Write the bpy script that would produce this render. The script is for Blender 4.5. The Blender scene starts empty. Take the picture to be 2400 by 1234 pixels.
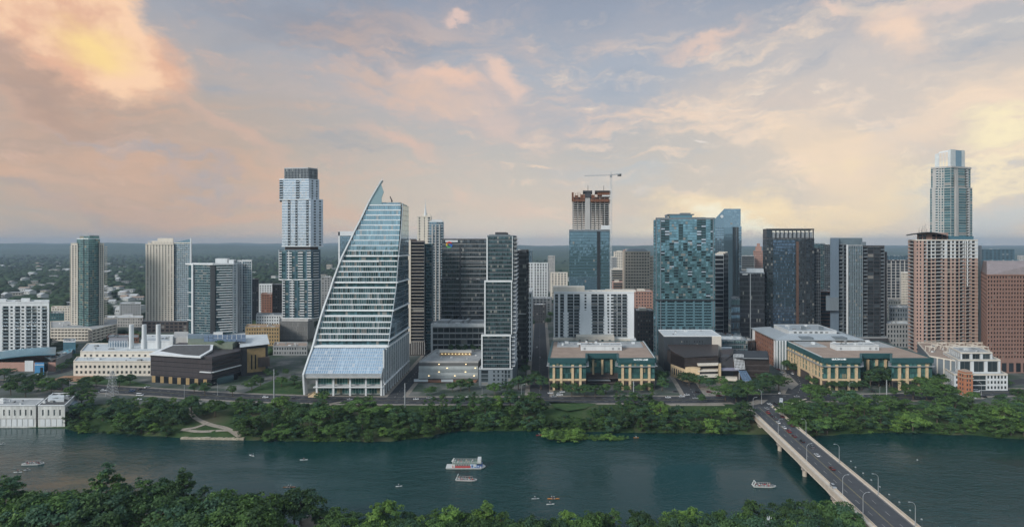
import bpy, math, random
import numpy as np
from mathutils import Vector, Matrix
random.seed(7); np.random.seed(7)
sc = bpy.context.scene
COL = sc.collection
R = math.radians
# ---------------------------------------------------------------- camera
FPX, CXP, HYP, HCAM = 1300.0, 1200.0, 572.0, 128.0      # focal length in photo pixels, optical axis, horizon row, flying height
cam_d = bpy.data.cameras.new('camera'); cam = bpy.data.objects.new('camera', cam_d); COL.objects.link(cam)
cam_d.sensor_width = 36.0; cam_d.lens = 36.0*FPX/2400.0
cam_d.shift_y = -45.0/2400.0
cam_d.clip_start = 1.0; cam_d.clip_end = 60000.0
cam.location = (0, 0, HCAM); cam.rotation_euler = (R(90), 0, 0)
sc.camera = cam
sc.view_settings.view_transform = 'Standard'; sc.view_settings.look = 'None'
sc.view_settings.exposure = 0.0; sc.view_settings.gamma = 1.0
try: sc.view_settings.use_curve_mapping = False
except Exception: pass
sc.render.engine = 'CYCLES'
sc.cycles.max_bounces = 6; sc.cycles.diffuse_bounces = 2; sc.cycles.glossy_bounces = 3
sc.cycles.transparent_max_bounces = 8; sc.cycles.volume_bounces = 0
sc.cycles.use_denoising = True
sc.cycles.caustics_reflective = False; sc.cycles.caustics_refractive = False

def lin(r, g, b):
    f = lambda c: (c/255/12.92) if c/255 <= .04045 else ((c/255+.055)/1.055)**2.4
    return (f(r), f(g), f(b), 1.0)
def pt(px, D): return ((px-CXP)/FPX*D, D)
def zz(py, D): return HCAM-(py-HYP)/FPX*D
def dg(py, z=0.0): return (HCAM-z)*FPX/(py-HYP)
def gp(px, py, z=0.0):
    D = dg(py, z); return ((px-CXP)/FPX*D, D)

# ---------------------------------------------------------------- world and sun
SUN_EL, SUN_AZ = R(26), R(-134)          # azimuth from +Y towards +X: low in the west, behind the left shoulder
w = bpy.data.worlds.new('World'); sc.world = w; w.use_nodes = True
nt = w.node_tree; N = nt.nodes; L = nt.links; N.clear()
def nd(t, **k):
    n = N.new(t)
    for a, b in k.items(): setattr(n, a, b)
    return n
def mth(op, a, b=None, c=None, clamp=False):
    n = nd('ShaderNodeMath', operation=op, use_clamp=clamp)
    for i, v in enumerate((a, b, c)):
        if v is None: continue
        if isinstance(v, (int, float)): n.inputs[i].default_value = v
        else: L.new(v, n.inputs[i])
    return n.outputs[0]
def mixc(fac, a, b):
    n = nd('ShaderNodeMix', data_type='RGBA')
    for i, v in ((0, fac), (6, a), (7, b)):
        if isinstance(v, (int, float)): n.inputs[i].default_value = v
        elif isinstance(v, tuple): n.inputs[i].default_value = v
        else: L.new(v, n.inputs[i])
    return n.outputs[2]
def smooth(v, a, b, lo=0.0, hi=1.0):
    n = nd('ShaderNodeMapRange', interpolation_type='SMOOTHSTEP')
    L.new(v, n.inputs[0]); n.inputs[1].default_value = a; n.inputs[2].default_value = b
    n.inputs[3].default_value = lo; n.inputs[4].default_value = hi
    return n.outputs[0]
tc = nd('ShaderNodeTexCoord')
sep = nd('ShaderNodeSeparateXYZ'); L.new(tc.outputs['Generated'], sep.inputs[0])
az = mth('ARCTAN2', sep.outputs[0], sep.outputs[1])
el = mth('ARCSINE', sep.outputs[2])
ael = nd('ShaderNodeCombineXYZ'); L.new(az, ael.inputs[0]); L.new(el, ael.inputs[1])
def noise(vec, scale, detail=5, rough=.55, dist=0.0):
    n = nd('ShaderNodeTexNoise'); n.inputs['Scale'].default_value = scale
    n.inputs['Detail'].default_value = detail; n.inputs['Roughness'].default_value = rough
    n.inputs['Distortion'].default_value = dist
    L.new(vec, n.inputs['Vector']); return n
def mapping(vec, loc=(0,0,0), rot=0.0, scale=(1,1,1), vt='POINT'):
    n = nd('ShaderNodeMapping', vector_type=vt); L.new(vec, n.inputs[0])
    n.inputs[1].default_value = loc; n.inputs[2].default_value = (0, 0, rot); n.inputs[3].default_value = scale
    return n.outputs[0]
# warped coordinates so that every cloud bank has a ragged edge
w1 = noise(mapping(ael.outputs[0], scale=(1, 1.6, 1)), 5.0, 7, .62)
off = nd('ShaderNodeVectorMath', operation='SUBTRACT'); L.new(w1.outputs['Color'], off.inputs[0]); off.inputs[1].default_value = (.5, .5, .5)
offs = nd('ShaderNodeVectorMath', operation='SCALE'); L.new(off.outputs[0], offs.inputs[0]); offs.inputs['Scale'].default_value = 0.30
wv = nd('ShaderNodeVectorMath', operation='ADD'); L.new(ael.outputs[0], wv.inputs[0]); L.new(offs.outputs[0], wv.inputs[1])
def pe(px, py):
    a = math.atan((px-CXP)/FPX); return a, math.atan((HYP-py)/FPX*math.cos(a))
def blob(cx, cy, sx, sy, rot=0.0, soft=1.0, vec=None):
    """a cloud bank: centre and half sizes given by where it stands in the sky; returns 0..1"""
    a, e = pe(cx, cy)
    m = mapping(vec or wv.outputs[0], (a, e, 0), R(rot), (sx/FPX, sy/FPX, 1), 'TEXTURE')
    ln = nd('ShaderNodeVectorMath', operation='LENGTH'); L.new(m, ln.inputs[0])
    return smooth(ln.outputs['Value'], 1.0, max(0.0, 1.0-soft), 0.0, 1.0)
def ramp(v, stops):
    n = nd('ShaderNodeValToRGB'); L.new(v, n.inputs[0]); c = n.color_ramp
    c.elements[0].position = stops[0][0]; c.elements[0].color = stops[0][1]
    c.elements[1].position = stops[-1][0]; c.elements[1].color = stops[-1][1]
    for p, col in stops[1:-1]:
        x = c.elements.new(p); x.color = col
    return n.outputs[0]
eln = mth('MULTIPLY', el, 1.0/0.8)
base = ramp(eln, [(0.0, lin(226,214,200)), (.08, lin(212,198,184)), (.2, lin(196,190,184)), (.36, lin(174,181,190)), (.52, lin(150,160,176)), (1.0, lin(186,203,220))])
front = smooth(sep.outputs[1], -.35, .35)          # away from the sunset the deck is thinner and bluer
col = mixc(front, ramp(eln, [(0.0, lin(190,198,204)), (.25, lin(176,194,208)), (1.0, lin(190,210,226))]), base)
# thin high veil, brownish in the west, cream in the east (the side of the sunset glow)
veil_w = mth('MULTIPLY', mth('MULTIPLY', smooth(az, .0, -.62), smooth(el, .44, .16)), front)
col = mixc(mth('MULTIPLY', veil_w, .78), col, lin(186,163,147))
veil_e = mth('MULTIPLY', mth('MULTIPLY', smooth(az, .12, .55), smooth(el, .42, .12)), front)
col = mixc(mth('MULTIPLY', veil_e, .72), col, lin(222,206,190))
# broad banks
col = mixc(mth('MULTIPLY', blob(170, 330, 420, 200, -20, .9), .65), col, lin(190,160,145))
col = mixc(mth('MULTIPLY', blob(760, 30, 420, 110, -6, .9), .75), col, lin(148,154,166))
col = mixc(mth('MULTIPLY', blob(420, 390, 480, 26, -24, 1.0), .8), col, lin(172,170,175))
col = mixc(mth('MULTIPLY', blob(120, 470, 260, 30, -14, 1.0), .5), col, lin(170,162,164))
col = mixc(mth('MULTIPLY', blob(1030, 235, 420, 90, -12, 1.0), .62), col, lin(206,186,180))
col = mixc(mth('MULTIPLY', blob(2020, 230, 480, 190, -14, 1.0), .45), col, lin(222,204,192))
col = mixc(mth('MULTIPLY', blob(1450, 170, 330, 160, 30, 1.0), .6), col, lin(172,180,192))
# streaks: fractal noise pulled out along the wind
wmild = nd('ShaderNodeVectorMath', operation='SCALE'); L.new(off.outputs[0], wmild.inputs[0]); wmild.inputs['Scale'].default_value = 0.10
wm_ = nd('ShaderNodeVectorMath', operation='ADD'); L.new(ael.outputs[0], wm_.inputs[0]); L.new(wmild.outputs[0], wm_.inputs[1])
fade = mth('MULTIPLY', smooth(mth('ABSOLUTE', az), 2.7, 1.4), mth('MULTIPLY_ADD', front, .75, .25))
s1 = noise(mapping(wm_.outputs[0], (.31, .17, 0), R(24), (2.6, 10.5, 1)), 1.0, 8, .62, .25)
s2 = noise(mapping(wm_.outputs[0], (1.3, 2.1, 0), R(-16), (3.4, 11, 1)), 1.1, 8, .64, .35)
s3 = noise(mapping(wm_.outputs[0], (4.3, 3.1, 0), R(10), (6, 16, 1)), 1.6, 7, .65, .3)
west = smooth(az, .12, -.2); east = smooth(az, -.12, .2)
f1 = mth('MULTIPLY', smooth(s1.outputs[0], .47, .66), mth('MULTIPLY_ADD', west, .75, .25))
f2 = mth('MULTIPLY', smooth(s2.outputs[0], .48, .68), mth('MULTIPLY_ADD', east, .8, .2))
f3 = smooth(s3.outputs[0], .52, .70)
low = mth('MULTIPLY', mth('MULTIPLY_ADD', smooth(el, .46, .22), .8, .2), fade)
col = mixc(mth('MULTIPLY', mth('MULTIPLY', f1, .80), low), col, mixc(smooth(az, -.5, .1), lin(216,174,150), lin(236,202,182)))
col = mixc(mth('MULTIPLY', mth('MULTIPLY', f2, .85), low), col, mixc(smooth(az, -.1, .5), lin(228,194,178), lin(249,220,194)))
col = mixc(mth('MULTIPLY', mth('MULTIPLY', f3, .52), low), col, mixc(smooth(az, -.4, .4), lin(216,180,164), lin(248,222,200)))
s4 = noise(mapping(wm_.outputs[0], (9.1, 5.3, 0), R(14), (9, 30, 1)), 1.8, 9, .72, .2)
f4 = mth('MULTIPLY', smooth(s4.outputs[0], .54, .70), smooth(s3.outputs[0], .42, .58))
col = mixc(mth('MULTIPLY', mth('MULTIPLY', f4, .45), low), col, mixc(smooth(az, -.4, .4), lin(226,190,168), lin(254,232,208)))
g1 = smooth(s1.outputs[0], .46, .30); g2 = smooth(s2.outputs[0], .46, .30)
gap = mixc(smooth(el, .05, .3), mixc(smooth(az, -.3, .3), lin(172,170,168), lin(202,206,206)), lin(158,170,184))
col = mixc(mth('MULTIPLY', mth('MULTIPLY', g1, .7), mth('MULTIPLY', west, fade)), col, gap)
col = mixc(mth('MULTIPLY', mth('MULTIPLY', g2, .6), mth('MULTIPLY', east, fade)), col, gap)
we = nd('ShaderNodeVectorMath', operation='SCALE'); L.new(off.outputs[0], we.inputs[0]); we.inputs['Scale'].default_value = 0.18
wve = nd('ShaderNodeVectorMath', operation='ADD'); L.new(ael.outputs[0], wve.inputs[0]); L.new(we.outputs[0], wve.inputs[1])
# lit cloud edges
for cx, cy, sx, sy, ro, am, c in (
    (1040, 190, 120, 26, -18, .75, (236,196,176)), (1175, 195, 75, 30, -42, .8, (234,200,184)), (1060, 8, 34, 14, -10, .8, (226,196,186)),
    (930, 345, 130, 26, -14, .55, (228,188,170)), (1170, 280, 70, 30, -25, .45, (224,196,184)), (560, 320, 190, 22, -27, .5, (216,178,160)),
    (1660, 82, 110, 18, 3, .7, (232,200,184)), (1830, 72, 36, 8, 0, .6, (228,204,190)), (2110, 95, 80, 50, -40, .75, (246,212,188)), (1935, 40, 60, 12, -20, .6, (240,208,190)),
    (2290, 25, 160, 24, -8, .55, (232,206,194)), (1640, 322, 30, 5, 4, .7, (238,226,216)), (1960, 380, 150, 60, -32, .55, (249,218,186)), (2200, 290, 260, 46, 22, .5, (250,220,192)),
    (1270, 405, 40, 8, 0, .6, (240,210,186)), (1540, 370, 90, 10, 8, .5, (244,214,190)), (60, 235, 130, 26, -20, .55, (214,172,150)), (330, 470, 260, 20, 6, .5, (206,170,152)), (700, 470, 200, 16, -8, .45, (212,178,160))):
    col = mixc(mth('MULTIPLY', blob(cx, cy, sx*1.2, sy*1.35, ro, .9, wve.outputs[0]), min(1, am*1.15)), col, lin(*c))
# glow low in the east and the big bright cumulus high in the west
col = mixc(mth('MULTIPLY', blob(1790, 500, 480, 80, 6, 1.0), .95), col, lin(255,226,184))
col = mixc(mth('MULTIPLY', blob(1760, 540, 330, 46, 0, 1.0), .95), col, lin(255,247,222))
col = mixc(mth('MULTIPLY', blob(2330, 490, 190, 66, 0, .9), .78), col, lin(204,208,208))
col = mixc(mth('MULTIPLY', blob(2410, 325, 110, 50, 10, 1.0), .9), col, lin(255,236,194))
col = mixc(mth('MULTIPLY', blob(2320, 410, 150, 24, 4, 1.0), .85), col, lin(253,232,196))
col = mixc(mth('MULTIPLY', blob(80, 175, 260, 75, -18, 1.0), .65), col, lin(176,148,136))
ws2 = nd('ShaderNodeVectorMath', operation='SCALE'); L.new(off.outputs[0], ws2.inputs[0]); ws2.inputs['Scale'].default_value = 0.15
wv2 = nd('ShaderNodeVectorMath', operation='ADD'); L.new(ael.outputs[0], wv2.inputs[0]); L.new(ws2.outputs[0], wv2.inputs[1])
cum = blob(120, 18, 300, 108, -25, .32, wv2.outputs[0])
cum2 = blob(300, 92, 115, 70, -15, .5, wv2.outputs[0])
cumf = mth('MAXIMUM', cum, cum2)
w3 = noise(mapping(ael.outputs[0], scale=(1, 1.3, 1)), 14.0, 6, .6)
ccol = mixc(smooth(w3.outputs[0], .38, .64), lin(232,178,150), lin(255,208,172))
col = mixc(mth('MULTIPLY', cumf, .96), col, ccol)
col = mixc(mth('MULTIPLY', blob(222, 95, 105, 62, -10, 1.0, wv2.outputs[0]), .95), col, lin(255,217,145))
skyt = nd('ShaderNodeTexSky'); skyt.sky_type = 'NISHITA'; skyt.sun_disc = False
skyt.sun_elevation = SUN_EL; skyt.sun_rotation = SUN_AZ
bg = nd('ShaderNodeBackground'); bg.inputs['Strength'].default_value = 0.1
# the cloud deck covers most of the clear-sky blue
hs = nd('ShaderNodeHueSaturation'); hs.inputs['Saturation'].default_value = .94; hs.inputs['Hue'].default_value = .506; L.new(col, hs.inputs['Color'])
bc_ = nd('ShaderNodeBrightContrast'); bc_.inputs['Contrast'].default_value = .09; bc_.inputs['Bright'].default_value = .012; L.new(hs.outputs[0], bc_.inputs[0]); col = bc_.outputs[0]
sc10 = nd('ShaderNodeVectorMath', operation='SCALE'); L.new(col, sc10.inputs[0]); sc10.inputs['Scale'].default_value = 10.0
deck = mixc(0.93, skyt.outputs[0], sc10.outputs[0])
L.new(deck, bg.inputs['Color'])
ow = nd('ShaderNodeOutputWorld'); L.new(bg.outputs[0], ow.inputs[0])

sun_d = bpy.data.lights.new('sun', 'SUN'); sun = bpy.data.objects.new('sun', sun_d); COL.objects.link(sun)
sun_d.energy = 2.9; sun_d.angle = R(16); sun_d.color = (1.0, .965, .92)
sd = Vector((math.cos(SUN_EL)*math.sin(SUN_AZ), math.cos(SUN_EL)*math.cos(SUN_AZ), math.sin(SUN_EL)))
sun.rotation_euler = sd.to_track_quat('Z', 'Y').to_euler()
sun.location = (0, 0, 600)
w.cycles.sampling_method = 'MANUAL'; w.cycles.sample_map_resolution = 512
# ---------------------------------------------------------------- materials
MATS = {}
def mat(name, col, rough=.7, metal=0.0, var=.12, scale=.25, spec=.4, rnd=0.0, streak=False, emit=None):
    """procedural surface: two noise scales of tone and wear over a base colour; rnd = tone change from piece to piece"""
    if name in MATS: return MATS[name]
    m = bpy.data.materials.new(name); m.use_nodes = True; MATS[name] = m
    n = m.node_tree.nodes; l = m.node_tree.links; b = n['Principled BSDF']
    b.inputs['Roughness'].default_value = rough; b.inputs['Metallic'].default_value = metal
    b.inputs['Specular IOR Level'].default_value = spec
    c = col if len(col) == 4 else (*col, 1)
    tcn = n.new('ShaderNodeTexCoord'); mp = n.new('ShaderNodeMapping'); l.new(tcn.outputs['Object'], mp.inputs[0])
    mp.inputs[3].default_value = (1, 1, .18) if streak else (1, 1, 1)
    nz = n.new('ShaderNodeTexNoise'); nz.inputs['Scale'].default_value = scale; nz.inputs['Detail'].default_value = 5; nz.inputs['Roughness'].default_value = .65
    l.new(mp.outputs[0], nz.inputs['Vector'])
    mr = n.new('ShaderNodeMapRange'); l.new(nz.outputs[0], mr.inputs[0])
    mr.inputs[1].default_value = .3; mr.inputs[2].default_value = .7; mr.inputs[3].default_value = 1-var; mr.inputs[4].default_value = 1+var
    fac = mr.outputs[0]
    if rnd:
        gi = n.new('ShaderNodeNewGeometry'); oi = n.new('ShaderNodeObjectInfo')
        ad = n.new('ShaderNodeMath'); ad.operation = 'ADD'; l.new(gi.outputs['Random Per Island'], ad.inputs[0]); l.new(oi.outputs['Random'], ad.inputs[1])
        fr = n.new('ShaderNodeMath'); fr.operation = 'FRACT'; l.new(ad.outputs[0], fr.inputs[0])
        m2 = n.new('ShaderNodeMapRange'); l.new(fr.outputs[0], m2.inputs[0]); m2.inputs[3].default_value = 1-rnd; m2.inputs[4].default_value = 1+rnd
        mu = n.new('ShaderNodeMath'); mu.operation = 'MULTIPLY'; l.new(fac, mu.inputs[0]); l.new(m2.outputs[0], mu.inputs[1]); fac = mu.outputs[0]
    vm = n.new('ShaderNodeVectorMath'); vm.operation = 'SCALE'; vm.inputs[0].default_value = c[:3]; l.new(fac, vm.inputs['Scale'])
    l.new(vm.outputs[0], b.inputs['Base Color'])
    if emit:
        b.inputs['Emission Color'].default_value = (*emit[:3], 1); b.inputs['Emission Strength'].default_value = emit[3]
    return m
def glass(name, col, metal=.75, rough=.06, rnd=.35, blind=.12, bcol=(.30, .30, .28), dark=.25):
    """coated facade glass: tinted mirror; some panes with drawn blinds, some open to a dark room"""
    if name in MATS: return MATS[name]
    m = bpy.data.materials.new(name); m.use_nodes = True; MATS[name] = m
    n = m.node_tree.nodes; l = m.node_tree.links; b = n['Principled BSDF']
    b.inputs['Roughness'].default_value = rough
    gi = n.new('ShaderNodeNewGeometry'); oi = n.new('ShaderNodeObjectInfo')
    ad = n.new('ShaderNodeMath'); ad.operation = 'ADD'; l.new(gi.outputs['Random Per Island'], ad.inputs[0]); l.new(oi.outputs['Random'], ad.inputs[1])
    fr = n.new('ShaderNodeMath'); fr.operation = 'FRACT'; l.new(ad.outputs[0], fr.inputs[0])
    m2 = n.new('ShaderNodeMapRange'); l.new(fr.outputs[0], m2.inputs[0]); m2.inputs[3].default_value = 1-rnd; m2.inputs[4].default_value = 1+rnd
    vm = n.new('ShaderNodeVectorMath'); vm.operation = 'SCALE'; vm.inputs[0].default_value = col[:3]; l.new(m2.outputs[0], vm.inputs['Scale'])
    wn = n.new('ShaderNodeTexWhiteNoise'); wn.noise_dimensions = '1D'; l.new(fr.outputs[0], wn.inputs['W'])
    gt = n.new('ShaderNodeMath'); gt.operation = 'LESS_THAN'; l.new(wn.outputs['Value'], gt.inputs[0]); gt.inputs[1].default_value = blind
    mx = n.new('ShaderNodeMix'); mx.data_type = 'RGBA'; l.new(gt.outputs[0], mx.inputs[0]); l.new(vm.outputs[0], mx.inputs[6]); mx.inputs[7].default_value = (*bcol, 1)
    l.new(mx.outputs[2], b.inputs['Base Color'])
    g2 = n.new('ShaderNodeMath'); g2.operation = 'GREATER_THAN'; l.new(wn.outputs['Value'], g2.inputs[0]); g2.inputs[1].default_value = 1-dark
    mt = n.new('ShaderNodeMath'); mt.operation = 'MULTIPLY_ADD'; l.new(g2.outputs[0], mt.inputs[0]); mt.inputs[1].default_value = -.3*metal; mt.inputs[2].default_value = metal
    mb = n.new('ShaderNodeMath'); mb.operation = 'MULTIPLY_ADD'; l.new(gt.outputs[0], mb.inputs[0]); mb.inputs[1].default_value = -.6*metal; l.new(mt.outputs[0], mb.inputs[2])
    l.new(mb.outputs[0], b.inputs['Metallic'])
    return m
# ---------------------------------------------------------------- mesh building
class MB:
    def __init__(s): s.v = []; s.f = []; s.mi = []
    def quad(s, a, b, c, d, m=0):
        k = len(s.v); s.v += [a, b, c, d]; s.f.append((k, k+1, k+2, k+3)); s.mi.append(m)
    def poly(s, pts, m=0):
        k = len(s.v); s.v += pts; s.f.append(tuple(range(k, k+len(pts)))); s.mi.append(m)
    def prism(s, fp, z0, z1, m=0, top=True, bot=False, mt=None):
        n = len(fp)
        k = len(s.v); s.v += [(x, y, z0) for x, y in fp]+[(x, y, z1) for x, y in fp]
        for i in range(n):
            j = (i+1) % n; s.f.append((k+i, k+j, k+n+j, k+n+i)); s.mi.append(m)
        if top: s.f.append(tuple(range(k+n, k+2*n))); s.mi.append(m if mt is None else mt)
        if bot: s.f.append(tuple(range(k+n-1, k-1, -1))); s.mi.append(m)
    def box(s, x0, x1, y0, y1, z0, z1, m=0, bot=True):
        s.prism([(x0, y0), (x1, y0), (x1, y1), (x0, y1)], z0, z1, m, True, bot)
    def strip(s, A, B, z0, z1, out, inn=0.0, m=0, e=0.0):
        """bar along the plan edge A-B, proud of it by out and sunk by inn"""
        d = (Vector(B)-Vector(A)).normalized(); n = Vector((d.y, -d.x))
        a = Vector(A)-d*e; b = Vector(B)+d*e
        p = [a+n*out, b+n*out, b-n*inn, a-n*inn]
        s.prism([tuple(q) for q in p], z0, z1, m, True, True)
    def hexa(s, bot4, top4, m=0):
        k = len(s.v); s.v += list(bot4)+list(top4)
        for q in ((0,1,5,4),(1,2,6,5),(2,3,7,6),(3,0,4,7),(4,5,6,7),(3,2,1,0)):
            s.f.append(tuple(k+i for i in q)); s.mi.append(m)
    def tube(s, p, q, r, r2=None, n=6, m=0, cap=True):
        p = Vector(p); q = Vector(q); r2 = r if r2 is None else r2
        d = (q-p).normalized(); u = d.orthogonal().normalized(); v = d.cross(u)
        k = len(s.v)
        for c, rr in ((p, r), (q, r2)):
            for i in range(n):
                a = 2*math.pi*i/n; s.v.append(tuple(c+(u*math.cos(a)+v*math.sin(a))*rr))
        for i in range(n):
            j = (i+1) % n; s.f.append((k+i, k+j, k+n+j, k+n+i)); s.mi.append(m)
        if cap:
            s.f.append(tuple(range(k+n, k+2*n))); s.mi.append(m)
            s.f.append(tuple(range(k+n-1, k-1, -1))); s.mi.append(m)
    def mesh(s, name, mats, org=(0, 0, 0), smooth_=False):
        me = bpy.data.meshes.new(name)
        v = np.array(s.v, dtype=np.float64).reshape(-1, 3)-np.array(org, dtype=np.float64)
        me.from_pydata(v.tolist(), [], s.f)
        ms = mats if isinstance(mats, (list, tuple)) else [mats]
        for m in ms: me.materials.append(m)
        if len(ms) > 1: me.polygons.foreach_set('material_index', np.array(s.mi, dtype=np.int32))
        if smooth_: me.polygons.foreach_set('use_smooth', np.ones(len(s.f), dtype=bool))
        me.update(); return me
    def build(s, name, mats, root=None, kind=None, org=None, smooth_=False, label=None):
        if not s.f: return None
        top = root
        while top is not None and top.parent is not None: top = top.parent
        o3 = tuple(top.location) if top is not None else (org or (0, 0, 0))
        o = bpy.data.objects.new(name, s.mesh(name, mats, o3, smooth_)); COL.objects.link(o)
        if root is not None: o.parent = root
        elif org: o.location = org
        if kind: o['kind'] = kind
        if label: o['label'] = label
        return o
def thing(name, label, cat, loc=(0, 0, 0), group=None, rz=0.0):
    o = bpy.data.objects.new(name, None); COL.objects.link(o); o.empty_display_size = .5
    o.location = loc; o.rotation_euler = (0, 0, rz); o['label'] = label; o['category'] = cat
    if group: o['group'] = group
    return o
def tag(o, label, cat, group=None):
    o['label'] = label; o['category'] = cat
    if group: o['group'] = group
    return o
def inst(name, me, loc, parent=None, rz=0.0, sc_=None, mat_=None):
    """one more object sharing mesh data; loc is in the parent's frame"""
    o = bpy.data.objects.new(name, me); COL.objects.link(o)
    o.location = loc; o.rotation_euler = (0, 0, rz)
    if sc_: o.scale = sc_
    if parent is not None: o.parent = parent
    return o
def dup(root, loc, rz=0.0, label=None, group=None, s=None):
    r = root.copy(); COL.objects.link(r); r.location = loc; r.rotation_euler = (0, 0, rz)
    if s: r.scale = (s, s, s) if isinstance(s, (int, float)) else s
    if label: r['label'] = label
    if group: r['group'] = group
    for ch in list(root.children):
        c = ch.copy(); COL.objects.link(c); c.parent = r
        for g in list(ch.children):
            d = g.copy(); COL.objects.link(d); d.parent = c
    return r
# ---------------------------------------------------------------- facades
SK = .116            # the streets run slightly to the right as they go away from the river
def lerp(A, B, t): return (A[0]+(B[0]-A[0])*t, A[1]+(B[1]-A[1])*t)
def foot(x0, x1, D, depth, sk=None, D1=None, keep=False):
    """plan of a block: front-left, front-right, back-right, back-left; the outer blocks are turned towards the lake"""
    l, r_ = (x0-1200)/1300, (x1-1200)/1300
    if not keep:
        if x0 > 1690: sk = l-.012
        elif x1 < 800: sk = r_+.02
    if sk is None: sk = SK
    a = pt(x0, D); b = pt(x1, D1 or D)
    return [a, b, (b[0]+sk*depth, b[1]+depth), (a[0]+sk*depth, a[1]+depth)]
def facade(root, A, B, z0, z1, nf, cols, W, G, sill=.28, head=.86, rec=.4, indiv=False, balc=None, bal_out=.9, name='window', Gm=None):
    """wall with real openings. cols: (weight, kind): 0 wall, 1 window, 2 recessed balcony, 3 window tall. W, G: MBs for wall and glass"""
    A = Vector(A); B = Vector(B); ln = (B-A).length; d = (B-A)/ln; n = Vector((d.y, -d.x))
    tot = sum(c[0] for c in cols); fh = (z1-z0)/nf; x = 0.0
    P = lambda t, z, q=0.0: (A.x+d.x*t-n.x*q, A.y+d.y*t-n.y*q, z)
    cache = {}
    for wgt, k in cols:
        a = x; b = x+wgt/tot*ln; x = b
        if k == 0: W.quad(P(a, z0), P(b, z0), P(b, z1), P(a, z1)); continue
        s_, h_, r_ = (sill, head, rec) if k == 1 else ((.06, .90, 1.5) if k == 2 else (.08, .92, rec))
        zb = z0
        for i in range(nf):
            zs = z0+(i+s_)*fh; zh = z0+(i+h_)*fh
            W.quad(P(a, zb), P(b, zb), P(b, zs), P(a, zs)); zb = zh
            W.quad(P(a, zs), P(b, zs), P(b, zs, r_), P(a, zs, r_)); W.quad(P(a, zh, r_), P(b, zh, r_), P(b, zh), P(a, zh))
            W.quad(P(a, zs), P(a, zs, r_), P(a, zh, r_), P(a, zh)); W.quad(P(b, zs, r_), P(b, zs), P(b, zh), P(b, zh, r_))
            if indiv:
                key = (round(b-a, 2), round(zh-zs, 2))
                if key not in cache:
                    q = MB(); wd = (b-a)/2; hh = zh-zs
                    q.quad((-wd, 0, 0), (wd, 0, 0), (wd, 0, hh), (-wd, 0, hh)); fr = .09
                    q.box(-wd, wd, -.06, 0, 0, fr, 1); q.box(-wd, -wd+fr, -.06, 0, fr, hh, 1); q.box(wd-fr, wd, -.06, 0, fr, hh, 1)
                    if wd > 1.1: q.box(-.05, .05, -.06, 0, fr, hh, 1)
                    cache[key] = q.mesh(name, [Gm, MATS['window_frame']])
                p = P((a+b)/2, zs, r_)
                inst(name, cache[key], (p[0]-root.location.x, p[1]-root.location.y, p[2]-root.location.z), root, math.atan2(d.y, d.x))
            else:
                e = [random.uniform(-.015, .015) for _ in range(4)]
                G.quad(P(a, zs, r_+e[0]), P(b, zs, r_+e[1]), P(b, zh, r_+e[2]), P(a, zh, r_+e[3]))
            if k == 2 and balc is not None:
                q = [P(a, 0, -bal_out)[:2], P(b, 0, -bal_out)[:2], P(b, 0, .3)[:2], P(a, 0, .3)[:2]]
                balc.prism(q, z0+i*fh-.12, z0+i*fh+.12, 0, True, True)
                q = [P(a, 0, -bal_out)[:2], P(b, 0, -bal_out)[:2], P(b, 0, -bal_out+.07)[:2], P(a, 0, -bal_out+.07)[:2]]
                balc.prism(q, z0+i*fh+.12, z0+i*fh+1.15, 1)
        W.quad(P(a, zb), P(b, zb), P(b, z1), P(a, z1))
def curtain(root, A, B, z0, z1, nf, nb, G, FR, band=None, spand=.28, bout=.18, mull=.12, mout=.15, tilt=.02, bfr=.12, zig=0.0):
    """glass curtain wall: panes, spandrels, mullions; band: material of proud floor bands built one by one"""
    A = Vector(A); B = Vector(B); ln = (B-A).length; d = (B-A)/ln; n = Vector((d.y, -d.x)); fh = (z1-z0)/nf
    P = lambda t, z, q=0.0: (A.x+d.x*t-n.x*q, A.y+d.y*t-n.y*q, z)
    for i in range(nf):
        zb = z0+i*fh; zs = zb+spand*fh; zt = zb+fh
        for j in range(nb):
            a = ln*j/nb; b = ln*(j+1)/nb
            e = [random.uniform(-tilt, tilt) for _ in range(4)]
            G.quad(P(a, zs, e[0]), P(b, zs, e[1]), P(b, zt, e[2]), P(a, zt, e[3]))
            if spand > 0: G.quad(P(a, zb, -.01), P(b, zb, -.01), P(b, zs, -.01), P(a, zs, -.01), 1)
        if band is None and bout > 0 and FR is not None: FR.strip(A, B, zb-bfr, zb+bfr, bout, 0.0)
    if mull > 0 and FR is not None:
        for j in range(nb+1):
            c = P(ln*j/nb, 0)[:2]; h = mull/2
            a_ = (c[0]-d.x*h, c[1]-d.y*h); b_ = (c[0]+d.x*h, c[1]+d.y*h); FR.strip(a_, b_, z0, z1, mout, 0.0)
    if band is not None:
        q = MB(); q.strip((0, 0), (ln, 0), -bfr, bfr, bout, .1); me = q.mesh('floor_band', band)
        for i in range(nf+1):
            p = P(0, z0+i*fh)
            inst('floor_band', me, (p[0]-root.location.x, p[1]-root.location.y, p[2]-root.location.z), root, math.atan2(d.y, d.x))
ROOF_UNIT = []
for m_, sh in (('roof_unit_metal', (.50, .52, .52)), ('roof_unit_grey', (.25, .26, .26)), ('roof_unit_white', (.66, .67, .66))):
    q_ = MB(); q_.box(-.5, .5, -.5, .5, 0, 1); q_.box(-.56, .56, -.56, .56, .92, 1.04); q_.box(-.3, .3, -.3, .3, 1.04, 1.2); ROOF_UNIT.append(q_.mesh('roof_unit', mat(m_, sh, .6)))
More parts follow.
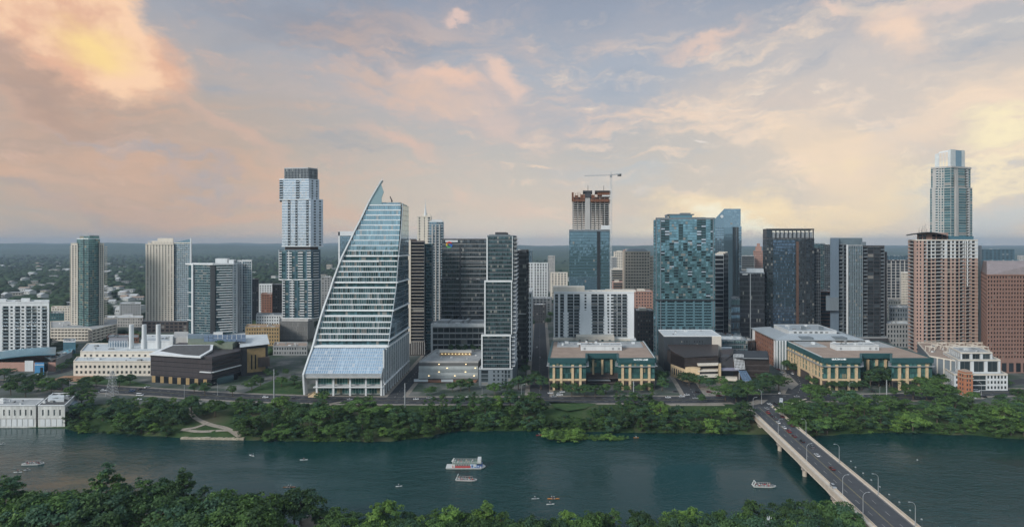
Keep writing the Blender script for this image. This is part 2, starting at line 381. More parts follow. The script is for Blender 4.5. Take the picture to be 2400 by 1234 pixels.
def roof(root, fp, z, m_roof, m_par, ph=1.2, pt_=.5, name='roof'):
    q = MB(); q.prism([tuple(p) for p in fp], z-.6, z, 0, True, True); q.build(name, m_roof, root)
    q = MB()
    for i in range(len(fp)):
        q.strip(fp[i], fp[(i+1) % len(fp)], z-.3, z+ph, .06, pt_)
    q.build('parapet', m_par, root)
    if z < 122 and len(fp) >= 4:          # vents, ducts and cooling boxes standing on the roof
        rr = random.Random(int(z*100)+len(root.name)); wid = (Vector(fp[1])-Vector(fp[0])).length
        for k in range(3 if wid < 18 else 8):
            u, v = rr.uniform(.1, .88), rr.uniform(.15, .8); p = lerp(lerp(fp[0], fp[1], u), lerp(fp[-1], fp[-2], u), v); s_ = rr.choice((.8, 1.2, 1.8, 2.6))
            inst('roof_unit', ROOF_UNIT[k % 3], (p[0]-root.location.x, p[1]-root.location.y, z), root, rr.choice((0, .1)), (s_*rr.uniform(.8, 2), s_, rr.uniform(.7, 1.6)))
def plant(root, fp, z, boxes, m, name='roof_plant'):
    """rooftop plant rooms: boxes as (u0,u1,v0,v1,h) in plan fractions"""
    for u0, u1, v0, v1, h in boxes:
        g = lambda u, v: lerp(lerp(fp[0], fp[1], u), lerp(fp[3], fp[2], u), v)
        q = MB(); q.prism([g(u0, v0), g(u1, v0), g(u1, v1), g(u0, v1)], z, z+h, 0)
        q.strip(g(u0, v0), g(u1, v0), z+h-.3, z+h+.25, .12, .3)
        q.build(name, m, root)
def shell(root, fp, z0, z1, m, skip=(0,), name='wall'):
    q = MB()
    n = len(fp)
    for i in range(n):
        if i in skip: continue
        a, b = fp[i], fp[(i+1) % n]; q.quad((*a, z0), (*b, z0), (*b, z1), (*a, z1))
    return q
mat('window_frame', (.25, .25, .24), .5)
# ---------------------------------------------------------------- land and water
def nodemat(name):
    m = bpy.data.materials.new(name); m.use_nodes = True; MATS[name] = m
    return m, m.node_tree.nodes, m.node_tree.links, m.node_tree.nodes['Principled BSDF']
def land_mat(name, c1, c2, c3, s1, s2, rough=.95):
    m, n, l, b = nodemat(name); b.inputs['Roughness'].default_value = rough; b.inputs['Specular IOR Level'].default_value = .1
    tcn = n.new('ShaderNodeTexCoord')
    a = n.new('ShaderNodeTexNoise'); a.inputs['Scale'].default_value = s1; a.inputs['Detail'].default_value = 6; a.inputs['Roughness'].default_value = .7
    c = n.new('ShaderNodeTexNoise'); c.inputs['Scale'].default_value = s2; c.inputs['Detail'].default_value = 4
    l.new(tcn.outputs['Object'], a.inputs['Vector']); l.new(tcn.outputs['Object'], c.inputs['Vector'])
    r1 = n.new('ShaderNodeMapRange'); l.new(a.outputs[0], r1.inputs[0]); r1.inputs[1].default_value = .38; r1.inputs[2].default_value = .62
    r2 = n.new('ShaderNodeMapRange'); l.new(c.outputs[0], r2.inputs[0]); r2.inputs[1].default_value = .52; r2.inputs[2].default_value = .66
    x = n.new('ShaderNodeMix'); x.data_type = 'RGBA'; l.new(r1.outputs[0], x.inputs[0]); x.inputs[6].default_value = (*c1, 1); x.inputs[7].default_value = (*c2, 1)
    y = n.new('ShaderNodeMix'); y.data_type = 'RGBA'; l.new(r2.outputs[0], y.inputs[0]); l.new(x.outputs[2], y.inputs[6]); y.inputs[7].default_value = (*c3, 1)
    l.new(y.outputs[2], b.inputs['Base Color'])
    return m
land_mat('city_ground', (.11, .12, .115), (.05, .075, .05), (.19, .185, .175), .02, .035)
land_mat('bank_ground', (.026, .055, .020), (.05, .08, .030), (.09, .09, .055), .06, .03)
land_mat('forest_ground', (.018, .042, .022), (.036, .066, .030), (.07, .09, .06), .004, .012)
land_mat('asphalt', (.055, .058, .062), (.045, .048, .053), (.072, .074, .076), .08, .3, .85)
land_mat('pavement', (.24, .215, .185), (.28, .25, .215), (.17, .16, .145), .12, .4)
land_mat('trail', (.26, .23, .19), (.32, .28, .23), (.2, .18, .15), .2, .5)
land_mat('lawn', (.035, .075, .028), (.05, .09, .034), (.075, .10, .045), .08, .3)
shore_pts = [(-900,418),(-100,416),(0,413),(150,411),(185,402),(300,398),(420,389),(570,387),(700,384),(900,383),(1000,391),(1060,404),(1280,407),(1400,402),(1600,400),(1750,398),(1880,393),(2000,399),(2100,402),(2250,397),(2400,387),(3200,384)]
SX = np.array([pt(a, d)[0] for a, d in shore_pts]); SY = np.array([d for a, d in shore_pts])
def shore(x): return float(np.interp(x, SX, SY))
NX = np.array([-900, -215, -160, -110, -40, 60, 150, 215, 900.0]); NY = np.array([283, 281, 277, 266, 262, 261, 259, 258, 258.0])
def nshore(x): return float(np.interp(x, NX, NY))
xs = [-16000, -6000, -2500, -1200]+list(np.arange(-700, 701, 8.0))+[1200, 2500, 6000, 16000]
rnd = random.Random(3)
jit = [0.0 if abs(x) > 700 else rnd.uniform(-1.6, 1.6) for x in xs]
def sheet(name, rows, m, kind='structure'):
    q = MB(); nx = len(xs)
    for f in rows:
        for i, x in enumerate(xs): q.v.append((x, *f(x, jit[i])))
    for r in range(len(rows)-1):
        for i in range(nx-1):
            q.f.append((r*nx+i, r*nx+i+1, (r+1)*nx+i+1, (r+1)*nx+i)); q.mi.append(0)
    return q.build(name, m, None, kind, smooth_=True)
sheet('river_bank', [lambda x, j: (shore(x)-4+j, -11), lambda x, j: (shore(x)+j, -7.9), lambda x, j: (shore(x)+7+j, -5.2), lambda x, j: (shore(x)+20+j, -2), lambda x, j: (max(shore(x)+34, 436), -.25), lambda x, j: (444, 0.0)], MATS['bank_ground'])
sheet('ground', [lambda x, j: (444, 0.0), lambda x, j: (700, 0.0), lambda x, j: (1000, 0.0), lambda x, j: (1600, 0.0)], MATS['city_ground'])
sheet('countryside', [lambda x, j: (1600, 0.0), lambda x, j: (3000, 0.0), lambda x, j: (6000, 0.0), lambda x, j: (16000, 0.0)], MATS['forest_ground'])
sheet('park_ground', [lambda x, j: (nshore(x)+4+j, -11), lambda x, j: (nshore(x)+j, -7.9), lambda x, j: (nshore(x)-8+j, -5), lambda x, j: (nshore(x)-26, -3), lambda x, j: (150, -.3), lambda x, j: (-800, 0), lambda x, j: (-16000, 0)], MATS['bank_ground'])
# rolling hills on the horizon
q = MB(); nx_, ny_ = 150, 40
from mathutils import noise as mn
for j in range(ny_):
    D = 3800+(15500-3800)*(j/(ny_-1))
    for i in range(nx_):
        x = -15800+31600*i/(nx_-1)
        t = max(0, min(1, (D-3800)/5500)); west = 1/(1+math.exp((x+600)/900))
        h = (mn.fractal(Vector((x*.00042, D*.00055, 1.3)), .9, 2.0, 5)*.5+.5)
        z = -3+t*(t*(44+84*h)+60*west*h*t)
        z = z*(.88 if x > 2500 else 1.0)
        b_ = math.exp(-((x/D+.715)/.05)**2)*math.exp(-((D-9000)/1500)**2); z += 46*b_
        q.v.append((x, D, z))
for j in range(ny_-1):
    for i in range(nx_-1):
        a = j*nx_+i; q.f.append((a, a+1, a+nx_+1, a+nx_)); q.mi.append(0)
q.build('hills', MATS['forest_ground'], None, 'structure', smooth_=True)
# water: wind ripples in patches, calm lanes between them
m, n, l, b = nodemat('lake_water')
b.inputs['Base Color'].default_value = (.006, .037, .035, 1); b.inputs['Roughness'].default_value = .10; b.inputs['IOR'].default_value = 1.33
tcn = n.new('ShaderNodeTexCoord')
def wn_(scale, rot, sx, sy, det, ro=.55):
    mp = n.new('ShaderNodeMapping'); l.new(tcn.outputs['Object'], mp.inputs[0]); mp.inputs[2].default_value = (0, 0, R(rot)); mp.inputs[3].default_value = (sx, sy, 1)
    t = n.new('ShaderNodeTexNoise'); t.inputs['Scale'].default_value = scale; t.inputs['Detail'].default_value = det; t.inputs['Roughness'].default_value = ro
    l.new(mp.outputs[0], t.inputs['Vector']); return t.outputs[0]
r1 = wn_(.55, 25, .55, 1.3, 3); r2 = wn_(.16, -15, .5, 1.2, 3); pa = wn_(.011, 8, .55, 1.6, 4, .6)
ad = n.new('ShaderNodeMath'); ad.operation = 'MULTIPLY_ADD'; l.new(r2, ad.inputs[0]); ad.inputs[1].default_value = 1.6; l.new(r1, ad.inputs[2])
ps = n.new('ShaderNodeMapRange'); l.new(pa, ps.inputs[0]); ps.inputs[1].default_value = .40; ps.inputs[2].default_value = .62; ps.inputs[3].default_value = .15; ps.inputs[4].default_value = 1.0
bp = n.new('ShaderNodeBump'); bp.inputs['Distance'].default_value = .6; l.new(ps.outputs[0], bp.inputs['Strength']); l.new(ad.outputs[0], bp.inputs['Height'])
l.new(bp.outputs[0], b.inputs['Normal'])
rr = n.new('ShaderNodeMapRange'); l.new(pa, rr.inputs[0]); rr.inputs[1].default_value = .35; rr.inputs[2].default_value = .65; rr.inputs[3].default_value = .05; rr.inputs[4].default_value = .2
l.new(rr.outputs[0], b.inputs['Roughness'])
q = MB(); q.quad((-16000, 255, -8), (16000, 255, -8), (16000, 425, -8), (-16000, 425, -8)); q.build('lake', m, None, 'structure')
# ---------------------------------------------------------------- roads
def ribbon(name, pts, wd, z, m, kind='structure'):
    q = MB(); P_ = [Vector(p) for p in pts]; Lf, Rt = [], []
    for i, p in enumerate(P_):
        d = (P_[min(i+1, len(P_)-1)]-P_[max(i-1, 0)]).normalized(); nn = Vector((-d.y, d.x)); ww = wd[i] if isinstance(wd, list) else wd
        Lf.append(p+nn*ww/2); Rt.append(p-nn*ww/2)
    for i in range(len(P_)-1):
        q.quad((*Rt[i], z), (*Rt[i+1], z), (*Lf[i+1], z), (*Lf[i], z))
    return q.build(name, m, None, kind)
def spline(pts, n=8):
    out = []
    P_ = [pts[0]]+list(pts)+[pts[-1]]
    for i in range(1, len(P_)-2):
        p0, p1, p2, p3 = [Vector(p) for p in P_[i-1:i+3]]
        for k in range(n):
            t = k/n; out.append(tuple(.5*((2*p1)+(p2-p0)*t+(2*p0-5*p1+4*p2-p3)*t*t+(3*p1-p0-3*p2+p3)*t**3)))
    out.append(tuple(pts[-1])); return out
quay = spline([(-900, 520), gp(-60, 896), gp(180, 908), gp(360, 918), gp(560, 930), gp(760, 936), gp(960, 938), gp(1180, 938), gp(1400, 936), gp(1620, 936), gp(1830, 931), gp(2050, 931), gp(2250, 925), gp(2400, 918), (900, 500)])
def offset(path, o):
    P_ = [Vector(p) for p in path]; out = []
    for i, p in enumerate(P_):
        d = (P_[min(i+1, len(P_)-1)]-P_[max(i-1, 0)]).normalized(); out.append(tuple(p+Vector((-d.y, d.x))*o))
    return out
ribbon('pavement', quay, 27, .02, MATS['pavement'])
ribbon('road', quay, 19, .05, MATS['asphalt'])
mat('road_paint', (.42, .41, .38), .85, var=.35); mat('yellow_paint', (.30, .25, .12), .85, var=.3)
ribbon('road_marking', quay, .35, .056, MATS['yellow_paint'])
def dashes(path, o, z, name='road_marking', w_=.22, ln=3.0, gap=6.0, m='road_paint'):
    P_ = [Vector(p) for p in offset(path, o)]; q = MB(); s = 0.0
    for a, b_ in zip(P_[:-1], P_[1:]):
        L_ = (b_-a).length; d = (b_-a)/L_; nn = Vector((-d.y, d.x))*w_/2; t = -s
        while t < L_:
            u0, u1 = max(t, 0), min(t+ln, L_)
            if u1 > u0:
                p, r_ = a+d*u0, a+d*u1; q.quad((*(p-nn), z), (*(r_-nn), z), (*(r_+nn), z), (*(p+nn), z))
            t += ln+gap
        s = (s+L_) % (ln+gap)
    q.build(name, MATS[m], None, 'structure')
dashes(quay, 4.6, .056); dashes(quay, -4.6, .056)
st_a = [(23, 466), (30, 600), (45, 900), (66, 1500)]
st_b = spline([gp(1632, 932), gp(1597, 880), gp(1540, 810), gp(1500, 765), gp(1462, 720), (250, 1600)])
st_c = spline([gp(1868, 925), gp(1875, 895), gp(1850, 850), gp(1810, 815), gp(1770, 785), (430, 1500)])
st_d = [gp(925, 930), gp(985, 860), gp(1010, 830), (-60, 1000)]
for s_, ww in ((st_a, 17), (st_b, 16), (st_c, 18), (st_d, 13)):
    ribbon('pavement', s_, ww+8, .012, MATS['pavement']); ribbon('road', s_, ww, .042, MATS['asphalt']); dashes(s_, 0, .048)
ribbon('road', spline([gp(-40, 905), gp(80, 880), gp(140, 872), gp(230, 838), gp(250, 812), gp(330, 790), gp(500, 760), (-900, 1500)]), 11, .034, MATS['asphalt'])
ribbon('road', spline([gp(2100, 862), gp(2220, 890), gp(2300, 902), gp(2420, 890)]), 13, .036, MATS['asphalt'])
# plaza and lawn patches, trails along the bank
def patch(name, pts, z, m, kind='structure'):
    q = MB(); q.poly([(*p, z) for p in pts]); return q.build(name, m, None, kind)
patch('plaza', [gp(1600, 892), gp(1650, 922), gp(1690, 926), gp(1760, 908), gp(1860, 918), gp(1838, 880), gp(1700, 868)], .016, MATS['pavement'])
patch('lawn', [gp(180, 905), gp(168, 888), gp(300, 890), gp(356, 902), gp(330, 913)], .010, MATS['lawn'])
patch('lawn', [gp(560, 925), gp(640, 890), gp(716, 892), gp(716, 926)], .010, MATS['lawn'])
mat('bare_earth', (.30, .17, .10), .95); patch('bare_earth', [gp(112, 893), gp(150, 880), gp(225, 880), gp(180, 893)], .03, MATS['bare_earth'])
patch('gravel_lot', [gp(1560, 940), gp(1545, 950), gp(1700, 950), gp(1690, 943)], .014, MATS['trail'])
def zbank(x, y):
    s_ = y-shore(x)
    return float(np.interp(s_, [-4, 0, 7, 20, 34, 60], [-11, -7.9, -5.2, -2, -.25, 0]))
def bank_path(name, pts, wd, m, up=.12):
    P_ = spline(pts, 6); q = MB()
    for i in range(len(P_)-1):
        a, b_ = Vector(P_[i]), Vector(P_[i+1]); d = (b_-a).normalized(); nn = Vector((-d.y, d.x))*wd/2
        c = [a-nn, b_-nn, b_+nn, a+nn]; q.quad(*[(*p, zbank(*p)+up) for p in c])
    q.build(name, m, None, 'structure')
bank_path('trail', [gp(438, 970, -5), gp(458, 990, -5), gp(490, 1000, -5), gp(530, 1006, -5), gp(562, 1016, -5)], 3.4, MATS['trail'], .25)
bank_path('trail', [gp(425, 1010, -6), gp(455, 1008, -6), gp(480, 1000, -5), ], 2.6, MATS['trail'], .28)
bank_path('trail', [gp(425, 1010, -6), gp(470, 1013, -6), gp(540, 1012, -6), gp(562, 1018, -6)], 2.4, MATS['trail'], .24)
bank_path('trail', [gp(765, 958, -2), gp(785, 950, -2), gp(800, 945, -1)], 3.5, MATS['trail'], .3)
patch('lawn', [gp(1285, 940, 0), gp(1300, 958, -1), gp(1330, 968, -2), gp(1370, 960, -1), gp(1400, 945, 0)], .05, MATS['lawn'])
# stone edge of the little landing below the trail
mat('limestone', (.42, .36, .27), .9, var=.25, scale=1.2, rnd=.15)
wl = thing('stone_wall', 'low limestone wall along the water at the landing with the forked trail', 'wall', (pt(495, 388)[0], 388, -8))
for i in range(26):
    a = 424+i*5.7; D_ = shore(pt(a, 388)[0])-.8
    q = MB(); p = pt(a, D_); h = random.uniform(1.1, 1.7)
    q.hexa([(p[0], p[1]-.8, -8.3), (p[0]+1.62, p[1]-.8, -8.3), (p[0]+1.62, p[1]+1.2, -8.3), (p[0], p[1]+1.2, -8.3)],
           [(p[0]+.1, p[1]-.6, -8.3+h), (p[0]+1.5, p[1]-.5, -8.3+h*random.uniform(.9, 1.1)), (p[0]+1.55, p[1]+1.2, -8.2+h), (p[0], p[1]+1.2, -8.3+h)])
    q.build('stone', MATS['limestone'], wl)
# ---------------------------------------------------------------- building materials
mat('bright_white', (.78, .80, .80), .75, streak=True, var=.06); mat('white_wall', (.61, .63, .63), .8, streak=True); mat('cream_wall', (.66, .60, .51), .85, streak=True, var=.10)
mat('beige_wall', (.52, .45, .36), .85, streak=True); mat('stone_cream', (.58, .44, .27), .85, var=.18, scale=.5)
mat('grey_wall', (.30, .31, .31), .85, streak=True); mat('dark_wall', (.055, .055, .06), .7, streak=True); mat('bronze_wall', (.075, .06, .055), .55, var=.2, streak=True)
mat('brick', (.24, .115, .075), .9, var=.2, scale=.6); mat('pink_brick', (.40, .235, .185), .88, var=.12); mat('pink_granite', (.25, .145, .112), .75, var=.12)
mat('concrete', (.42, .41, .39), .9, var=.15, streak=True); mat('dark_concrete', (.13, .13, .125), .9)
mat('roof_grey', (.34, .35, .35), .95, var=.2, scale=.12); mat('roof_white', (.50, .53, .54), .9, var=.15, scale=.15); mat('roof_tan', (.32, .24, .19), .95, var=.15, scale=.12); mat('roof_dark', (.09, .09, .09), .95, var=.2)
mat('metal_white', (.66, .68, .68), .5, var=.08); mat('metal_grey', (.36, .38, .39), .5, .3); mat('metal_dark', (.05, .055, .06), .5, .3); mat('mullion', (.30, .34, .36), .45, .3, var=.05)
mat('teal_metal', (.032, .098, .104), .5, .2); mat('blue_strip', (.10, .22, .28), .35, .5); mat('steel_orange', (.20, .088, .05), .8, var=.25)
G_DARK = glass('glass_dark', (.085, .11, .125), .72, .07, .4, .04, dark=.3)
G_BLUE = glass('glass_blue', (.21, .33, .40), .78, .06, .22, .05, dark=.15)
G_PALE = glass('glass_pale', (.52, .62, .70), .8, .08, .12, .08, (.5, .53, .55), .1)
G_TEAL = glass('glass_teal', (.11, .22, .25), .75, .07, .35, .08, dark=.25)
G_GREEN = glass('glass_green', (.13, .31, .29), .72, .07, .35, .12, (.32, .30, .2), dark=.25)
G_WIN = glass('glass_window', (.05, .065, .07), .35, .08, .5, .10, dark=.3)
G_BLACK = glass('glass_black', (.018, .02, .023), .25, .1, .4, .05, (.2, .19, .17), dark=.3); G_DEEP = glass('glass_deep', (.085, .15, .165), .72, .07, .35, .05, dark=.3)
G_SMOKE = glass('glass_smoke', (.055, .06, .07), .6, .08, .4, .04, dark=.35)
SP_BLUE = mat('spandrel_blue', (.12, .20, .25), .25, .5, rnd=.12); SP_DARK = mat('spandrel_dark', (.045, .05, .055), .35, .3, rnd=.15)
SP_TEAL = mat('spandrel_teal', (.08, .15, .165), .3, .45, rnd=.15); SP_PALE = mat('spandrel_pale', (.56, .63, .70), .35, .4, rnd=.08); SP_GREEN = mat('spandrel_green', (.05, .12, .115), .3, .4, rnd=.2)
M = MATS
def bld(name, label, x0, D, cat='building', group=None):
    p = pt(x0, D); return thing(name, label, cat, (p[0], p[1], 0), group)
def block(root, fp, z0, z1, faces, wm, gm, fm=None, spm=None, rm='roof_grey', pm=None, ph=1.1, roof_=True, balm=None, band=None):
    """one storeyed volume. faces: {edge index: spec}; other edges plain wall"""
    W = shell(root, fp, z0, z1, wm, tuple(faces)); G = MB(); FR = MB(); BL = MB()
    for i, sp in faces.items():
        A, B = fp[i], fp[(i+1) % len(fp)]
        sp = dict(sp); kind = sp.pop('kind'); za = sp.pop('z0', z0); zb = sp.pop('z1', z1)
        if za > z0: W.quad((*A, z0), (*B, z0), (*B, za), (*A, za))
        if zb < z1: W.quad((*A, zb), (*B, zb), (*B, z1), (*A, z1))
        if kind == 'grid': facade(root, A, B, za, zb, sp.pop('nf'), sp.pop('cols'), W, G, balc=BL, Gm=gm, **sp)
        else: curtain(root, A, B, za, zb, sp.pop('nf'), sp.pop('nb'), G, FR, **sp)
    W.build('wall', wm, root)
    G.build('window_grid', [gm, spm or SP_DARK], root, 'stuff')
    FR.build('mullion_grid', fm or M['mullion'], root, 'stuff')
    BL.build('balcony_grid', balm or [M['concrete'], M['metal_white']], root, 'stuff')
    if roof_: roof(root, fp, z1, M[rm], pm or wm, ph)
def grid(nf, cols, **k): return dict(kind='grid', nf=nf, cols=cols, **k)
def curt(nf, nb, **k): return dict(kind='curt', nf=nf, nb=nb, **k)
def alt(n, a=1.0, b=1.2, kind=1): 
    c = []
    for i in range(n): c += [(a, 0), (b, kind)]
    return c+[(a, 0)]
def segs(*px):
    """columns from photo pixel edges: (edge, kind, edge, kind, ..., edge)"""
    return [(px[i+2]-px[i], px[i+1]) for i in range(0, len(px)-2, 2)]

# 1 ---- white apartment slab at the left edge
r = bld('apartment_building', 'white apartment slab with dark recessed balcony strips, cut by the left edge', 0, 640)
fp = foot(-60, 115, 640, 18); z1 = zz(708, 640)
cols = segs(0,0,6,2,20,0,24,1,30,0,35,2,47,0,50,1,57,0,61,2,73,0,75,2,86,0,88,1,94,0,98,2,110,0,115)
cols = [(9, 2), (5, 0), (6, 1), (5, 0), (12, 2), (5, 0), (6, 1), (12, 0)]+cols
block(r, fp, 0, z1, {0: grid(13, cols, z0=6, z1=z1-4), 1: curt(13, 3)}, M['white_wall'], G_WIN, rm='roof_white', balm=[M['grey_wall'], M['glass_pale']])
plant(r, fp, z1, [(.62, .74, .2, .8, 3.5), (.30, .42, .2, .8, 2.5), (.8, .9, .3, .7, 1.6)], M['white_wall'])
# low arts buildings in front of it
r = bld('arts_building', 'low building with a blue-grey curved roof and tan end wall below the white apartment slab', 0, 560)
fp = foot(-60, 130, 560, 40); q = MB()
a, b_, c, d = fp
q.prism(fp, 0, 9, 0, False); q.build('wall', M['pink_brick'], r)
q = MB(); za, zb = 9.0, 17.0
pts = 10
for i in range(pts):
    t0, t1 = i/pts, (i+1)/pts; f = lambda t: za+(zb-za)*math.sin(t*math.pi*.5)
    A0, A1 = lerp(a, b_, t0), lerp(a, b_, t1); B0, B1 = lerp(d, c, t0), lerp(d, c, t1)
    q.hexa([(*A0, f(t0)-.8), (*A1, f(t1)-.8), (*B1, f(t1)-.8), (*B0, f(t0)-.8)], [(*A0, f(t0)), (*A1, f(t1)), (*B1, f(t1)), (*B0, f(t0))])
q.build('roof', M['blue_strip'], r)
q = MB(); q.prism([pt(58, 559.6), pt(78, 559.6), pt(78, 561), pt(58, 561)], 0, 10.5); q.build('white_panel', M['white_wall'], r)
q = MB(); q.prism([pt(100, 559.5), pt(112, 559.5), pt(112, 561), pt(100, 561)], 0, 9); q.build('entrance', G_WIN, r)
r = bld('blue_pavilion', 'small bright blue cube beside the low curved-roof arts building', 82, 545)
mat('blue_paint', (.05, .22, .42), .6); fp = foot(81, 103, 545, 12); q = MB(); q.prism(fp, 0, 9.5); q.build('wall', M['blue_paint'], r)
q = MB(); q.strip(fp[0], fp[1], 9.5, 10, .2, .3); q.build('coping', M['metal_white'], r)
q = MB(); A, B = lerp(fp[0], fp[1], .6), lerp(fp[0], fp[1], .9); q.strip(A, B, .2, 7, .06, 0); q.build('window', G_WIN, r)
r = bld('long_shed', 'long grey-blue shed with a pale flat roof and raised end behind the blue cube', 110, 600)
fp = [pt(108, 590), pt(150, 640), pt(176, 655), pt(176, 640), pt(150, 600), pt(125, 575)]
fp = [pt(120, 575), pt(168, 625), pt(172, 655), pt(104, 600)]
q = MB(); q.prism(fp, 0, 6); q.build('wall', M['grey_wall'], r); roof(r, fp, 6.6, M['blue_strip'], M['metal_grey'], .4)
fp = foot(148, 177, 640, 20); q = MB(); q.prism(fp, 0, 15); q.build('end_block', M['blue_strip'], r); roof(r, fp, 15.5, M['metal_grey'], M['metal_white'], .6)

# 2 ---- corner glass tower with cream flanks
D = 763
r = bld('residential_tower', 'slim green glass tower with cream punched-window flanks, the leftmost high tower', 205, D)
base = zz(790, D); z1 = zz(571, D); zc = zz(553, D)
cx_, cy_ = pt(206, D)
Pn = [pt(180, D+9), pt(207, D-7), pt(234, D+9), pt(233, D+34), pt(181, D+34)]
block(r, Pn, 16, zc-4, {0: curt(39, 6, bfr=.25, bout=.3), 1: curt(39, 6, bfr=.25, bout=.3), 2: curt(39, 4), 3: curt(39, 4), 4: curt(39, 4)}, M['white_wall'], G_GREEN, M['mullion'], SP_GREEN)
mid = [lerp(p, (cx_, cy_+14), .16) for p in Pn]
block(r, mid, zc-4, zc, {0: curt(1, 5), 1: curt(1, 5)}, M['mullion'], G_GREEN, M['mullion'], SP_GREEN)
plant(r, [mid[0], mid[2], mid[3], mid[4]], zc, [(.3, .45, .3, .6, 1.8), (.5, .62, .3, .6, 1.4)], M['metal_grey'])
for xa, xb in ((166, 182), (232, 243)):
    fp = foot(xa, xb, D+6, 26, .05)
    block(r, fp, 16, z1, {0: grid(37, alt(2 if xa < 200 else 2, .7, 1.0), z1=z1-2), 1: grid(37, alt(3), z1=z1-2)}, M['cream_wall'], G_WIN)
bal = MB()
for i in range(36):
    z = 20+i*(z1-22)/36; p = pt(166, D+8); bal.box(p[0]-1.6, p[0], p[1], p[1]+5, z, z+.25); bal.box(p[0]-1.6, p[0]-1.5, p[1], p[1]+5, z+.25, z+1.3)
    p = pt(243, D+8); bal.box(p[0], p[0]+1.4, p[1], p[1]+5, z, z+.25); bal.box(p[0]+1.3, p[0]+1.4, p[1], p[1]+5, z+.25, z+1.3)
bal.build('balcony_grid', M['cream_wall'], r, 'stuff')
q = MB(); q.tube((cx_, D-7.2, 16), (cx_, D-7.2, zc-4), .5); q.build('corner_fin', M['spandrel_dark'], r)
r = bld('parking_garage', 'cream open-deck parking podium at the foot of the slim green glass tower', 118, D-12)
fp = [pt(118, 735), pt(207, 735), pt(216, 722), pt(275, 775), pt(275, 830), pt(118, 800)]
block(r, fp, 0, 16, {0: grid(4, alt(11, .35, 1.5), sill=.45, head=.95, rec=2), 2: grid(4, alt(6, .35, 1.5), sill=.45, head=.95, rec=2), 1: curt(4, 2)}, M['cream_wall'], G_SMOKE, rm='roof_grey')

# 3 ---- cream tower with a glass wing
D = 820
r = bld('residential_tower', 'tall cream tower with square windows and a sloped-top glass wing on its right', 342, D)
z1 = zz(573, D); fp = foot(341, 407, D, 30)
block(r, fp, 14, z1, {0: grid(40, alt(9, .62, .9), sill=.2, head=.8, rec=.6), 1: curt(40, 5)}, M['cream_wall'], G_WIN, rm='roof_white')
plant(r, fp, z1, [(.42, .98, .2, .9, 9.5), (.22, .42, .2, .9, 5.5), (.08, .2, .1, .9, 2.6)], M['cream_wall'])
q = MB()
for i in range(8):
    A, B = lerp(fp[0], fp[1], .1+i*.11), lerp(fp[0], fp[1], .115+i*.11); q.strip(A, B, z1, z1+5, -.3, .8)
q.strip(lerp(fp[0], fp[1], .08), lerp(fp[0], fp[1], .95), z1+4.6, z1+5.2, -.2, 1.2); q.build('crown_frame', M['cream_wall'], r)
fp = foot(407, 449, D+3, 28); zl, zr = zz(568, D), zz(559, D)
block(r, fp, 14, zl-1, {0: curt(40, 9, bfr=.28, bout=.45), 1: curt(40, 6, bfr=.28)}, M['cream_wall'], G_BLUE, M['metal_white'], SP_BLUE)
q = MB(); a, b_, c, d = fp; q.hexa([(*a, zl-1), (*b_, zl-1), (*c, zl-1), (*d, zl-1)], [(*a, zl), (*b_, zr), (*c, zr), (*d, zl)]); q.build('sloped_screen', G_BLUE, r)
q = MB(); q.strip(lerp(a, b_, .93), b_, 14, zr+.6, .7, .4); q.build('edge_fin', M['white_wall'], r)
fp = foot(333, 440, D-14, 50)
block(r, fp, 0, 15, {0: grid(3, alt(10, .4, 1.0), sill=.3, head=.9)}, M['bronze_wall'], G_SMOKE)

# 4 ---- white framed glass tower
D = 730
r = bld('residential_tower', 'broad blue glass tower with white roof edge and stepped white balconies beside the cream tower', 440, D)
z1 = zz(620, D)
fp = [pt(450, D), pt(501, D-7), pt(545, D+2), pt(557, D+9), pt(557, D+40), pt(451, D+40)]
block(r, fp, 10, z1, {0: curt(28, 12, bfr=.3, bout=.9, mull=.1), 1: curt(28, 9, bfr=.22, bout=.3, mull=.1), 2: grid(28, [(.8, 0), (.6, 1), (.8, 0)], sill=.2, head=.75), 3: curt(28, 7)}, M['white_wall'], G_TEAL, M['mullion'], SP_TEAL, rm='roof_white')
q = MB(); a, b_ = fp[0], fp[1]; q.strip(lerp(a, b_, .86), lerp(a, b_, 1.08), 10, z1, 1.0, .2); q.build('dark_fin', M['spandrel_dark'], r)
rr_ = random.Random(5)
for i in range(27):                                   # stepped white balconies
    u0 = .05+.5*((i*7) % 9)/9*rr_.random(); q = MB(); z = 10+(i+1)*(z1-10)/28
    A, B = lerp(fp[1], fp[2], .1+u0*.7), lerp(fp[1], fp[2], 1.0); q.strip(A, B, z-.15, z+.95, 1.9, .0)
    q.build('balcony', M['metal_white'], r)
q = MB(); q.strip(pt(443, D+4), pt(451, D-.6), 10, z1+1, .4, 8); q.build('side_wing', M['glass_teal'], r)
for i in range(6):
    q = MB(); z = 10+i*(z1-10)/5; q.strip(pt(441, D+3.5), pt(451, D-1.6), z-.4, z+.5, 1.0, 8); q.build('balcony', M['metal_white'], r)
q = MB(); q.strip(pt(449.5, D-2), pt(453, D-2.4), 8, z1+1, .8, 1.5); q.build('edge_fin', M['metal_white'], r)
for (A, B) in ((pt(437, D+4), pt(501, D-8)), (pt(501, D-8), pt(548, D+1))):
    q = MB(); q.strip(A, B, z1, z1+1.8, 2.0, 12, e=.05); q.build('roof_edge', M['metal_white'], r)
plant(r, [fp[0], fp[2], fp[4], fp[5]], z1+1.5, [(.55, .84, .3, .8, 6), (.88, 1.0, .2, .7, 4.5)], M['white_wall'])
fp = foot(556, 590, D+22, 34, .03); z2 = zz(612, D+22)
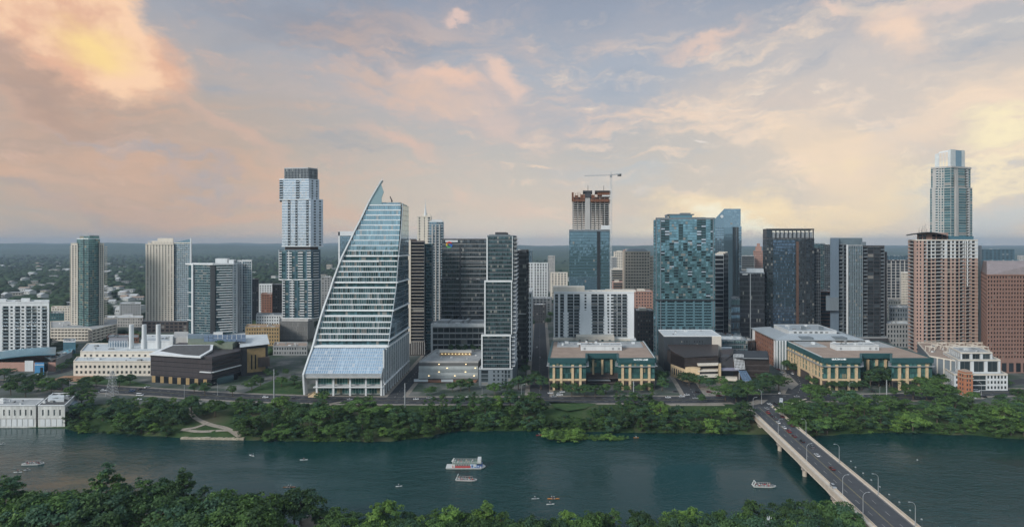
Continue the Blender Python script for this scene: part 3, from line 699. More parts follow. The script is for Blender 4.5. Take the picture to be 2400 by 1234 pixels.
block(r, fp, 10, z2, {0: grid(28, [(1.6, 0), (.5, 1), (.8, 0), (1, 3), (.15, 0), (1, 3), (.15, 0), (1, 3), (.15, 0), (1, 3), (.3, 0)], sill=.2, head=.8), 1: curt(28, 5)}, M['white_wall'], G_BLUE)
fp = foot(440, 600, D-14, 52)
block(r, fp, 0, 9.5, {0: grid(2, alt(14, .5, 1.3), sill=.25, head=.9), 1: curt(2, 6)}, M['white_wall'], G_WIN, rm='roof_white')
q = MB(); q.prism(foot(500, 522, D-16, 10), 0, 14); q.build('stair_tower', M['white_wall'], r)

# 5 ---- stacked offset tower
D = 735
r = bld('stacked_tower', 'tallest pale blue tower built as offset stacked blocks with a dark slatted crown', 655, D)
def jz(y): return zz(y, D)
def jfp(x0, x1, xc, dy=0.0): 
    a = pt(x0, D+dy); b_ = pt(xc, D-3+dy); c = pt(x1, D+8+dy)
    return [a, b_, c, pt(x1-1, D+38), pt(x0+1, D+38)]
W_ = lambda *k: segs(*k)
blocks = [(745, 655, 662, 751, 731, 15, 'lower'), (655, 587, 654, 751, 729, 11, 'lower'), (577, 468, 661, 757, 728, 17, 'upper'), (468, 421, 655, 748, 724, 8, 'upper')]
for yb, yt, x0, x1, xc, nf, kd in blocks:
    fp = jfp(x0, x1, xc); n_ = 14
    if kd == 'upper':
        f0 = [(2.2, 0), (1.0, 2), (1.8, 0), (.9, 2), (3.2, 0), (1.0, 2), (.7, 0)] if nf > 10 else [(1.0, 2), (3.6, 0), (1.0, 2), (2.6, 0)]
        fp_ = fp
        G2 = MB(); FR2 = MB()
        block(r, fp, jz(yb), jz(yt), {0: grid(nf, f0, sill=.15, head=.85), 1: grid(nf, [(.9, 0), (.6, 1), (.9, 0), (.6, 1), (.5, 0)], sill=.2, head=.8), 2: curt(nf, 4)}, M['spandrel_pale'], G_WIN, rm='roof_white', balm=[M['metal_white'], M['glass_pale']])
        for (A, B, nb_, xs_) in ((fp[0], fp[1], 0, f0),):
            tot = sum(c[0] for c in xs_); x = 0
            for wgt, k in xs_:
                if k == 0:
                    curtain(r, lerp(A, B, x/tot), lerp(A, B, (x+wgt)/tot), jz(yb), jz(yt), nf, max(1, int(wgt*2)), G2, FR2, spand=.3, bout=.12, mull=.1)
                x += wgt
        k = len(G2.f)
        for v in range(len(G2.v)): G2.v[v] = (G2.v[v][0], G2.v[v][1]-.08, G2.v[v][2])
        G2.build('pale_panel_grid', [G_PALE, SP_PALE], r, 'stuff'); FR2.build('mullion_grid', M['metal_white'], r, 'stuff')
    else:
        f0 = [(.6, 2), (.7, 3), (.35, 0), (1.0, 2), (.5, 3), (.2, 0), (.5, 3), (1.0, 2), (.5, 3), (.3, 0), (.8, 2)]
        block(r, fp, jz(yb), jz(yt), {0: grid(nf, f0, sill=.2, head=.85), 1: grid(nf, [(.4, 0), (1, 2), (.4, 0)], sill=.2, head=.85), 2: curt(nf, 4)}, M['spandrel_blue'], G_TEAL, rm='roof_white', balm=[M['metal_white'], M['metal_white']])
        q = MB(); q.strip(lerp(fp[0], fp[1], .33 if yb > 700 else .3), lerp(fp[0], fp[1], .345 if yb > 700 else .32), jz(yb), jz(yt), .8, 0); q.build('vertical_fin', M['metal_white'], r)
        q = MB(); q.strip(fp[0], lerp(fp[0], fp[1], .012), jz(yb), jz(yt)+1, 1.0, 0); q.build('vertical_fin', M['metal_white'], r)
    for A, B in ((fp[0], fp[1]), (fp[1], fp[2])):
        q = MB(); q.strip(A, B, jz(yb)-.5, jz(yb)+.6, 1.1, .5, e=.1); q.build('edge_band', M['metal_white'], r)
fp = jfp(668, 746, 727, 3); q = MB(); q.prism(fp, jz(587), jz(576)); q.build('recessed_storey', M['bronze_wall'], r)
fp = jfp(667, 744, 722, 4)
block(r, fp, jz(421), jz(394), {0: curt(4, 16, bout=.1, mull=.45, mout=.5, spand=0), 1: curt(4, 7, bout=.1, mull=.45, mout=.5, spand=0)}, M['metal_grey'], G_SMOKE, M['mullion'])
for px in (668, 726, 744):
    q = MB(); p = pt(px, D+6); q.tube((*p, jz(394)), (*p, jz(391)), .25); q.build('mast', M['metal_grey'], r)
fp = jfp(655, 735, 720, -8)
block(r, fp, 4, jz(752), {0: curt(4, 30, bout=.1, mull=.4, mout=.8, spand=0), 1: curt(4, 8, bout=.1, mull=.4, mout=.8, spand=0)}, M['dark_concrete'], G_SMOKE, M['concrete'])
q = MB(); q.prism(fp, 0, 4); q.build('ground_storey', M['dark_concrete'], r)
fp = jfp(660, 745, 722, -4); q = MB(); q.prism(fp, jz(752), jz(745)); q.build('terrace_storey', M['concrete'], r)

# 7 ---- tower just left of the sail, far behind it
D = 1000
r = bld('office_tower', 'distant white-topped blue glass tower showing just left of the sail shaped tower', 793, D)
fp = foot(793, 835, D, 35); z1 = zz(543, D)
block(r, fp, 0, z1, {0: curt(34, 10), 1: curt(34, 5)}, M['white_wall'], G_BLUE, M['mullion'], SP_BLUE)
q = MB(); q.strip(fp[0], fp[1], z1-7, z1+1, .5, .3); q.build('top_band', M['metal_white'], r)
q = MB(); q.strip(fp[0], lerp(fp[0], fp[1], .09), 0, z1, .5, .3); q.build('edge_fin', M['metal_white'], r)
# ---------------------------------------------------------------- the sail shaped tower
r = thing('sail_tower', 'white banded glass tower shaped like a sail with a pointed tip, in the middle left', 'skyscraper', (-140, 480, 0))
# profile by height: distance of the front face, left edge, right corner
PZ = [17, 38, 65, 88, 115, 133, 152, 168]; PD = [463, 486, 501, 515, 523, 531, 537, 540]
LZ = [0, 12, 29, 45, 68, 93, 116, 139, 158, 170, 190]; LX = [-174, -174.8, -175, -174, -171.5, -167, -160.5, -152, -144, -139, -127]
XR = -108.0; BACK = 566.0
fD = lambda z: float(np.interp(z, PZ, PD)); fL = lambda z: float(np.interp(z, LZ, LX))
NFL = 26; ZB, ZT = 38.5, 166.0; FH = (ZT-ZB)/NFL
terr = {0, 5, 10, 15}                                     # open terrace storeys
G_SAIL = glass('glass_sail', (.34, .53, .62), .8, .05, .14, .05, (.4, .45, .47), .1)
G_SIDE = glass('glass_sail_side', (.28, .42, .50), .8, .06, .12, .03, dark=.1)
back = lambda z: BACK - max(0, z-120)*.0
def hband(z, h, out, x0, x1, d): 
    q = MB(); q.box(x0, x1, d-out, d+2.5, z-h, z+h); return q
rs = random.Random(11)
core = MB(); slab_m = M['bright_white']
for i in range(NFL):
    z0, z1 = ZB+i*FH, ZB+(i+1)*FH; d = fD((z0+z1)/2); xl0 = fL(z0); xl = fL((z0+z1)/2); rec = 3.2 if i in terr else 0.0
    xr = XR-.4-(1.5 if rec else 0)
    top5 = i >= NFL-9
    # pane row of one floor, pane by pane, with mullions
    Gq = MB(); Fq = MB(); nb = int((xr-xl)/2.1)
    for j in range(nb):
        a = xl+1.2+(xr-xl-1.2)*j/nb; b_ = xl+1.2+(xr-xl-1.2)*(j+1)/nb; y0 = d+1.0+rec
        e = [rs.uniform(-.02, .02) for _ in range(4)]
        Gq.quad((a, y0+e[0], z0+.5), (b_, y0+e[1], z0+.5), (b_, y0+e[2], z1-.3), (a, y0+e[3], z1-.3), 1 if (not top5 and rs.random() < .5) else 0)
        if not top5 and not rec: Fq.box(a-.07, a+.07, y0-.7, y0-.02, z0+.5, z1-.3)
        elif not rec: Fq.box(a-.06, a+.06, y0-.15, y0-.02, z0+.5, z1-.3)
    Gq.build('window_band', [G_SAIL, G_TEAL] if not rec else [G_TEAL, G_TEAL], r, 'stuff')
    Fq.build('mullion_row', M['concrete'] if not top5 else M['mullion'], r, 'stuff')
    # white slab edge, broken into two steps like a zigzag
    cut = xl+(XR-xl)*rs.uniform(.25, .7); s1, s2 = rs.uniform(.1, .9), rs.uniform(.1, .9)
    hh = .70 if (i in terr or i-1 in terr) else .50
    q = MB(); q.box(xl0+.2, cut, d-s1, d+4, z0-hh, z0+hh); q.box(cut, XR-.2, d-s2, d+4, z0-hh+.004, z0+hh-.004); q.build('floor_slab', slab_m, r)
    core.prism([(xl+3, d+4.4), (XR-3, d+4.4), (XR-3, BACK-1), (xl+3, BACK-1)], z0-.3, z1-.3, 0)
core.build('core', M['dark_concrete'], r)
# top storey screen
d = fD(ZT); q = MB(); q.box(fL(ZT), XR-.3, d-.3, d+3, ZT-.5, ZT+.5); q.build('floor_slab', slab_m, r)
G = MB(); FR = MB()
curtain(r, (fL(ZT)+1, d+1), (XR-1, d+1), ZT+.5, zz(475, d), 2, 16, G, FR, spand=0, mull=.1, mout=.1, bfr=.08)
curtain(r, (XR-1, d+1), (XR+1, BACK), ZT+.5, zz(476, d), 2, 12, G, FR, spand=0, mull=.1, mout=.1, bfr=.08)
G.build('crown_glass', [G_SAIL, SP_BLUE], r, 'stuff'); FR.build('mullion_grid', M['mullion'], r, 'stuff')
q = MB(); q.box(fL(ZT)+6, XR-2, d+4, BACK-2, ZT+.5, ZT+3); q.build('roof', M['roof_grey'], r)
# right side: flat glass wall seen along the street; its front edge leans with the face
G = MB(); nb = 20
for i in range(-1, NFL):
    z0, z1 = ZB+i*FH, ZB+(i+1)*FH; d0, d1 = fD(z0), fD(z1)
    rec = .8 if i in terr else 0
    for j in range(nb):
        def PP(t, z, dd): return (XR+.04*(dd-500)-rec*.8, dd, z)
        a0, a1 = d0+(BACK-d0)*j/nb, d0+(BACK-d0)*(j+1)/nb; b0, b1 = d1+(BACK-d1)*j/nb, d1+(BACK-d1)*(j+1)/nb
        e = [rs.uniform(-.015, .015) for _ in range(4)]
        p = [PP(0, z0, a0), PP(0, z0, a1), PP(0, z1, b1), PP(0, z1, b0)]
        G.quad(*[(x+ee, y, z) for (x, y, z), ee in zip(p, e)], 1 if rec else 0)
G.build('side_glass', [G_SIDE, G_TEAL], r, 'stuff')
FR = MB()
for i in range(NFL+1):
    z = ZB+i*FH; dd = fD(z); h = .12; x0, x1 = XR+.04*(dd-500), XR+.04*(BACK-500)
    FR.prism([(x0, dd), (x0+.18, dd), (x1+.18, BACK), (x1, BACK)], z-h, z+h)
FR.build('side_mullion_row', M['mullion'], r, 'stuff')
for i in sorted(terr | {16}):
    z = ZB+(i+1)*FH if i != 16 else ZB; dd = fD(z); x0, x1 = XR+.04*(dd-500), XR+.04*(BACK-500); q = MB()
    q.prism([(x0-.5, dd-.8), (x0+1.0, dd-.8), (x1+1.0, BACK), (x1-.5, BACK)], z-.55, z+.55); q.build('side_band', slab_m, r)
q = MB()                                               # leaning white corner trim
for i in range(len(PZ)-1):
    za, zb = PZ[i], PZ[i+1]; xa, xb = XR+.04*(PD[i]-500), XR+.04*(PD[i+1]-500)
    q.hexa([(xa-.5, PD[i]-.3, za), (xa+.25, PD[i]-.3, za), (xa+.25, PD[i]+.6, za), (xa-.5, PD[i]+.6, za)], [(xb-.5, PD[i+1]-.3, zb), (xb+.25, PD[i+1]-.3, zb), (xb+.25, PD[i+1]+.6, zb), (xb-.5, PD[i+1]+.6, zb)])
q.build('corner_trim', M['mullion'], r)
# lower apron of pale glass, leaning out over the street
G = MB(); FR = MB(); nfa, nba = 8, 34; za, zb = 19.5, 37.6
for i in range(nfa):
    z0, z1 = za+(zb-za)*i/nfa, za+(zb-za)*(i+1)/nfa; d0, d1 = fD(z0), fD(z1)
    for j in range(nba):
        xa0, xb0 = fL(z0)+1+(XR-fL(z0)-2.2)*j/nba, fL(z0)+1+(XR-fL(z0)-2.2)*(j+1)/nba
        e = [rs.uniform(-.02, .02) for _ in range(4)]
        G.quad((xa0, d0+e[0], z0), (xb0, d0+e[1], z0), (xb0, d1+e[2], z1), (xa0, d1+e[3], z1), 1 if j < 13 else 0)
    FR.hexa([(fL(z0)+1, d0-.12, z0-.1), (XR-1.2, d0-.12, z0-.1), (XR-1.2, d0+.1, z0-.1), (fL(z0)+1, d0+.1, z0-.1)], [(fL(z0)+1, d0-.12, z0+.1), (XR-1.2, d0-.12, z0+.1), (XR-1.2, d0+.1, z0+.1), (fL(z0)+1, d0+.1, z0+.1)])
d0, d1 = fD(za), fD(zb)
for j in range(nba+1):
    x = fL(za)+1+(XR-fL(za)-2.2)*j/nba
    FR.hexa([(x-.06, d0-.14, za), (x+.06, d0-.14, za), (x+.06, d0+.1, za), (x-.06, d0+.1, za)], [(x-.06, d1-.14, zb), (x+.06, d1-.14, zb), (x+.06, d1+.1, zb), (x-.06, d1+.1, zb)])
G_AP = glass('glass_apron', (.50, .62, .72), .8, .10, .07, .03, (.5, .55, .6), .05); G_AP2 = glass('glass_apron_light', (.44, .54, .63), .8, .10, .07, .03, (.5, .55, .6), .05)
G.build('apron_glass', [G_AP, G_AP2], r, 'stuff'); FR.build('mullion_grid', M['metal_white'], r, 'stuff')
q = MB(); q.box(fL(za)+1, XR-1, d0-.4, d0+3, za-3.4, za-.3); q.build('louver_band', M['metal_grey'], r)
q = MB()
for j in range(70):
    x = fL(za)+1.3+(XR-fL(za)-2.6)*j/69; q.box(x-.12, x+.12, d0-.7, d0-.4, za-3.3, za-.4)
q.build('louver_fins', M['metal_white'], r, 'stuff')
q = MB(); q.box(fL(37)+.5, XR-.3, fD(38.4)-1.2, fD(38.4)+4, 37.7, 39.0); q.build('floor_slab', slab_m, r)
# open ground storey with tall white columns and a glass lobby
for px in (743, 782, 821, 858, 894):
    x = (px-1200)/1300*470; q = MB(); q.box(x-.75, x+.75, 469, 470.6, 0, 16.2); q.build('column', M['white_wall'], r)
G = MB(); FR = MB(); curtain(r, (-166, 475), (-111, 475), 0, 16, 2, 24, G, FR, spand=.06, mull=.1, mout=.12, bfr=.3)
G.build('lobby_glass', [G_GREEN, SP_GREEN], r, 'stuff'); FR.build('mullion_grid', M['metal_white'], r, 'stuff')
q = MB(); q.box(-168, -109.5, 468.5, 476, 6.8, 7.7); q.build('mezzanine_slab', M['metal_white'], r)
q = MB(); q.box(-172, XR-.8, 464, BACK-1, 16.15, 17.0); q.prism([(-166, 476), (-112, 476), (-112, BACK-2), (-166, BACK-2)], 0, 16.1); q.build('podium', M['concrete'], r)
# right side podium: tall white piers
for j in range(13):
    y = 470+j*(BACK-472)/12; x = XR+.04*(y-500)-.3; q = MB(); q.box(x, x+1.2, y, y+1.3, 0, 38.3); q.build('pier', M['white_wall'], r)
G = MB(); FR = MB(); curtain(r, (XR-1.6, 471), (XR+1.6, BACK), 9, 38.2, 7, 26, G, FR, spand=.12, mull=.1, bfr=.1); G.build('side_glass', [G_TEAL, SP_TEAL], r, 'stuff'); FR.build('mullion_grid', M['mullion'], r, 'stuff')
q = MB(); q.prism([(XR-2.6, 472), (XR-2, 472), (XR+1, BACK), (XR, BACK)], 0, 9); q.build('shop_front', G_SMOKE, r)
q = MB(); q.prism([(XR-1, 470), (XR+.6, 470), (XR+3.8, BACK), (XR+2, BACK)], 9, 9.9); q.build('side_band', slab_m, r)
# swept white edge up to the tip, and the glass fin of the tip
q = MB(); zs_ = list(np.linspace(2, 190, 34))
def edge(z): return (fL(z), fD(z) if z > 17 else 466+(z-17)*.0)
for a, b_ in zip(zs_[:-1], zs_[1:]):
    x0, y0 = edge(a); x1, y1 = edge(b_); t0 = .8; t1 = .8
    q.hexa([(x0-.6, y0-1.6, a), (x0+t0, y0-1.6, a), (x0+t0, y0+5, a), (x0-.6, y0+5, a)], [(x1-.6, y1-1.6, b_), (x1+t1, y1-1.6, b_), (x1+t1, y1+5, b_), (x1-.6, y1+5, b_)])
q.build('sail_edge', M['white_wall'], r)
ZR = zz(474, 541); tip = (-127, 541, 190); q = MB()
fin = [(-141.5, ZR-3), (-126.5, ZR-3), (-127, ZR+4), (-124.8, ZR+10), (-127.3, ZR+17), (-126.7, 189)]
left = [(fL(z), z) for z in (188, 184, 178, 172)]
pl_ = fin+left
k = len(q.v); n_ = len(pl_)
q.v += [(x, 539.6, z) for x, z in pl_]+[(x, 540.6, z) for x, z in pl_]
q.f.append(tuple(range(k, k+n_))); q.mi.append(0); q.f.append(tuple(range(k+2*n_-1, k+n_-1, -1))); q.mi.append(0)
for i in range(n_):
    j = (i+1) % n_; q.f.append((k+i, k+n_+i, k+n_+j, k+j)); q.mi.append(0)
q.build('tip_fin', glass('glass_tip', (.30, .42, .44), .5, .15, .1, .0), r)
q = MB(); q.tube((-127, 540, 188), (-126.2, 540, 193), .3, .15); q.build('tip_light', M['metal_white'], r)
cr = thing('window_crane', 'small dark roof crane on top of the sail shaped tower', 'crane', (pt(915, 545)[0], 545, ZR+.5))
p = pt(918, 545); q = MB(); q.tube((p[0], 545, ZT+3), (p[0], 545, ZR+2), .7); q.build('mast', M['metal_dark'], cr)
q = MB(); q.tube((p[0]+.6, 545, ZR+1), (p[0]-1.6, 545, ZR+6), .75, .5); q.build('boom', M['metal_dark'], cr)
# steps on the left of the lobby
r2 = thing('entrance_steps', 'pale stepped plinth at the left foot of the sail shaped tower', 'steps', (pt(735, 468)[0], 468, 0))
for i in range(5):
    q = MB(); q.prism([pt(722+i*3, 464+i*1.2), pt(752-i*1.5, 464+i*1.2), pt(752-i, 474), pt(722+i*3, 474)], i*.5, i*.5+.5); q.build('step', M['stone_cream'], r2)
# ---------------------------------------------------------------- between the sail and the teal tower
# 8 ---- dark banded tower with a teal flank
D = 640
r = bld('office_tower', 'dark brown banded tower with pale corner piers standing right behind the sail shaped tower', 958, D)
z1 = zz(566, D); fp = foot(955, 994, D, 40, -.13)
block(r, fp, 16, z1, {0: grid(30, [(.25, 0), (3.2, 3)], sill=.1, head=.72, rec=1.0), 1: curt(30, 8, bfr=.22)}, M['bronze_wall'], G_SMOKE)
q = MB(); q.strip(pt(957, D-.5), pt(963, D-.5), 14, z1+2, .8, .5); q.build('corner_pier', M['cream_wall'], r)
q = MB()
for i in range(30):
    z = 16+i*(z1-16)/30; q.strip(pt(963, D-.2), pt(994, D-.2), z-.18, z+.2, .5, 0)
q.build('slab_edge_grid', M['cream_wall'], r, 'stuff')
q = MB(); q.prism(fp, 0, 16); q.build('podium', M['bronze_wall'], r)
for i in range(9):
    q = MB(); A, B = lerp(fp[0], fp[1], i/9), lerp(fp[0], fp[1], i/9+.03); q.strip(A, B, 1, 16, 1.0, 0); q.build('pier', M['concrete'], r)
    q = MB(); A, B = lerp(fp[1], fp[2], i/9), lerp(fp[1], fp[2], i/9+.03); q.strip(A, B, 1, 16, .8, 0); q.build('pier', M['concrete'], r)
plant(r, fp, z1, [(.1, .5, .2, .7, 3)], M['bronze_wall'])
D2 = D+14
fp = foot(991, 1012, D2, 46, -.11); z2 = zz(573, D2)
block(r, fp, 4, z2, {0: curt(34, 4, bfr=.15, bout=.4, mull=0), 1: curt(34, 8)}, M['teal_metal'], G_TEAL, M['mullion'], SP_TEAL)
q = MB(); q.strip(pt(994, D2-.5), pt(998, D2-.5), 10, z2-4, .8, 0); q.build('slot', M['spandrel_dark'], r)
# 9 ---- tower with a spire
D = 800
r = bld('residential_tower', 'white and glass tower with a thin spire behind the brown banded tower', 978, D)
z1 = zz(508, D); z2 = zz(520, D)
fp = foot(978, 1010, D, 30, -.1)
block(r, fp, 0, z1, {0: grid(44, [(.5, 0), (.5, 1), (1.2, 0), (.4, 1), (.9, 0), (.8, 2), (.3, 0)], sill=.2, head=.8)}, M['cream_wall'], G_WIN, rm='roof_white')
fp2 = foot(1006, 1039, D-6, 34, -.1)
block(r, fp2, 0, z2, {0: curt(42, 6, bfr=.22, bout=.5), 1: curt(42, 6, bfr=.22)}, M['white_wall'], G_BLUE, M['metal_white'], SP_BLUE)
q = MB()
for px in (1012, 1020, 1029): q.strip(pt(px, D-6.5), pt(px+2.6, D-6.5), 10, z2-4, .9, 0)
q.build('balcony_pier', M['concrete'], r, 'stuff')
sp = pt(997, D+6); q = MB(); q.tube((*sp, z1), (*sp, zz(490, D)), 2.2, 1.2, 8); q.tube((*sp, zz(490, D)), (*sp, zz(478, D)), 1.0, .6); q.tube((*sp, zz(478, D)), (*sp, zz(463, D)), .3, .12); q.build('spire', M['white_wall'], r)
plant(r, fp, z1, [(.35, .9, .2, .8, 5), (.55, 1.0, .1, .5, 2.4)], M['cream_wall'])
plant(r, fp2, z2, [(.1, .9, .2, .8, 3.2)], M['white_wall'])
# 10 ---- dark office block with a coloured emblem
D = 690
r = bld('office_tower', 'broad dark office block with thin pale floor lines and a coloured ring emblem on top', 1037, D)
z1 = zz(562, D); fp = foot(1036, 1148, D, 50, -.02)
zm = zz(655, D)
block(r, fp, 8, z1, {0: curt(24, 26, spand=.32, bfr=.26, bout=.45, mull=.04), 1: curt(24, 10)}, M['dark_wall'], G_DARK, M['concrete'], SP_DARK, ph=1.5)
fpx = [pt(1034, D-5), pt(1142, D-5), pt(1142, D), pt(1034, D)]
block(r, fpx, 8, zm, {0: curt(14, 26, spand=.3, bfr=.32, bout=.5, mull=.04), 3: curt(14, 2)}, M['dark_wall'], G_DARK, M['metal_grey'], SP_DARK, ph=.8)
q = MB()
for i in range(5): 
    z = zz(602+i*13, D); q.strip(pt(1079, D-.8), pt(1140, D-.8), z-.35, z+.35, .5, 0)
q.build('pale_line', M['metal_grey'], r)
q = MB(); q.strip(pt(1077, D-5.5), pt(1080, D-5.5), 8, z1-6, .6, 0); q.build('shadow_joint', M['spandrel_dark'], r)  # upright strip in the dark spandrel colour, proud of the front
for nm, c, a0, a1 in (('red', (.55, .05, .04), 35, 150), ('yellow', (.65, .42, .03), 150, 205), ('green', (.04, .32, .10), 205, 305), ('blue', (.04, .16, .55), 305, 372)):
    q = MB(); cxx, cz = pt(1053, D)[0], zz(573, D); n_ = 8; ro, ri = 4.0, 2.4
    for i in range(n_):
        t0, t1 = R(a0+(a1-a0)*i/n_), R(a0+(a1-a0)*(i+1)/n_)
        q.hexa([(cxx+ri*math.cos(t0), D-.9, cz+ri*math.sin(t0)), (cxx+ro*math.cos(t0), D-.9, cz+ro*math.sin(t0)), (cxx+ro*math.cos(t0), D-.2, cz+ro*math.sin(t0)), (cxx+ri*math.cos(t0), D-.2, cz+ri*math.sin(t0))],
               [(cxx+ri*math.cos(t1), D-.9, cz+ri*math.sin(t1)), (cxx+ro*math.cos(t1), D-.9, cz+ro*math.sin(t1)), (cxx+ro*math.cos(t1), D-.2, cz+ro*math.sin(t1)), (cxx+ri*math.cos(t1), D-.2, cz+ri*math.sin(t1))])
    if nm == 'blue': q.box(cxx, cxx+3.7, D-.9, D-.2, cz-.75, cz+.75)
    q.build('emblem', mat('emblem_'+nm, c, .4, emit=(*c, .08)), r, label=nm+' arc of the ring emblem')
q = MB(); q.box(pt(1044, D)[0], pt(1073, D)[0], D-.7, D-.1, z1-2.6, z1-.3); q.build('sign_strip', M['metal_white'], r)
q = MB(); q.prism(foot(1034, 1148, D-4, 50), 0, 8); q.build('podium', M['dark_wall'], r)
# 11 ---- hotel wing, pool deck and garage in front
D = 590
r = bld('hotel_wing', 'low white framed hotel wing with dark balconies behind the rooftop pool deck', 1012, D)
z1 = zz(760, D); fp = foot(1010, 1136, D, 26); zb = zz(822, D)
block(r, fp, 0, z1, {0: grid(4, [(.5, 0)]+[(2.4, 2), (.18, 0)]*9, z0=zb, z1=z1-3, sill=.1, head=.9), 1: curt(4, 4)}, M['grey_wall'], G_WIN, rm='roof_grey', balm=[M['white_wall'], M['metal_grey']])
q = MB(); q.strip(fp[0], fp[1], z1-2.4, z1+1.2, 1.2, .5); q.build('white_frame', M['white_wall'], r)
q = MB(); q.strip(fp[0], lerp(fp[0], fp[1], .035), 8, z1-2.4, 1.2, .5); q.build('white_frame', M['white_wall'], r)
plant(r, fp, z1, [(.1, .3, .2, .9, 3), (.32, .55, .3, .9, 2.4), (.6, .66, .2, .9, 3.4), (.7, .95, .4, .9, 2.2)], M['metal_grey'])
D = 530
r = bld('parking_garage', 'garage clad in pale ribbed metal with glowing lamps, below the rooftop pool deck', 983, D)
z1 = zz(851, D-4); fp = foot(982, 1121, D-10, 62); zt = 17.0
q = MB(); q.prism(fp, 0, zt); q.build('wall', M['dark_concrete'], r); roof(r, fp, zt+.6, M['roof_grey'], M['concrete'], .8)
mat('ribbed_metal', (.52, .55, .54), .5, .2, var=.1)
for i in range(4):
    za = zz(886, D-10)+.1+i*2.9; q = MB(); q.strip(lerp(fp[0], fp[1], -.01+.004*i), lerp(fp[0], fp[1], 1.0-.004*(i % 2)), za, za+2.75, .7+.25*(i % 2), 0); q.build('cladding_panel', M['ribbed_metal'], r)
    q = MB()
    for j in range(90): q.strip(lerp(fp[0], fp[1], j/90), lerp(fp[0], fp[1], (j+.4)/90), za+.1, za+2.7, 1.05, -.9)
    q.build('cladding_rib', M['ribbed_metal'], r, 'stuff')
lampm = mat('lamp_glow', (1, .8, .45), .5, emit=(1.0, .72, .35, 2.2))
for px, py in ((1029, 853), (1092, 853), (1114, 862), (1029, 871), (1091, 871), (1005, 880), (1066, 880), (1111, 880), (1048, 862)):
    q = MB(); x, D_ = pt(px, fp[0][1]-1.5); z = zz(py, D_); q.box(x-.6, x+.6, D_, D_+.5, z-.22, z+.22); q.build('lamp', lampm, r)
q = MB(); q.prism([pt(1031, 552), pt(1104, 552), pt(1104, 560), pt(1031, 560)], zt, zt+3.5); q.build('pavilion', M['stone_cream'], r)
q = MB(); q.prism([pt(1030, 550), pt(1105, 550), pt(1105, 561), pt(1030, 561)], zt+3.5, zt+4.2); q.build('pavilion_roof', M['cream_wall'], r)
for i in range(9):
    q = MB(); x, D_ = pt(1036+i*8, 549.6); q.box(x-.4, x+.4, D_, D_+.3, zt+2.2, zt+2.8); q.build('lamp', lampm, r)
mat('pool_water', (.05, .38, .40), .1); p0 = [pt(1083, 570), pt(1101, 570), pt(1101, 580), pt(1083, 580)]
q = MB(); q.prism(p0, zt+.62, zt+.8); q.build('pool', M['pool_water'], r)
for k in range(14):
    q = MB(); x, D_ = pt(1062+3.6*k, 566+(k % 3)*8); q.box(x, x+.8, D_, D_+2, zt+.6, zt+1.05); q.build('sun_lounger', M['metal_white'], r)
q = MB(); fp_ = foot(970, 1116, D-16, 8); q.prism(fp_, 0, zz(893, D-16)); q.build('brick_base', M['brick'], r)
for a, b_ in ((970, 1003), (1034, 1062)):
    q = MB(); q.prism([pt(a, D-18), pt(b_, D-18), pt(b_, D-9), pt(a, D-9)], zz(893, D-16), zz(893, D-16)+.6); q.build('base_roof', M['roof_white'], r)
# 12 ---- three stacked dark glass boxes with white frames
D = 505
r = bld('residential_tower', 'slim dark glass tower of three stacked boxes edged with white frames and slatted right side', 1123, D)
zs_ = [zz(y, D) for y in (862, 785, 659, 553)]
q = MB(); fpb = foot(1122, 1201, D-3, 46); q2 = shell(r, fpb, 0, zs_[0], M['grey_wall'], (0,)); G = MB()
facade(r, fpb[0], fpb[1], 0, zs_[0]-1, 4, segs(0,0,6,3,22,0,34,1,38,0,44,1,48,0,54,1,58,0,61,3,66,0,68,3,74,0,79), q2, G, Gm=G_WIN)
q2.quad((*fpb[0], zs_[0]-1), (*fpb[1], zs_[0]-1), (*fpb[1], zs_[0]), (*fpb[0], zs_[0]))
mat('slate_wall', (.16, .19, .21), .7, streak=True); q2.build('wall', M['slate_wall'], r); G.build('window_grid', G_WIN, r, 'stuff'); roof(r, fpb, zs_[0], M['roof_grey'], M['metal_white'], .5)
for k, (xa, xb, dy) in enumerate(((1130, 1198, 0), (1137, 1201, 3), (1142, 1203, 6))):
    fp = foot(xa, xb, D+dy, 40-dy, .10); za, zb = zs_[k], zs_[k+1]; nf = (8, 13, 11)[k]
    block(r, fp, za, zb, {0: curt(nf, 16, bfr=.2, bout=.3, spand=.34, mull=.05), 1: grid(nf, [(.1, 0), (1, 2)]*5+[(.2, 0)], sill=.05, head=.85)}, M['slate_wall'], G_DEEP, M['mullion'], SP_DARK, rm='roof_dark', balm=[M['metal_white'], M['metal_grey']], ph=.8)
    if k < 2: 
        q = MB(); q.strip(lerp(fp[0], fp[1], -.03), lerp(fp[0], fp[1], 1.0), zb-.8, zb+.9, 1.0, .2); q.build('white_frame', M['metal_white'], r)
        q = MB(); q.strip(lerp(fp[0], fp[1], .95), lerp(fp[0], fp[1], .985), za, zb-.8, 1.1, 0); q.build('white_frame', M['metal_white'], r)
    else:
        q = MB(); q.strip(lerp(fp[0], fp[1], .955), lerp(fp[0], fp[1], .98), za+1, zb, .9, 0); q.build('white_frame', M['metal_white'], r)
    q = MB(); q.strip(lerp(fp[0], fp[1], -.03), lerp(fp[0], fp[1], .02), za, zb-.8, 1.1, 0); q.build('white_frame', M['metal_white'], r)
    q = MB()
    for i in range(nf):
        z = za+(i+.5)*(zb-za)/nf; A = Vector(fp[1]); B = Vector(fp[2]); q.prism([tuple(A+Vector((0, 0))), tuple(A+Vector((3.4, 0))), tuple(B+Vector((2.0, 0))), tuple(B)], z-.2, z+.25)
    q.build('side_balcony_grid', M['white_wall'], r, 'stuff')
fpt = foot(1146, 1190, D+12, 22); q = MB(); q.prism(fpt, zs_[3], zs_[3]+1.6); q.build('crown', M['slate_wall'], r)
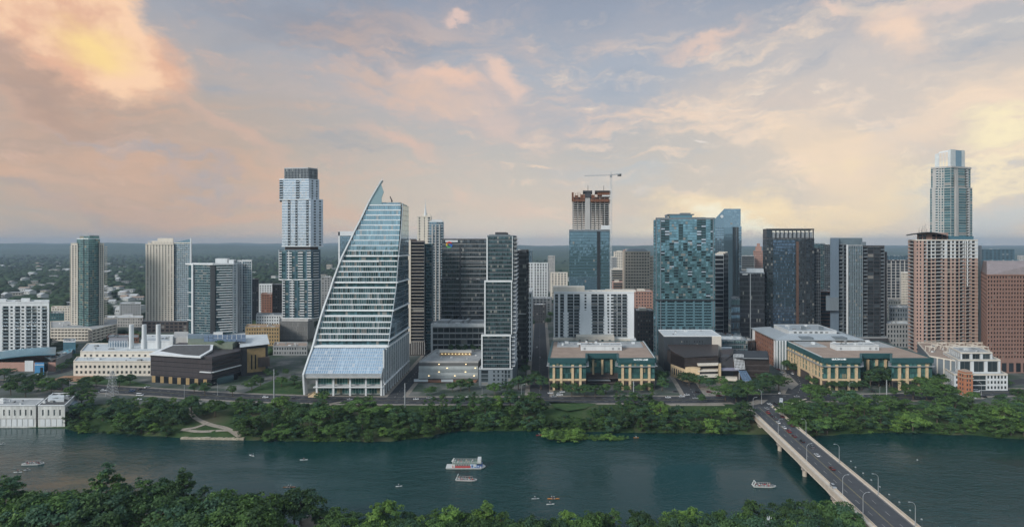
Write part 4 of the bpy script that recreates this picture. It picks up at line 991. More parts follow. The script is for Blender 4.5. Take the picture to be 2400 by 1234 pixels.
plant(r, fpt, zs_[3], [(.3, .9, .2, .8, 3.6)], M['dark_wall'])
# 13 ---- dark slab behind it
D = 570
r = bld('office_tower', 'plain near black slab tower close behind the stacked glass boxes', 1213, D)
z1 = zz(588, D); fp = foot(1205, 1233, D, 45, .09)
block(r, fp, 0, z1, {0: curt(26, 7, bfr=.1, bout=.1), 1: curt(26, 10, bfr=.1, bout=.1)}, M['dark_wall'], G_SMOKE, M['metal_dark'], SP_DARK)
q = MB(); A, B = fp[0], fp[1]; zc = zz(735, D); q.strip(A, lerp(A, B, 1.0), zc-.3, zc+.6, .8, 0); q.build('pale_ledge', M['metal_grey'], r)
fp = foot(1232, 1246, D+40, 60, .06); zb = zz(670, D+40)
block(r, fp, 0, zb-8, {0: grid(14, alt(3), sill=.2), 1: grid(14, alt(7), sill=.2)}, M['white_wall'], G_WIN)
# 15 ---- distant white slabs
D = 1120
r = bld('apartment_building', 'distant white slab with dark vertical window strips at the far end of the street', 1236, D)
fp = foot(1236, 1284, D, 18); z1 = zz(617, D)
block(r, fp, 0, z1, {0: grid(16, segs(0,0,3,1,6,0,9,1,12,0,17,2,20,0,23,1,27,0,30,2,33,0,36,1,39,0,42,1,45,0,48), sill=.2), 1: curt(16, 3)}, M['white_wall'], G_WIN, rm='roof_white')
for (xa, xb, D, yt, yb_, lab, wmn) in ((1228, 1246, 1350, 588, 650, 'distant narrow blue-grey tower above the white slab with dark strips', 'spandrel_blue'),
        (1284, 1300, 1500, 600, 640, 'distant grey office block right of the white slab with dark strips', 'concrete'), (1290, 1330, 1300, 640, 690, 'distant low cream block beside the street end', 'cream_wall'),
        (1246, 1292, 1000, 700, 720, 'small grey flat-roofed block half way up the street', 'grey_wall'), (1250, 1278, 900, 715, 740, 'dark low block at the left of the street', 'dark_wall')):
    r = bld('office_block', lab, xa, D); fp = foot(xa, xb, D, 30)
    block(r, fp, 0, zz(yt, D), {0: grid(max(3, int((zz(yt, D))/3.8)), alt(5), sill=.3)}, M[wmn], G_WIN)
# 16 ---- tower under construction
D = 760
r = bld('unfinished_tower', 'tower under construction: bare concrete frame with rusty formwork on top of a glazed base', 1335, D)
za = zz(538, D); fp = foot(1334, 1430, D, 46, .10)
block(r, fp, 10, za, {0: curt(34, 24, bfr=.08, bout=.06, spand=.22), 1: curt(34, 10, bfr=.08)}, M['metal_grey'], glass('glass_construct', (.21, .34, .40), .8, .04, .07, .01, dark=.05), M['spandrel_blue'], SP_BLUE, rm='concrete', ph=.4)
q = MB(); q.strip(fp[0], fp[1], za-2.4, za, .8, .2); q.build('top_band', M['slate_wall'], r)
q = MB(); q.strip(lerp(fp[0], fp[1], .68), lerp(fp[0], fp[1], .76), 12, za-2.4, .5, -.1); q.build('dark_joint', M['spandrel_dark'], r)
fs = foot(1342, 1429, D+5, 36, .10); zt = zz(461, D); nf = 15
for i in range(nf+1):
    z = za+i*(zt-za)/nf; q = MB(); q.prism(fs, z-.3, z+.3, 0, True, True); q.build('floor_slab', M['concrete'], r)
cm = MB(); cm.box(-.5, .5, -.5, .5, 0, zt-za); cme = cm.mesh('column', M['concrete'])
for v in (.04, .96):
    for k in range(9):
        p = lerp(lerp(fs[0], fs[1], .02+.96*k/8), lerp(fs[3], fs[2], .02+.96*k/8), v); inst('column', cme, (p[0]-r.location.x, p[1]-r.location.y, za), r)
q = MB(); q.prism([pt(1371, D+4), pt(1383, D+4), pt(1384, D+30), pt(1372, D+30)], za, zz(462, D)); q.build('core', M['concrete'], r)
q = MB(); q.prism([pt(1412, D+16), pt(1427, D+16), pt(1427, D+30), pt(1412, D+30)], za, zt); q.build('core', M['dark_concrete'], r)
q = MB(); q.prism([pt(1371, D+3), pt(1385, D+3), pt(1386, D+30), pt(1371, D+30)], zz(462, D), zz(450, D)); q.prism([pt(1366, D+2), pt(1388, D+2), pt(1388, D+32), pt(1366, D+32)], zz(450, D), zz(446, D)); q.build('climbing_core_form', M['dark_wall'], r)
rs2 = random.Random(4)
for k, (xa, xb, ya, yb_) in enumerate(((1340, 1344, 466, 450), (1347, 1355, 464, 457), (1360, 1371, 465, 455), (1386, 1394, 464, 456), (1400, 1430, 457, 447), (1342, 1371, 471, 466), (1384, 1430, 472, 466))):
    q = MB(); q.prism([pt(xa, D+3.5), pt(xb, D+3.5), pt(xb, D+42), pt(xa, D+42)], zz(ya, D), zz(yb_, D)); q.build('formwork_panel', M['steel_orange'], r)
for k in range(22):
    px = 1341+k*4.0
    if 1368 < px < 1386: continue
    q = MB(); p = pt(px, D+3); q.box(p[0]-.25, p[0]+.25, p[1], p[1]+.5, zz(474, D), zz(449+rs2.random()*7, D)); q.build('formwork_post', M['steel_orange'], r)
q = MB(); q.prism([pt(1411, D+2.8), pt(1429, D+2.8), pt(1429, D+3.4), pt(1411, D+3.4)], zz(460, D), zz(456.5, D)); q.build('banner', M['white_wall'], r)
q = MB(); q.prism([pt(1394, D+2), pt(1431, D+2), pt(1431, D+43), pt(1394, D+43)], zz(449, D), zz(446, D)); q.build('formwork_deck', M['bronze_wall'], r)
for px, yt in ((1378, 432), (1415, 433)):
    q = MB(); p = pt(px, D+12); q.tube((*p, zz(447, D)), (*p, zz(yt, D)), .35, .25); q.build('mast', M['metal_dark'], r)
q = MB(); q.prism([pt(1409, D-2), pt(1430, D-2), pt(1430, D+6), pt(1409, D+6)], za, zz(528, D)); q.build('hoist_screen', M['metal_white'], r)
q = MB(); q.prism(foot(1330, 1432, D-6, 54), 0, 10); q.build('podium', M['dark_wall'], r)
# tower crane
c = pt(1432, D-4)
r = thing('tower_crane', 'pale tower crane with a long thin jib beside the unfinished tower', 'crane', (*c, 0))
def lattice(q, p, s, w_, n, rr):
    p = Vector(p); s = Vector(s); d = (s-p).normalized(); u = d.orthogonal().normalized(); v = d.cross(u)
    cs = [u*w_+v*w_, u*w_-v*w_, -u*w_-v*w_, -u*w_+v*w_]
    for c_ in cs: q.tube(p+c_, s+c_, rr, n=4, cap=False)
    for i in range(n):
        a, b_ = p+(s-p)*i/n, p+(s-p)*(i+1)/n
        for k in range(4): q.tube(a+cs[k], b_+cs[(k+1) % 4], rr*.7, n=3, cap=False)
q = MB(); lattice(q, (*c, 0), (*c, zz(414, D-4)), 1.0, 50, .17); q.build('mast', M['metal_white'], r)
zj = zz(410, D-4); q = MB(); tipj = pt(1370, D-30); lattice(q, (c[0], c[1], zj), (tipj[0], tipj[1], zz(412, D-30)), .55, 30, .10); q.build('jib', M['metal_white'], r)
cj = pt(1456, D+12); q = MB(); lattice(q, (c[0], c[1], zj), (cj[0], cj[1], zz(407, D+12)), .55, 12, .13); q.build('counter_jib', M['metal_white'], r)
q = MB(); q.box(cj[0]-5, cj[0], cj[1]-1, cj[1]+1, zz(407, D)-2, zz(407, D)+1.2); q.build('counterweight', M['dark_concrete'], r)
q = MB(); q.tube((*c, zj), (*c, zj+5), .5, .2); q.box(c[0]-1.3, c[0]+1.3, c[1]-1.4, c[1]+1.2, zj-3.2, zj-.4); q.build('cab', M['metal_grey'], r)
for i in range(5):
    z = zz(470+i*45, D); q = MB(); q.tube((c[0], c[1], z), (c[0]-1.5, c[1]+7, z), .22, n=4); q.build('tie', M['metal_dark'], r)
# 17 ---- white hotel slab
D = 620
r = bld('hotel', 'white hotel slab with stepped dark balcony strips behind the left teal-roofed office block', 1298, D)
z1 = zz(685, D); fp = foot(1298, 1486, D, 24, .06); zb = zz(789, D)
cols = segs(1298,0,1301,2,1308,0,1313,2,1322,0,1330,2,1344,0,1345.5,2,1359,0,1370,1,1374.5,0,1386,2,1401,0,1402.5,2,1416,0,1423,1,1428,0,1432,1,1438,2,1446,0,1447,2,1457,0,1458.5,2,1470,0,1486)
block(r, fp, 0, z1, {0: grid(14, cols, z0=zb, z1=z1-1.5, sill=.22, head=.84, indiv=True), 1: grid(18, alt(3, 1.5), sill=.3)}, M['bright_white'], G_WIN, rm='roof_white', balm=[M['metal_grey'], M['slate_wall']])
q = MB()
for xa, xb, yt in ((1320, 1332.5, 730), (1357, 1388, 727), (1414, 1424, 742)):
    q.strip(pt(xa, D), pt(xb, D), zb, zz(yt, D), .8, -.06)
q.build('stepped_pier', M['bright_white'], r)
for a, b_, h in ((1296, 1370, 6.5), (1370, 1420, 1.5), (1420, 1490, 2.5)):
    q = MB(); q.prism(foot(a, b_, D+4, 18), z1, z1+h-.5); q.build('roof_plant', M['cream_wall'], r)
for a, b_, y0, y1, dd in ((1296, 1350, 806, 794, -10), (1350, 1440, 803, 788, -16), (1440, 1492, 806, 796, -8)):
    q = MB(); q.prism(foot(a, b_, D+dd, 22), 0, zz(y1, D+dd)); q.build('podium', M['cream_wall'], r)
for px in (1359, 1376, 1412, 1429):
    q = MB(); x, D_ = pt(px, D-16.2); z = zz(798, D_); q.box(x-1.2, x+1.2, D_, D_+.3, z-1.3, z+1.3); q.build('window', G_WIN, r)
q = MB(); q.prism([pt(1477, D-12), pt(1490, D-12), pt(1490, D-4), pt(1477, D-4)], 0, zz(795, D-12)); q.build('stair_tower', M['white_wall'], r)
# 19 ---- cream office with square windows
D = 880
r = bld('office_tower', 'cream office tower with a regular grid of square windows and a chamfered roof', 1466, D)
z1 = zz(590, D); fp = foot(1464, 1524, D, 40)
block(r, fp, 0, z1, {0: grid(24, alt(9, .5, .75), sill=.25, head=.72, rec=.7), 1: grid(24, alt(6, .5, .75), sill=.25, head=.72)}, M['beige_wall'], G_WIN)
q = MB(); a, b_, c2, d = [lerp(p, ((fp[0][0]+fp[2][0])/2, (fp[0][1]+fp[2][1])/2), .12) for p in fp]; aa = [lerp(p, ((fp[0][0]+fp[2][0])/2, (fp[0][1]+fp[2][1])/2), .35) for p in fp]
q.hexa([(*p, z1) for p in (a, b_, c2, d)], [(*p, z1+5) for p in aa]); q.build('roof_cap', M['slate_wall'], r)
fp = foot(1522, 1545, D+10, 40); block(r, fp, 0, z1-8, {0: grid(22, alt(4), sill=.25, head=.75)}, M['beige_wall'], G_WIN)
for (xa, xb, D, yt, lab, wmn, kk) in ((1432, 1466, 1000, 632, 'cream mid-rise with dark floor bands right of the glazed unfinished tower', 'cream_wall', 3), (1437, 1462, 930, 662, 'pinkish block with dark window rows below the cream grid tower', 'pink_brick', 3),
        (1440, 1470, 1400, 590, 'distant cream tower at the skyline right of the crane', 'cream_wall', 1), (1462, 1490, 1500, 586, 'distant pale pink tower at the skyline', 'pink_brick', 1), (1431, 1446, 1250, 604, 'distant round-topped grey building beside the crane mast', 'grey_wall', 1),
        (1488, 1530, 760, 684, 'brown mid-rise with cream ledges beside the diagonal street', 'pink_brick', 1), (1492, 1534, 660, 730, 'low dark brown block with an arched pale roof beside the diagonal street', 'bronze_wall', 1)):
    r = bld('office_block', lab, xa, D); fp = foot(xa, xb, D, 30); z1 = zz(yt, D)
    block(r, fp, 0, z1, {0: grid(max(3, int(z1/4)), alt(6), sill=.3, head=.78), 1: grid(max(3, int(z1/4)), alt(4), sill=.3, head=.78)} if kk == 1 else {0: grid(max(3, int(z1/4)), [(.1, 0), (4, 3), (.1, 0)], sill=.3, head=.8)}, M[wmn], G_WIN)
    plant(r, fp, z1, [(.2, .6, .2, .7, 3)], M['cream_wall'])
# 20 ---- large teal glass tower
D = 640
r = bld('residential_tower', 'big teal glass tower with scattered balconies and louvred garage storeys behind the dark metal hall', 1532, D)
z1 = zz(513, D); zg = zz(700, D); zl = zz(765, D); fp = foot(1537, 1676, D, 42, .25)
fpf = foot(1532, 1537, D+1.2, 40, .25)
G = MB(); FR = MB(); rs3 = random.Random(21)
nf, nbx = 30, 26; hx = (z1-zg)/nf; A, B = fp[0], fp[1]
W = shell(r, fp, 0, z1, M['slate_wall'], (0, 1)); BAL = MB()
for i in range(nf):
    z0_, z1_ = zg+i*hx, zg+(i+1)*hx; j = 0
    while j < nbx:
        edge_ = j < 2 or j >= nbx-1
        t = .2+.5*(i < 22)
        if edge_: wd = 1; balc_ = False
        else:
            g_ = (j-2)//2; s_ = math.sin(g_*2.1+(i//(4 if i > 20 else 2))*1.7)
            wd = 2 if j+2 <= nbx-1 else 1; balc_ = (s_ > .5 and i < 22) or (g_ in (0, 1, 4, 8, 9, 11) and i >= 22 and not (g_ in (4,) and i > 27))
        a, b_ = lerp(A, B, j/nbx), lerp(A, B, (j+wd)/nbx)
        if balc_:
            yy = 2.2; q_ = [(a[0], a[1]+yy), (b_[0], b_[1]+yy)]
            G.quad((*q_[0], z0_+.4), (*q_[1], z0_+.4), (*q_[1], z1_-.3), (*q_[0], z1_-.3), 0)
            W.quad((*a, z0_), (*b_, z0_), (*q_[1], z0_+.02), (*q_[0], z0_+.02)); W.quad((*q_[0], z1_-.35), (*q_[1], z1_-.35), (*b_, z1_-.35), (*a, z1_-.35))
            W.quad((*a, z1_-.35), (*b_, z1_-.35), (*b_, z1_), (*a, z1_)); W.quad((*a, z0_), (*q_[0], z0_), (*q_[0], z1_), (*a, z1_)); W.quad((*q_[1], z0_), (*b_, z0_), (*b_, z1_), (*q_[1], z1_))
            BAL.prism([(a[0]+.1, a[1]-.05), (b_[0]-.1, b_[1]-.05), (b_[0]-.1, b_[1]+.06), (a[0]+.1, a[1]+.06)], z0_+.05, z0_+(1.15 if i < 22 else 1.7), 0 if rs3.random() < .22 else 1)
        else:
            for k in range(wd):
                a2, b2 = lerp(A, B, (j+k)/nbx), lerp(A, B, (j+k+1)/nbx); e = [rs3.uniform(-.02, .02) for _ in range(4)]
                G.quad((a2[0], a2[1]+e[0], z0_+.5), (b2[0], b2[1]+e[1], z0_+.5), (b2[0], b2[1]+e[2], z1_), (a2[0], a2[1]+e[3], z1_), 1)
                G.quad((*a2, z0_), (*b2, z0_), (*b2, z0_+.5), (*a2, z0_+.5), 2)
        j += wd
    FR.strip(A, lerp(A, B, .09), z0_-.08, z0_+.08, .12, 0); FR.strip(lerp(A, B, .96), B, z0_-.08, z0_+.08, .12, 0)
G_TT = glass('glass_teal_tower', (.22, .40, .47), .78, .06, .28, .05, dark=.2)
G.build('window_grid', [G_WIN, G_TT, SP_TEAL], r, 'stuff'); BAL.build('balcony_grid', [SP_PALE, SP_TEAL], r, 'stuff'); 
for t in (0, .075, .962):
    FR.strip(lerp(A, B, t), lerp(A, B, t+.012), 0, z1+1.5, .5, 0)
FR.build('mullion_grid', M['slate_wall'], r, 'stuff')
facade(r, A, B, zl, zg-2, 9, [(.5, 0)]+[(1.6, 1), (.4, 0)]*6+[(.4, 0)], W, MB(), sill=.35, head=.8, rec=.8, Gm=G_SMOKE)
W.quad((*A, zg-2), (*B, zg-2), (*B, zg), (*A, zg))
G = MB(); FR = MB(); curtain(r, fp[1], fp[2], 0, z1, 46, 10, G, FR); curtain(r, A, B, 0, zl, 3, 18, G, FR, spand=.3); G.build('side_window_grid', [G_TT, SP_TEAL], r, 'stuff'); FR.build('mullion_grid', M['slate_wall'], r, 'stuff')
mat('garage_teal', (.10, .19, .22), .6, .2, streak=True); W.build('wall', M['garage_teal'], r); roof(r, fp, z1, M['roof_grey'], M['slate_wall'], 1.6)
q = MB(); q.strip(A, B, zg-2.2, zg-.6, .7, 0); q.build('dark_ledge', M['spandrel_dark'], r)
G = MB(); FR = MB(); W = shell(r, fpf, 0, z1-1, M['slate_wall'], (0, 3)); curtain(r, fpf[0], fpf[1], 0, z1-1, 42, 1, G, FR); curtain(r, fpf[3], fpf[0], 0, z1-1, 42, 8, G, FR); G.build('side_window_grid', [G_TT, SP_TEAL], r, 'stuff'); FR.build('mullion_grid', M['slate_wall'], r, 'stuff'); W.build('side_bay', M['slate_wall'], r)
fc = foot(1570, 1622, D+8, 22); q = MB(); q.prism(fc, z1, zz(503, D)); q.build('penthouse', M['glass_teal_tower'], r)
q = MB(); q.prism(foot(1566, 1627, D+6, 26), zz(503, D), zz(500.5, D)); q.build('penthouse_roof', M['slate_wall'], r)
plant(r, fp, z1, [(.16, .2, .2, .5, 4), (.42, .6, .3, .7, 7.5), (.62, .86, .3, .8, 2.4)], M['slate_wall'])
# 21 ---- pale slanted glass tower behind, banded tower, dark boxes
D = 950
r = bld('office_tower', 'pale blue glass tower with slanted top and folded dark facets behind the teal tower', 1680, D)
z1 = zz(489, D); G_IND = glass('glass_slant', (.30, .44, .52), .82, .04, .08, .01, dark=.08)
zn = zz(530, D)
fp = foot(1676, 1738, D, 45, .36)
block(r, fp, 0, zn, {0: curt(38, 12, bfr=.06, bout=.05, mull=.06), 3: curt(38, 8)}, M['mullion'], G_IND, M['mullion'], SP_BLUE, roof_=False)
fu = foot(1697, 1736, D, 40, .36); fu0 = foot(1676, 1736, D, 40, .36)
G = MB(); A, B = fu[0], fu[1]
curtain(r, A, B, zn, z1, 10, 8, G, None, spand=0); G.poly([(*fu0[0], zn), (*fu[0], zn), (*fu[0], z1-.5), (fu0[0][0], fu0[0][1], zz(512, D))])
G.poly([(*fu[1], zn), (*fu[2], zn), (*fu[2], z1), (*fu[1], z1)]); G.poly([(*fu0[3], zn), (*fu0[0], zn), (*fu0[0], zz(512, D)), (*fu0[3], zz(512, D))]); G.poly([(*fu0[0], zz(512, D)), (*fu[0], z1-.5), (*fu[3], z1-.5), (*fu0[3], zz(512, D))]); G.poly([(*p, z1) for p in fu])
G.build('slanted_top', [G_IND, SP_BLUE], r)
q = MB(); q.prism([pt(1697, D-.6), pt(1726, D-5), pt(1731, D-.6)], 20, zz(533, D)); q.build('dark_facet', G_BLUE, r)
q = MB(); q.prism([pt(1714, D-1), pt(1722, D-8), pt(1731, D-1)], 20, zz(532, D)); q.build('dark_facet', G_DARK, r)
q = MB(); p = pt(1692, D-.8); q.tube((p[0], p[1], zz(507, D)), (p[0], p[1]+.5, zz(507, D)), 2.6, n=16); q.build('round_sign', M['metal_white'], r)
D = 760
r = bld('office_tower', 'slim tower with white horizontal bands squeezed behind the right side of the teal tower', 1678, D)
z1 = zz(598, D); fp = foot(1672, 1696, D, 28, .36)
block(r, fp, 0, z1, {0: grid(19, [(.05, 0), (4, 3), (.05, 0)], sill=.42, head=.97)}, M['white_wall'], G_SMOKE, rm='roof_white')
block(r, foot(1696, 1707, D+2, 28, .36), 0, z1+1, {0: curt(19, 3)}, M['dark_wall'], G_SMOKE)
q = MB()
for i in range(4): q.prism([pt(1672+i*4, D+3), pt(1690+i*5, D+3), pt(1690+i*5, D+20), pt(1672+i*4, D+20)], z1+i*1.2, z1+i*1.2+1.2)
q.build('stepped_crown', M['cream_wall'], r)
D = 700
r = bld('office_block', 'dark box building with pale vertical joint and roof between slanted and black glass towers', 1718, D)
z1 = zz(640, D); fp = foot(1734, 1792, D, 46, .12)
block(r, fp, 0, z1, {0: curt(16, 18, bfr=.05, bout=.03), 3: curt(16, 6, bfr=.15)}, M['slate_wall'], G_SMOKE, M['metal_dark'], SP_DARK, rm='roof_white')
q = MB(); q.strip(pt(1757.5, D-.2), pt(1759.5, D-.2), 0, z1, .5, 0); q.build('pale_joint', M['metal_grey'], r)
q = MB(); q.strip(pt(1740, D-.3), pt(1752, D-.3), z1-2, z1-.6, .4, 0); q.build('sign', M['white_wall'], r)
fp = foot(1714, 1734, D-4, 40, .12); block(r, fp, 0, zz(700, D), {0: curt(6, 6), 3: curt(6, 6)}, M['slate_wall'], G_BLUE)
fp = foot(1750, 1790, D+10, 30, .12); q = MB(); q.prism(fp, z1, z1+4.6); q.build('roof_plant', M['roof_white'], r)
# 23 ---- black glass tower with an open crown
D = 720
r = bld('office_tower', 'black glass tower with an open framed crown and a copper reflection stripe', 1787, D)
z1 = zz(536, D); zc = zz(559, D); fp = foot(1797, 1908, D, 48, .12)
fpc = [pt(1788, D+8)]+fp[:1]
full = [pt(1788, D+12), fp[0], fp[1], fp[2], pt(1789, D+50)]
block(r, full, 0, zc, {0: curt(34, 3, bfr=.06, bout=.08), 1: curt(34, 24, bfr=.06, bout=.08, mull=.2, mout=.25), 4: curt(34, 6)}, M['dark_wall'], G_DARK, M['metal_dark'], SP_DARK)
x0, x1 = fp[0][0], fp[1][0]
q = MB(); q.prism([pt(1788, D+12), pt(1797, D), pt(1808, D), pt(1808, D+8), pt(1790, D+18)], zc, z1); q.build('crown_end', G_DARK, r)
for k in range(11):
    p = pt(1809+k*9.75, D); q = MB(); q.box(p[0]-.5, p[0]+.5, p[1], p[1]+1.2, zc, z1); q.build('crown_post', M['metal_dark'], r)
    if k < 10:
        q = MB(); q.box(p[0]+1.2, p[0]+4.6, p[1]+1.4, p[1]+1.6, zc+.5, z1-4.2); q.build('crown_screen', M['metal_grey'], r)
for y in (0, 46):
    q = MB(); q.box(x0+y*.45, x1+y*.45, D+y-.3, D+y+1.6, z1-1.5, z1+.3); q.build('crown_beam', M['metal_dark'], r)
q = MB(); q.box(x0+10, x1-2, D+12, D+34, zc, zc+7); q.build('roof_plant', M['metal_grey'], r)
q = MB(); q.strip(pt(1866, D-.2), pt(1872, D-.2), 12, zc-4, .3, 0); q.build('copper_strip', mat('copper_glass', (.20, .12, .09), .25, .6, rnd=.2), r)  # reflection in the black glass, put in as a copper-coloured strip
for px in (1887, 1900): 
    q = MB(); q.strip(pt(px, D-.2), pt(px+1.6, D-.2), 2, zc, .5, 0); q.build('pier', M['metal_dark'], r)
G = MB(); FR = MB(); curtain(r, pt(1812, D-.5), pt(1864, D-.5), 6, zc-2, 34, 18, G, FR, spand=.18, bfr=.07, bout=.08, mull=.1); G.build('blue_glass', [glass('glass_navy', (.14, .22, .31), .8, .04, .2, .02, dark=.2), SP_DARK], r, 'stuff'); FR.build('mullion_grid', M['metal_dark'], r, 'stuff')
fp = foot(1906, 1923, D+6, 40, .12); block(r, fp, 0, zz(584, D), {0: curt(30, 4)}, M['dark_wall'], G_SMOKE)
# 24 ---- strip towers behind
D = 1000
r = bld('office_tower', 'distant tower with a bright teal glass strip and dark side behind the black tower', 1908, D)
block(r, foot(1900, 1934, D, 30, .1), 0, zz(571, D), {0: curt(40, 6)}, M['mullion'], G_TEAL, M['mullion'], SP_TEAL)
block(r, foot(1932, 1950, D-10, 30, .1), 0, zz(574, D), {0: curt(40, 4)}, M['dark_wall'], G_DARK)
D = 760
r = bld('office_block', 'red brick mid-rise with brown floor bands between the two black towers', 1920, D)
block(r, foot(1918, 1948, D, 30), 0, zz(684, D), {0: grid(13, [(.1, 0), (3, 3), (.1, 0)], sill=.35, head=.85)}, M['brick'], G_SMOKE)
# 25 ---- twin slab tower
D = 690
r = bld('residential_tower', 'grey and black twin slab tower with a pale blank strip, behind the metal-roofed brick block', 1946, D)
za = zz(557, D)
fp = foot(1946, 1966, D, 40, .08); q = MB(); q.prism(fp, 0, za); q.build('blank_strip', mat('pale_blue_panel', (.19, .25, .31), .35, .3, streak=True), r)
fp = foot(1965.5, 1985, D+4, 36, .08); block(r, fp, 0, za-8, {0: grid(28, [(.1, 0), (1.5, 2), (.3, 0), (1, 3), (.1, 0)], sill=.25, head=.85)}, M['slate_wall'], G_SMOKE, balm=[M['metal_grey'], M['slate_wall']])
fp = foot(1984, 2021, D-4, 44, .08); block(r, fp, 0, zz(575, D), {0: curt(30, 9, bfr=.05, bout=.04, mull=.5, mout=.6), 3: curt(30, 6)}, M['metal_grey'], G_BLUE, M['mullion'], SP_TEAL)
q = MB(); q.strip(pt(1983.5, D-5), pt(1987, D-5), 0, zz(575, D)+1, .8, 0); q.build('edge_fin', M['metal_white'], r)
q = MB(); q.prism(foot(1966, 2021, D+10, 26, .08), za-12, za); q.build('upper_screen', mat('screen_glass', (.24, .32, .36), .2, .5), r)
q = MB(); q.prism(foot(2018, 2030, D+8, 26, .08), za-10, za-5); q.build('roof_plant', M['slate_wall'], r)
fp = foot(2021, 2073, D-2, 42, .08); z2 = zz(577, D); block(r, fp, 0, z2, {0: grid(28, [(.3, 0), (1.4, 2), (.2, 0), (2, 3), (.15, 0), (2, 3), (.2, 0), (1.2, 2), (.2, 0)], sill=.28, head=.85), 1: curt(28, 6), 3: curt(28, 6)}, M['dark_wall'], G_DARK, balm=[M['slate_wall'], M['slate_wall']])
q = MB(); q.prism(foot(2072, 2079, D+4, 34, .08), 0, z2-7); q.build('side_bay', M['dark_wall'], r)
q = MB(); q.prism(foot(1944, 2080, D-12, 60, .08), 0, 13); q.build('podium', M['dark_wall'], r); roof(r, foot(1944, 2080, D-12, 60, .08), 13.5, M['roof_grey'], M['metal_grey'], .4)
q = MB(); q.prism(foot(1936, 1966, D-6, 30, .08), zz(726, D), zz(696, D)); q.build('blank_box', M['slate_wall'], r)
# 22 ---- dark metal hall with terraces (city hall)
D = 560
r = bld('concert_hall', 'big dark metal box with a pale gravel roof in front of the teal glass tower', 1556, D)
z1 = zz(787, D); fp = foot(1556, 1690, D, 40, .12)
q = MB(); q.prism(fp, 0, z1-.6); q.build('wall', mat('zinc_dark', (.065, .075, .085), .5, .4, var=.15, scale=.3, streak=True), r)
roof(r, fp, z1, M['roof_white'], M['metal_white'], .5)
q = MB(); q.strip(lerp(fp[0], fp[1], .84), lerp(fp[0], fp[1], 1.0), 14, z1-.2, .8, 0); q.build('pale_end_wall', M['cream_wall'], r)
for k in range(11):
    for j in range(2):
        if (k*3+j*2) % 5 == 0: continue
        q = MB(); A, B = lerp(fp[0], fp[1], .26+k*.045), lerp(fp[0], fp[1], .275+k*.045); z = zz(800+j*6, D); q.strip(A, B, z-.8, z+.8, .08, 0); q.build('window', G_WIN, r)
D = 523
r = bld('city_hall', 'low angular bronze-clad civic building with stone terraces, a lattice canopy and sloping solar panels', 1570, D)
bz = mat('bronze_panel', (.07, .055, .05), .42, .5, var=.25, scale=.35)
zt = zz(833, D); ze = 27.5
back_l, back_r = pt(1564, D+34), pt(1684, D+34); fl, fr_ = pt(1604, D-4), pt(1684, D)
q = MB(); q.poly([(*pt(1572, D+18), zt+1.5), (*fl, zt-1), (*fr_, zt), (*back_r, ze), (*back_l, ze)]); q.poly([(*pt(1572, D+18), zt+1.5), (*fl, zt-1), (*fl, 11), (*pt(1572, D+18), 13)][::-1]); q.build('roof', bz, r)
q = MB(); q.prism([fl, fr_, back_r, back_l, pt(1572, D+18)], 11, zt-1.2); q.build('wall', bz, r)
for i in range(3):
    q = MB(); q.strip(fl, fr_, 12.5+i*2.6, 13.0+i*2.6, .25, 0); q.build('cladding_seam', M['metal_dark'], r)
q = MB(); q.prism([pt(1572, D+16), pt(1606, D-6), pt(1640, D-12), pt(1640, D+10), pt(1590, D+20)], 0, 11.5); q.build('stone_wing', M['stone_cream'], r)
for i in range(6):
    A, B = pt(1572, D+16), pt(1606, D-6); q = MB(); q.strip(lerp(A, B, .08+i*.15), lerp(A, B, .15+i*.15), 3, 9, .06, 0); q.build('window', G_WIN, r)
q = MB(); q.prism([pt(1606, D-6), pt(1640, D-12), pt(1642, D-6), pt(1620, D-1)], 11.5, 13.5); q.build('stone_parapet', M['stone_cream'], r)
for i, (y0, y1) in enumerate(((884, 878.5), (872, 869.5), (860, 856.5))):
    q = MB(); q.prism([pt(1636, D-15+i*3), pt(1683, D-13+i*3), pt(1684, D+2), pt(1632, D+2)], zz(y0, D-14), zz(y1, D-14)); q.build('terrace', M['cream_wall'], r)
q = MB(); q.prism([pt(1640, D-9), pt(1682, D-8), pt(1682, D), pt(1640, D)], 0, 11); q.build('glass_wall', G_SMOKE, r)
q = MB(); q.prism([pt(1684, D-11), pt(1690, D-11), pt(1690, D), pt(1684, D)], 0, zt-7); q.build('stone_pier', M['stone_cream'], r)
q = MB(); q.prism([pt(1686, D+4), pt(1724, D+4), pt(1728, D+30), pt(1686, D+30)], 2, zt-2); q.build('recessed_wall', M['dark_wall'], r)
q = MB(); q.poly([(*pt(1686, D+3), zt-1), (*pt(1700, D+3), zt-5), (*pt(1718, D+3), zt+1), (*pt(1720, D+30), zt+1), (*pt(1686, D+30), zt)]); q.build('roof', bz, r)
q = MB(); q.prism([pt(1743, D-2), pt(1803, D-4), pt(1800, D+32), pt(1715, D+34), pt(1718, D+4)], 1, zt-2.5); q.build('wall', bz, r)
q = MB(); q.prism([pt(1741, D-4), pt(1800, D-6), pt(1798, D+33), pt(1712, D+36), pt(1716, D+2)], zt-2.5, zt-1.7); q.build('roof', M['metal_dark'], r)
q = MB(); q.strip(pt(1741, D-4.2), pt(1800, D-6.2), zt-1.7, zt-1.2, .2, .4); q.build('roof_edge', M['metal_grey'], r)
for i in range(3):
    q = MB(); q.strip(pt(1743, D-2), pt(1803, D-4), 4+i*5, 5+i*5, .4, 0); q.build('cladding_seam', M['bronze_wall'], r)
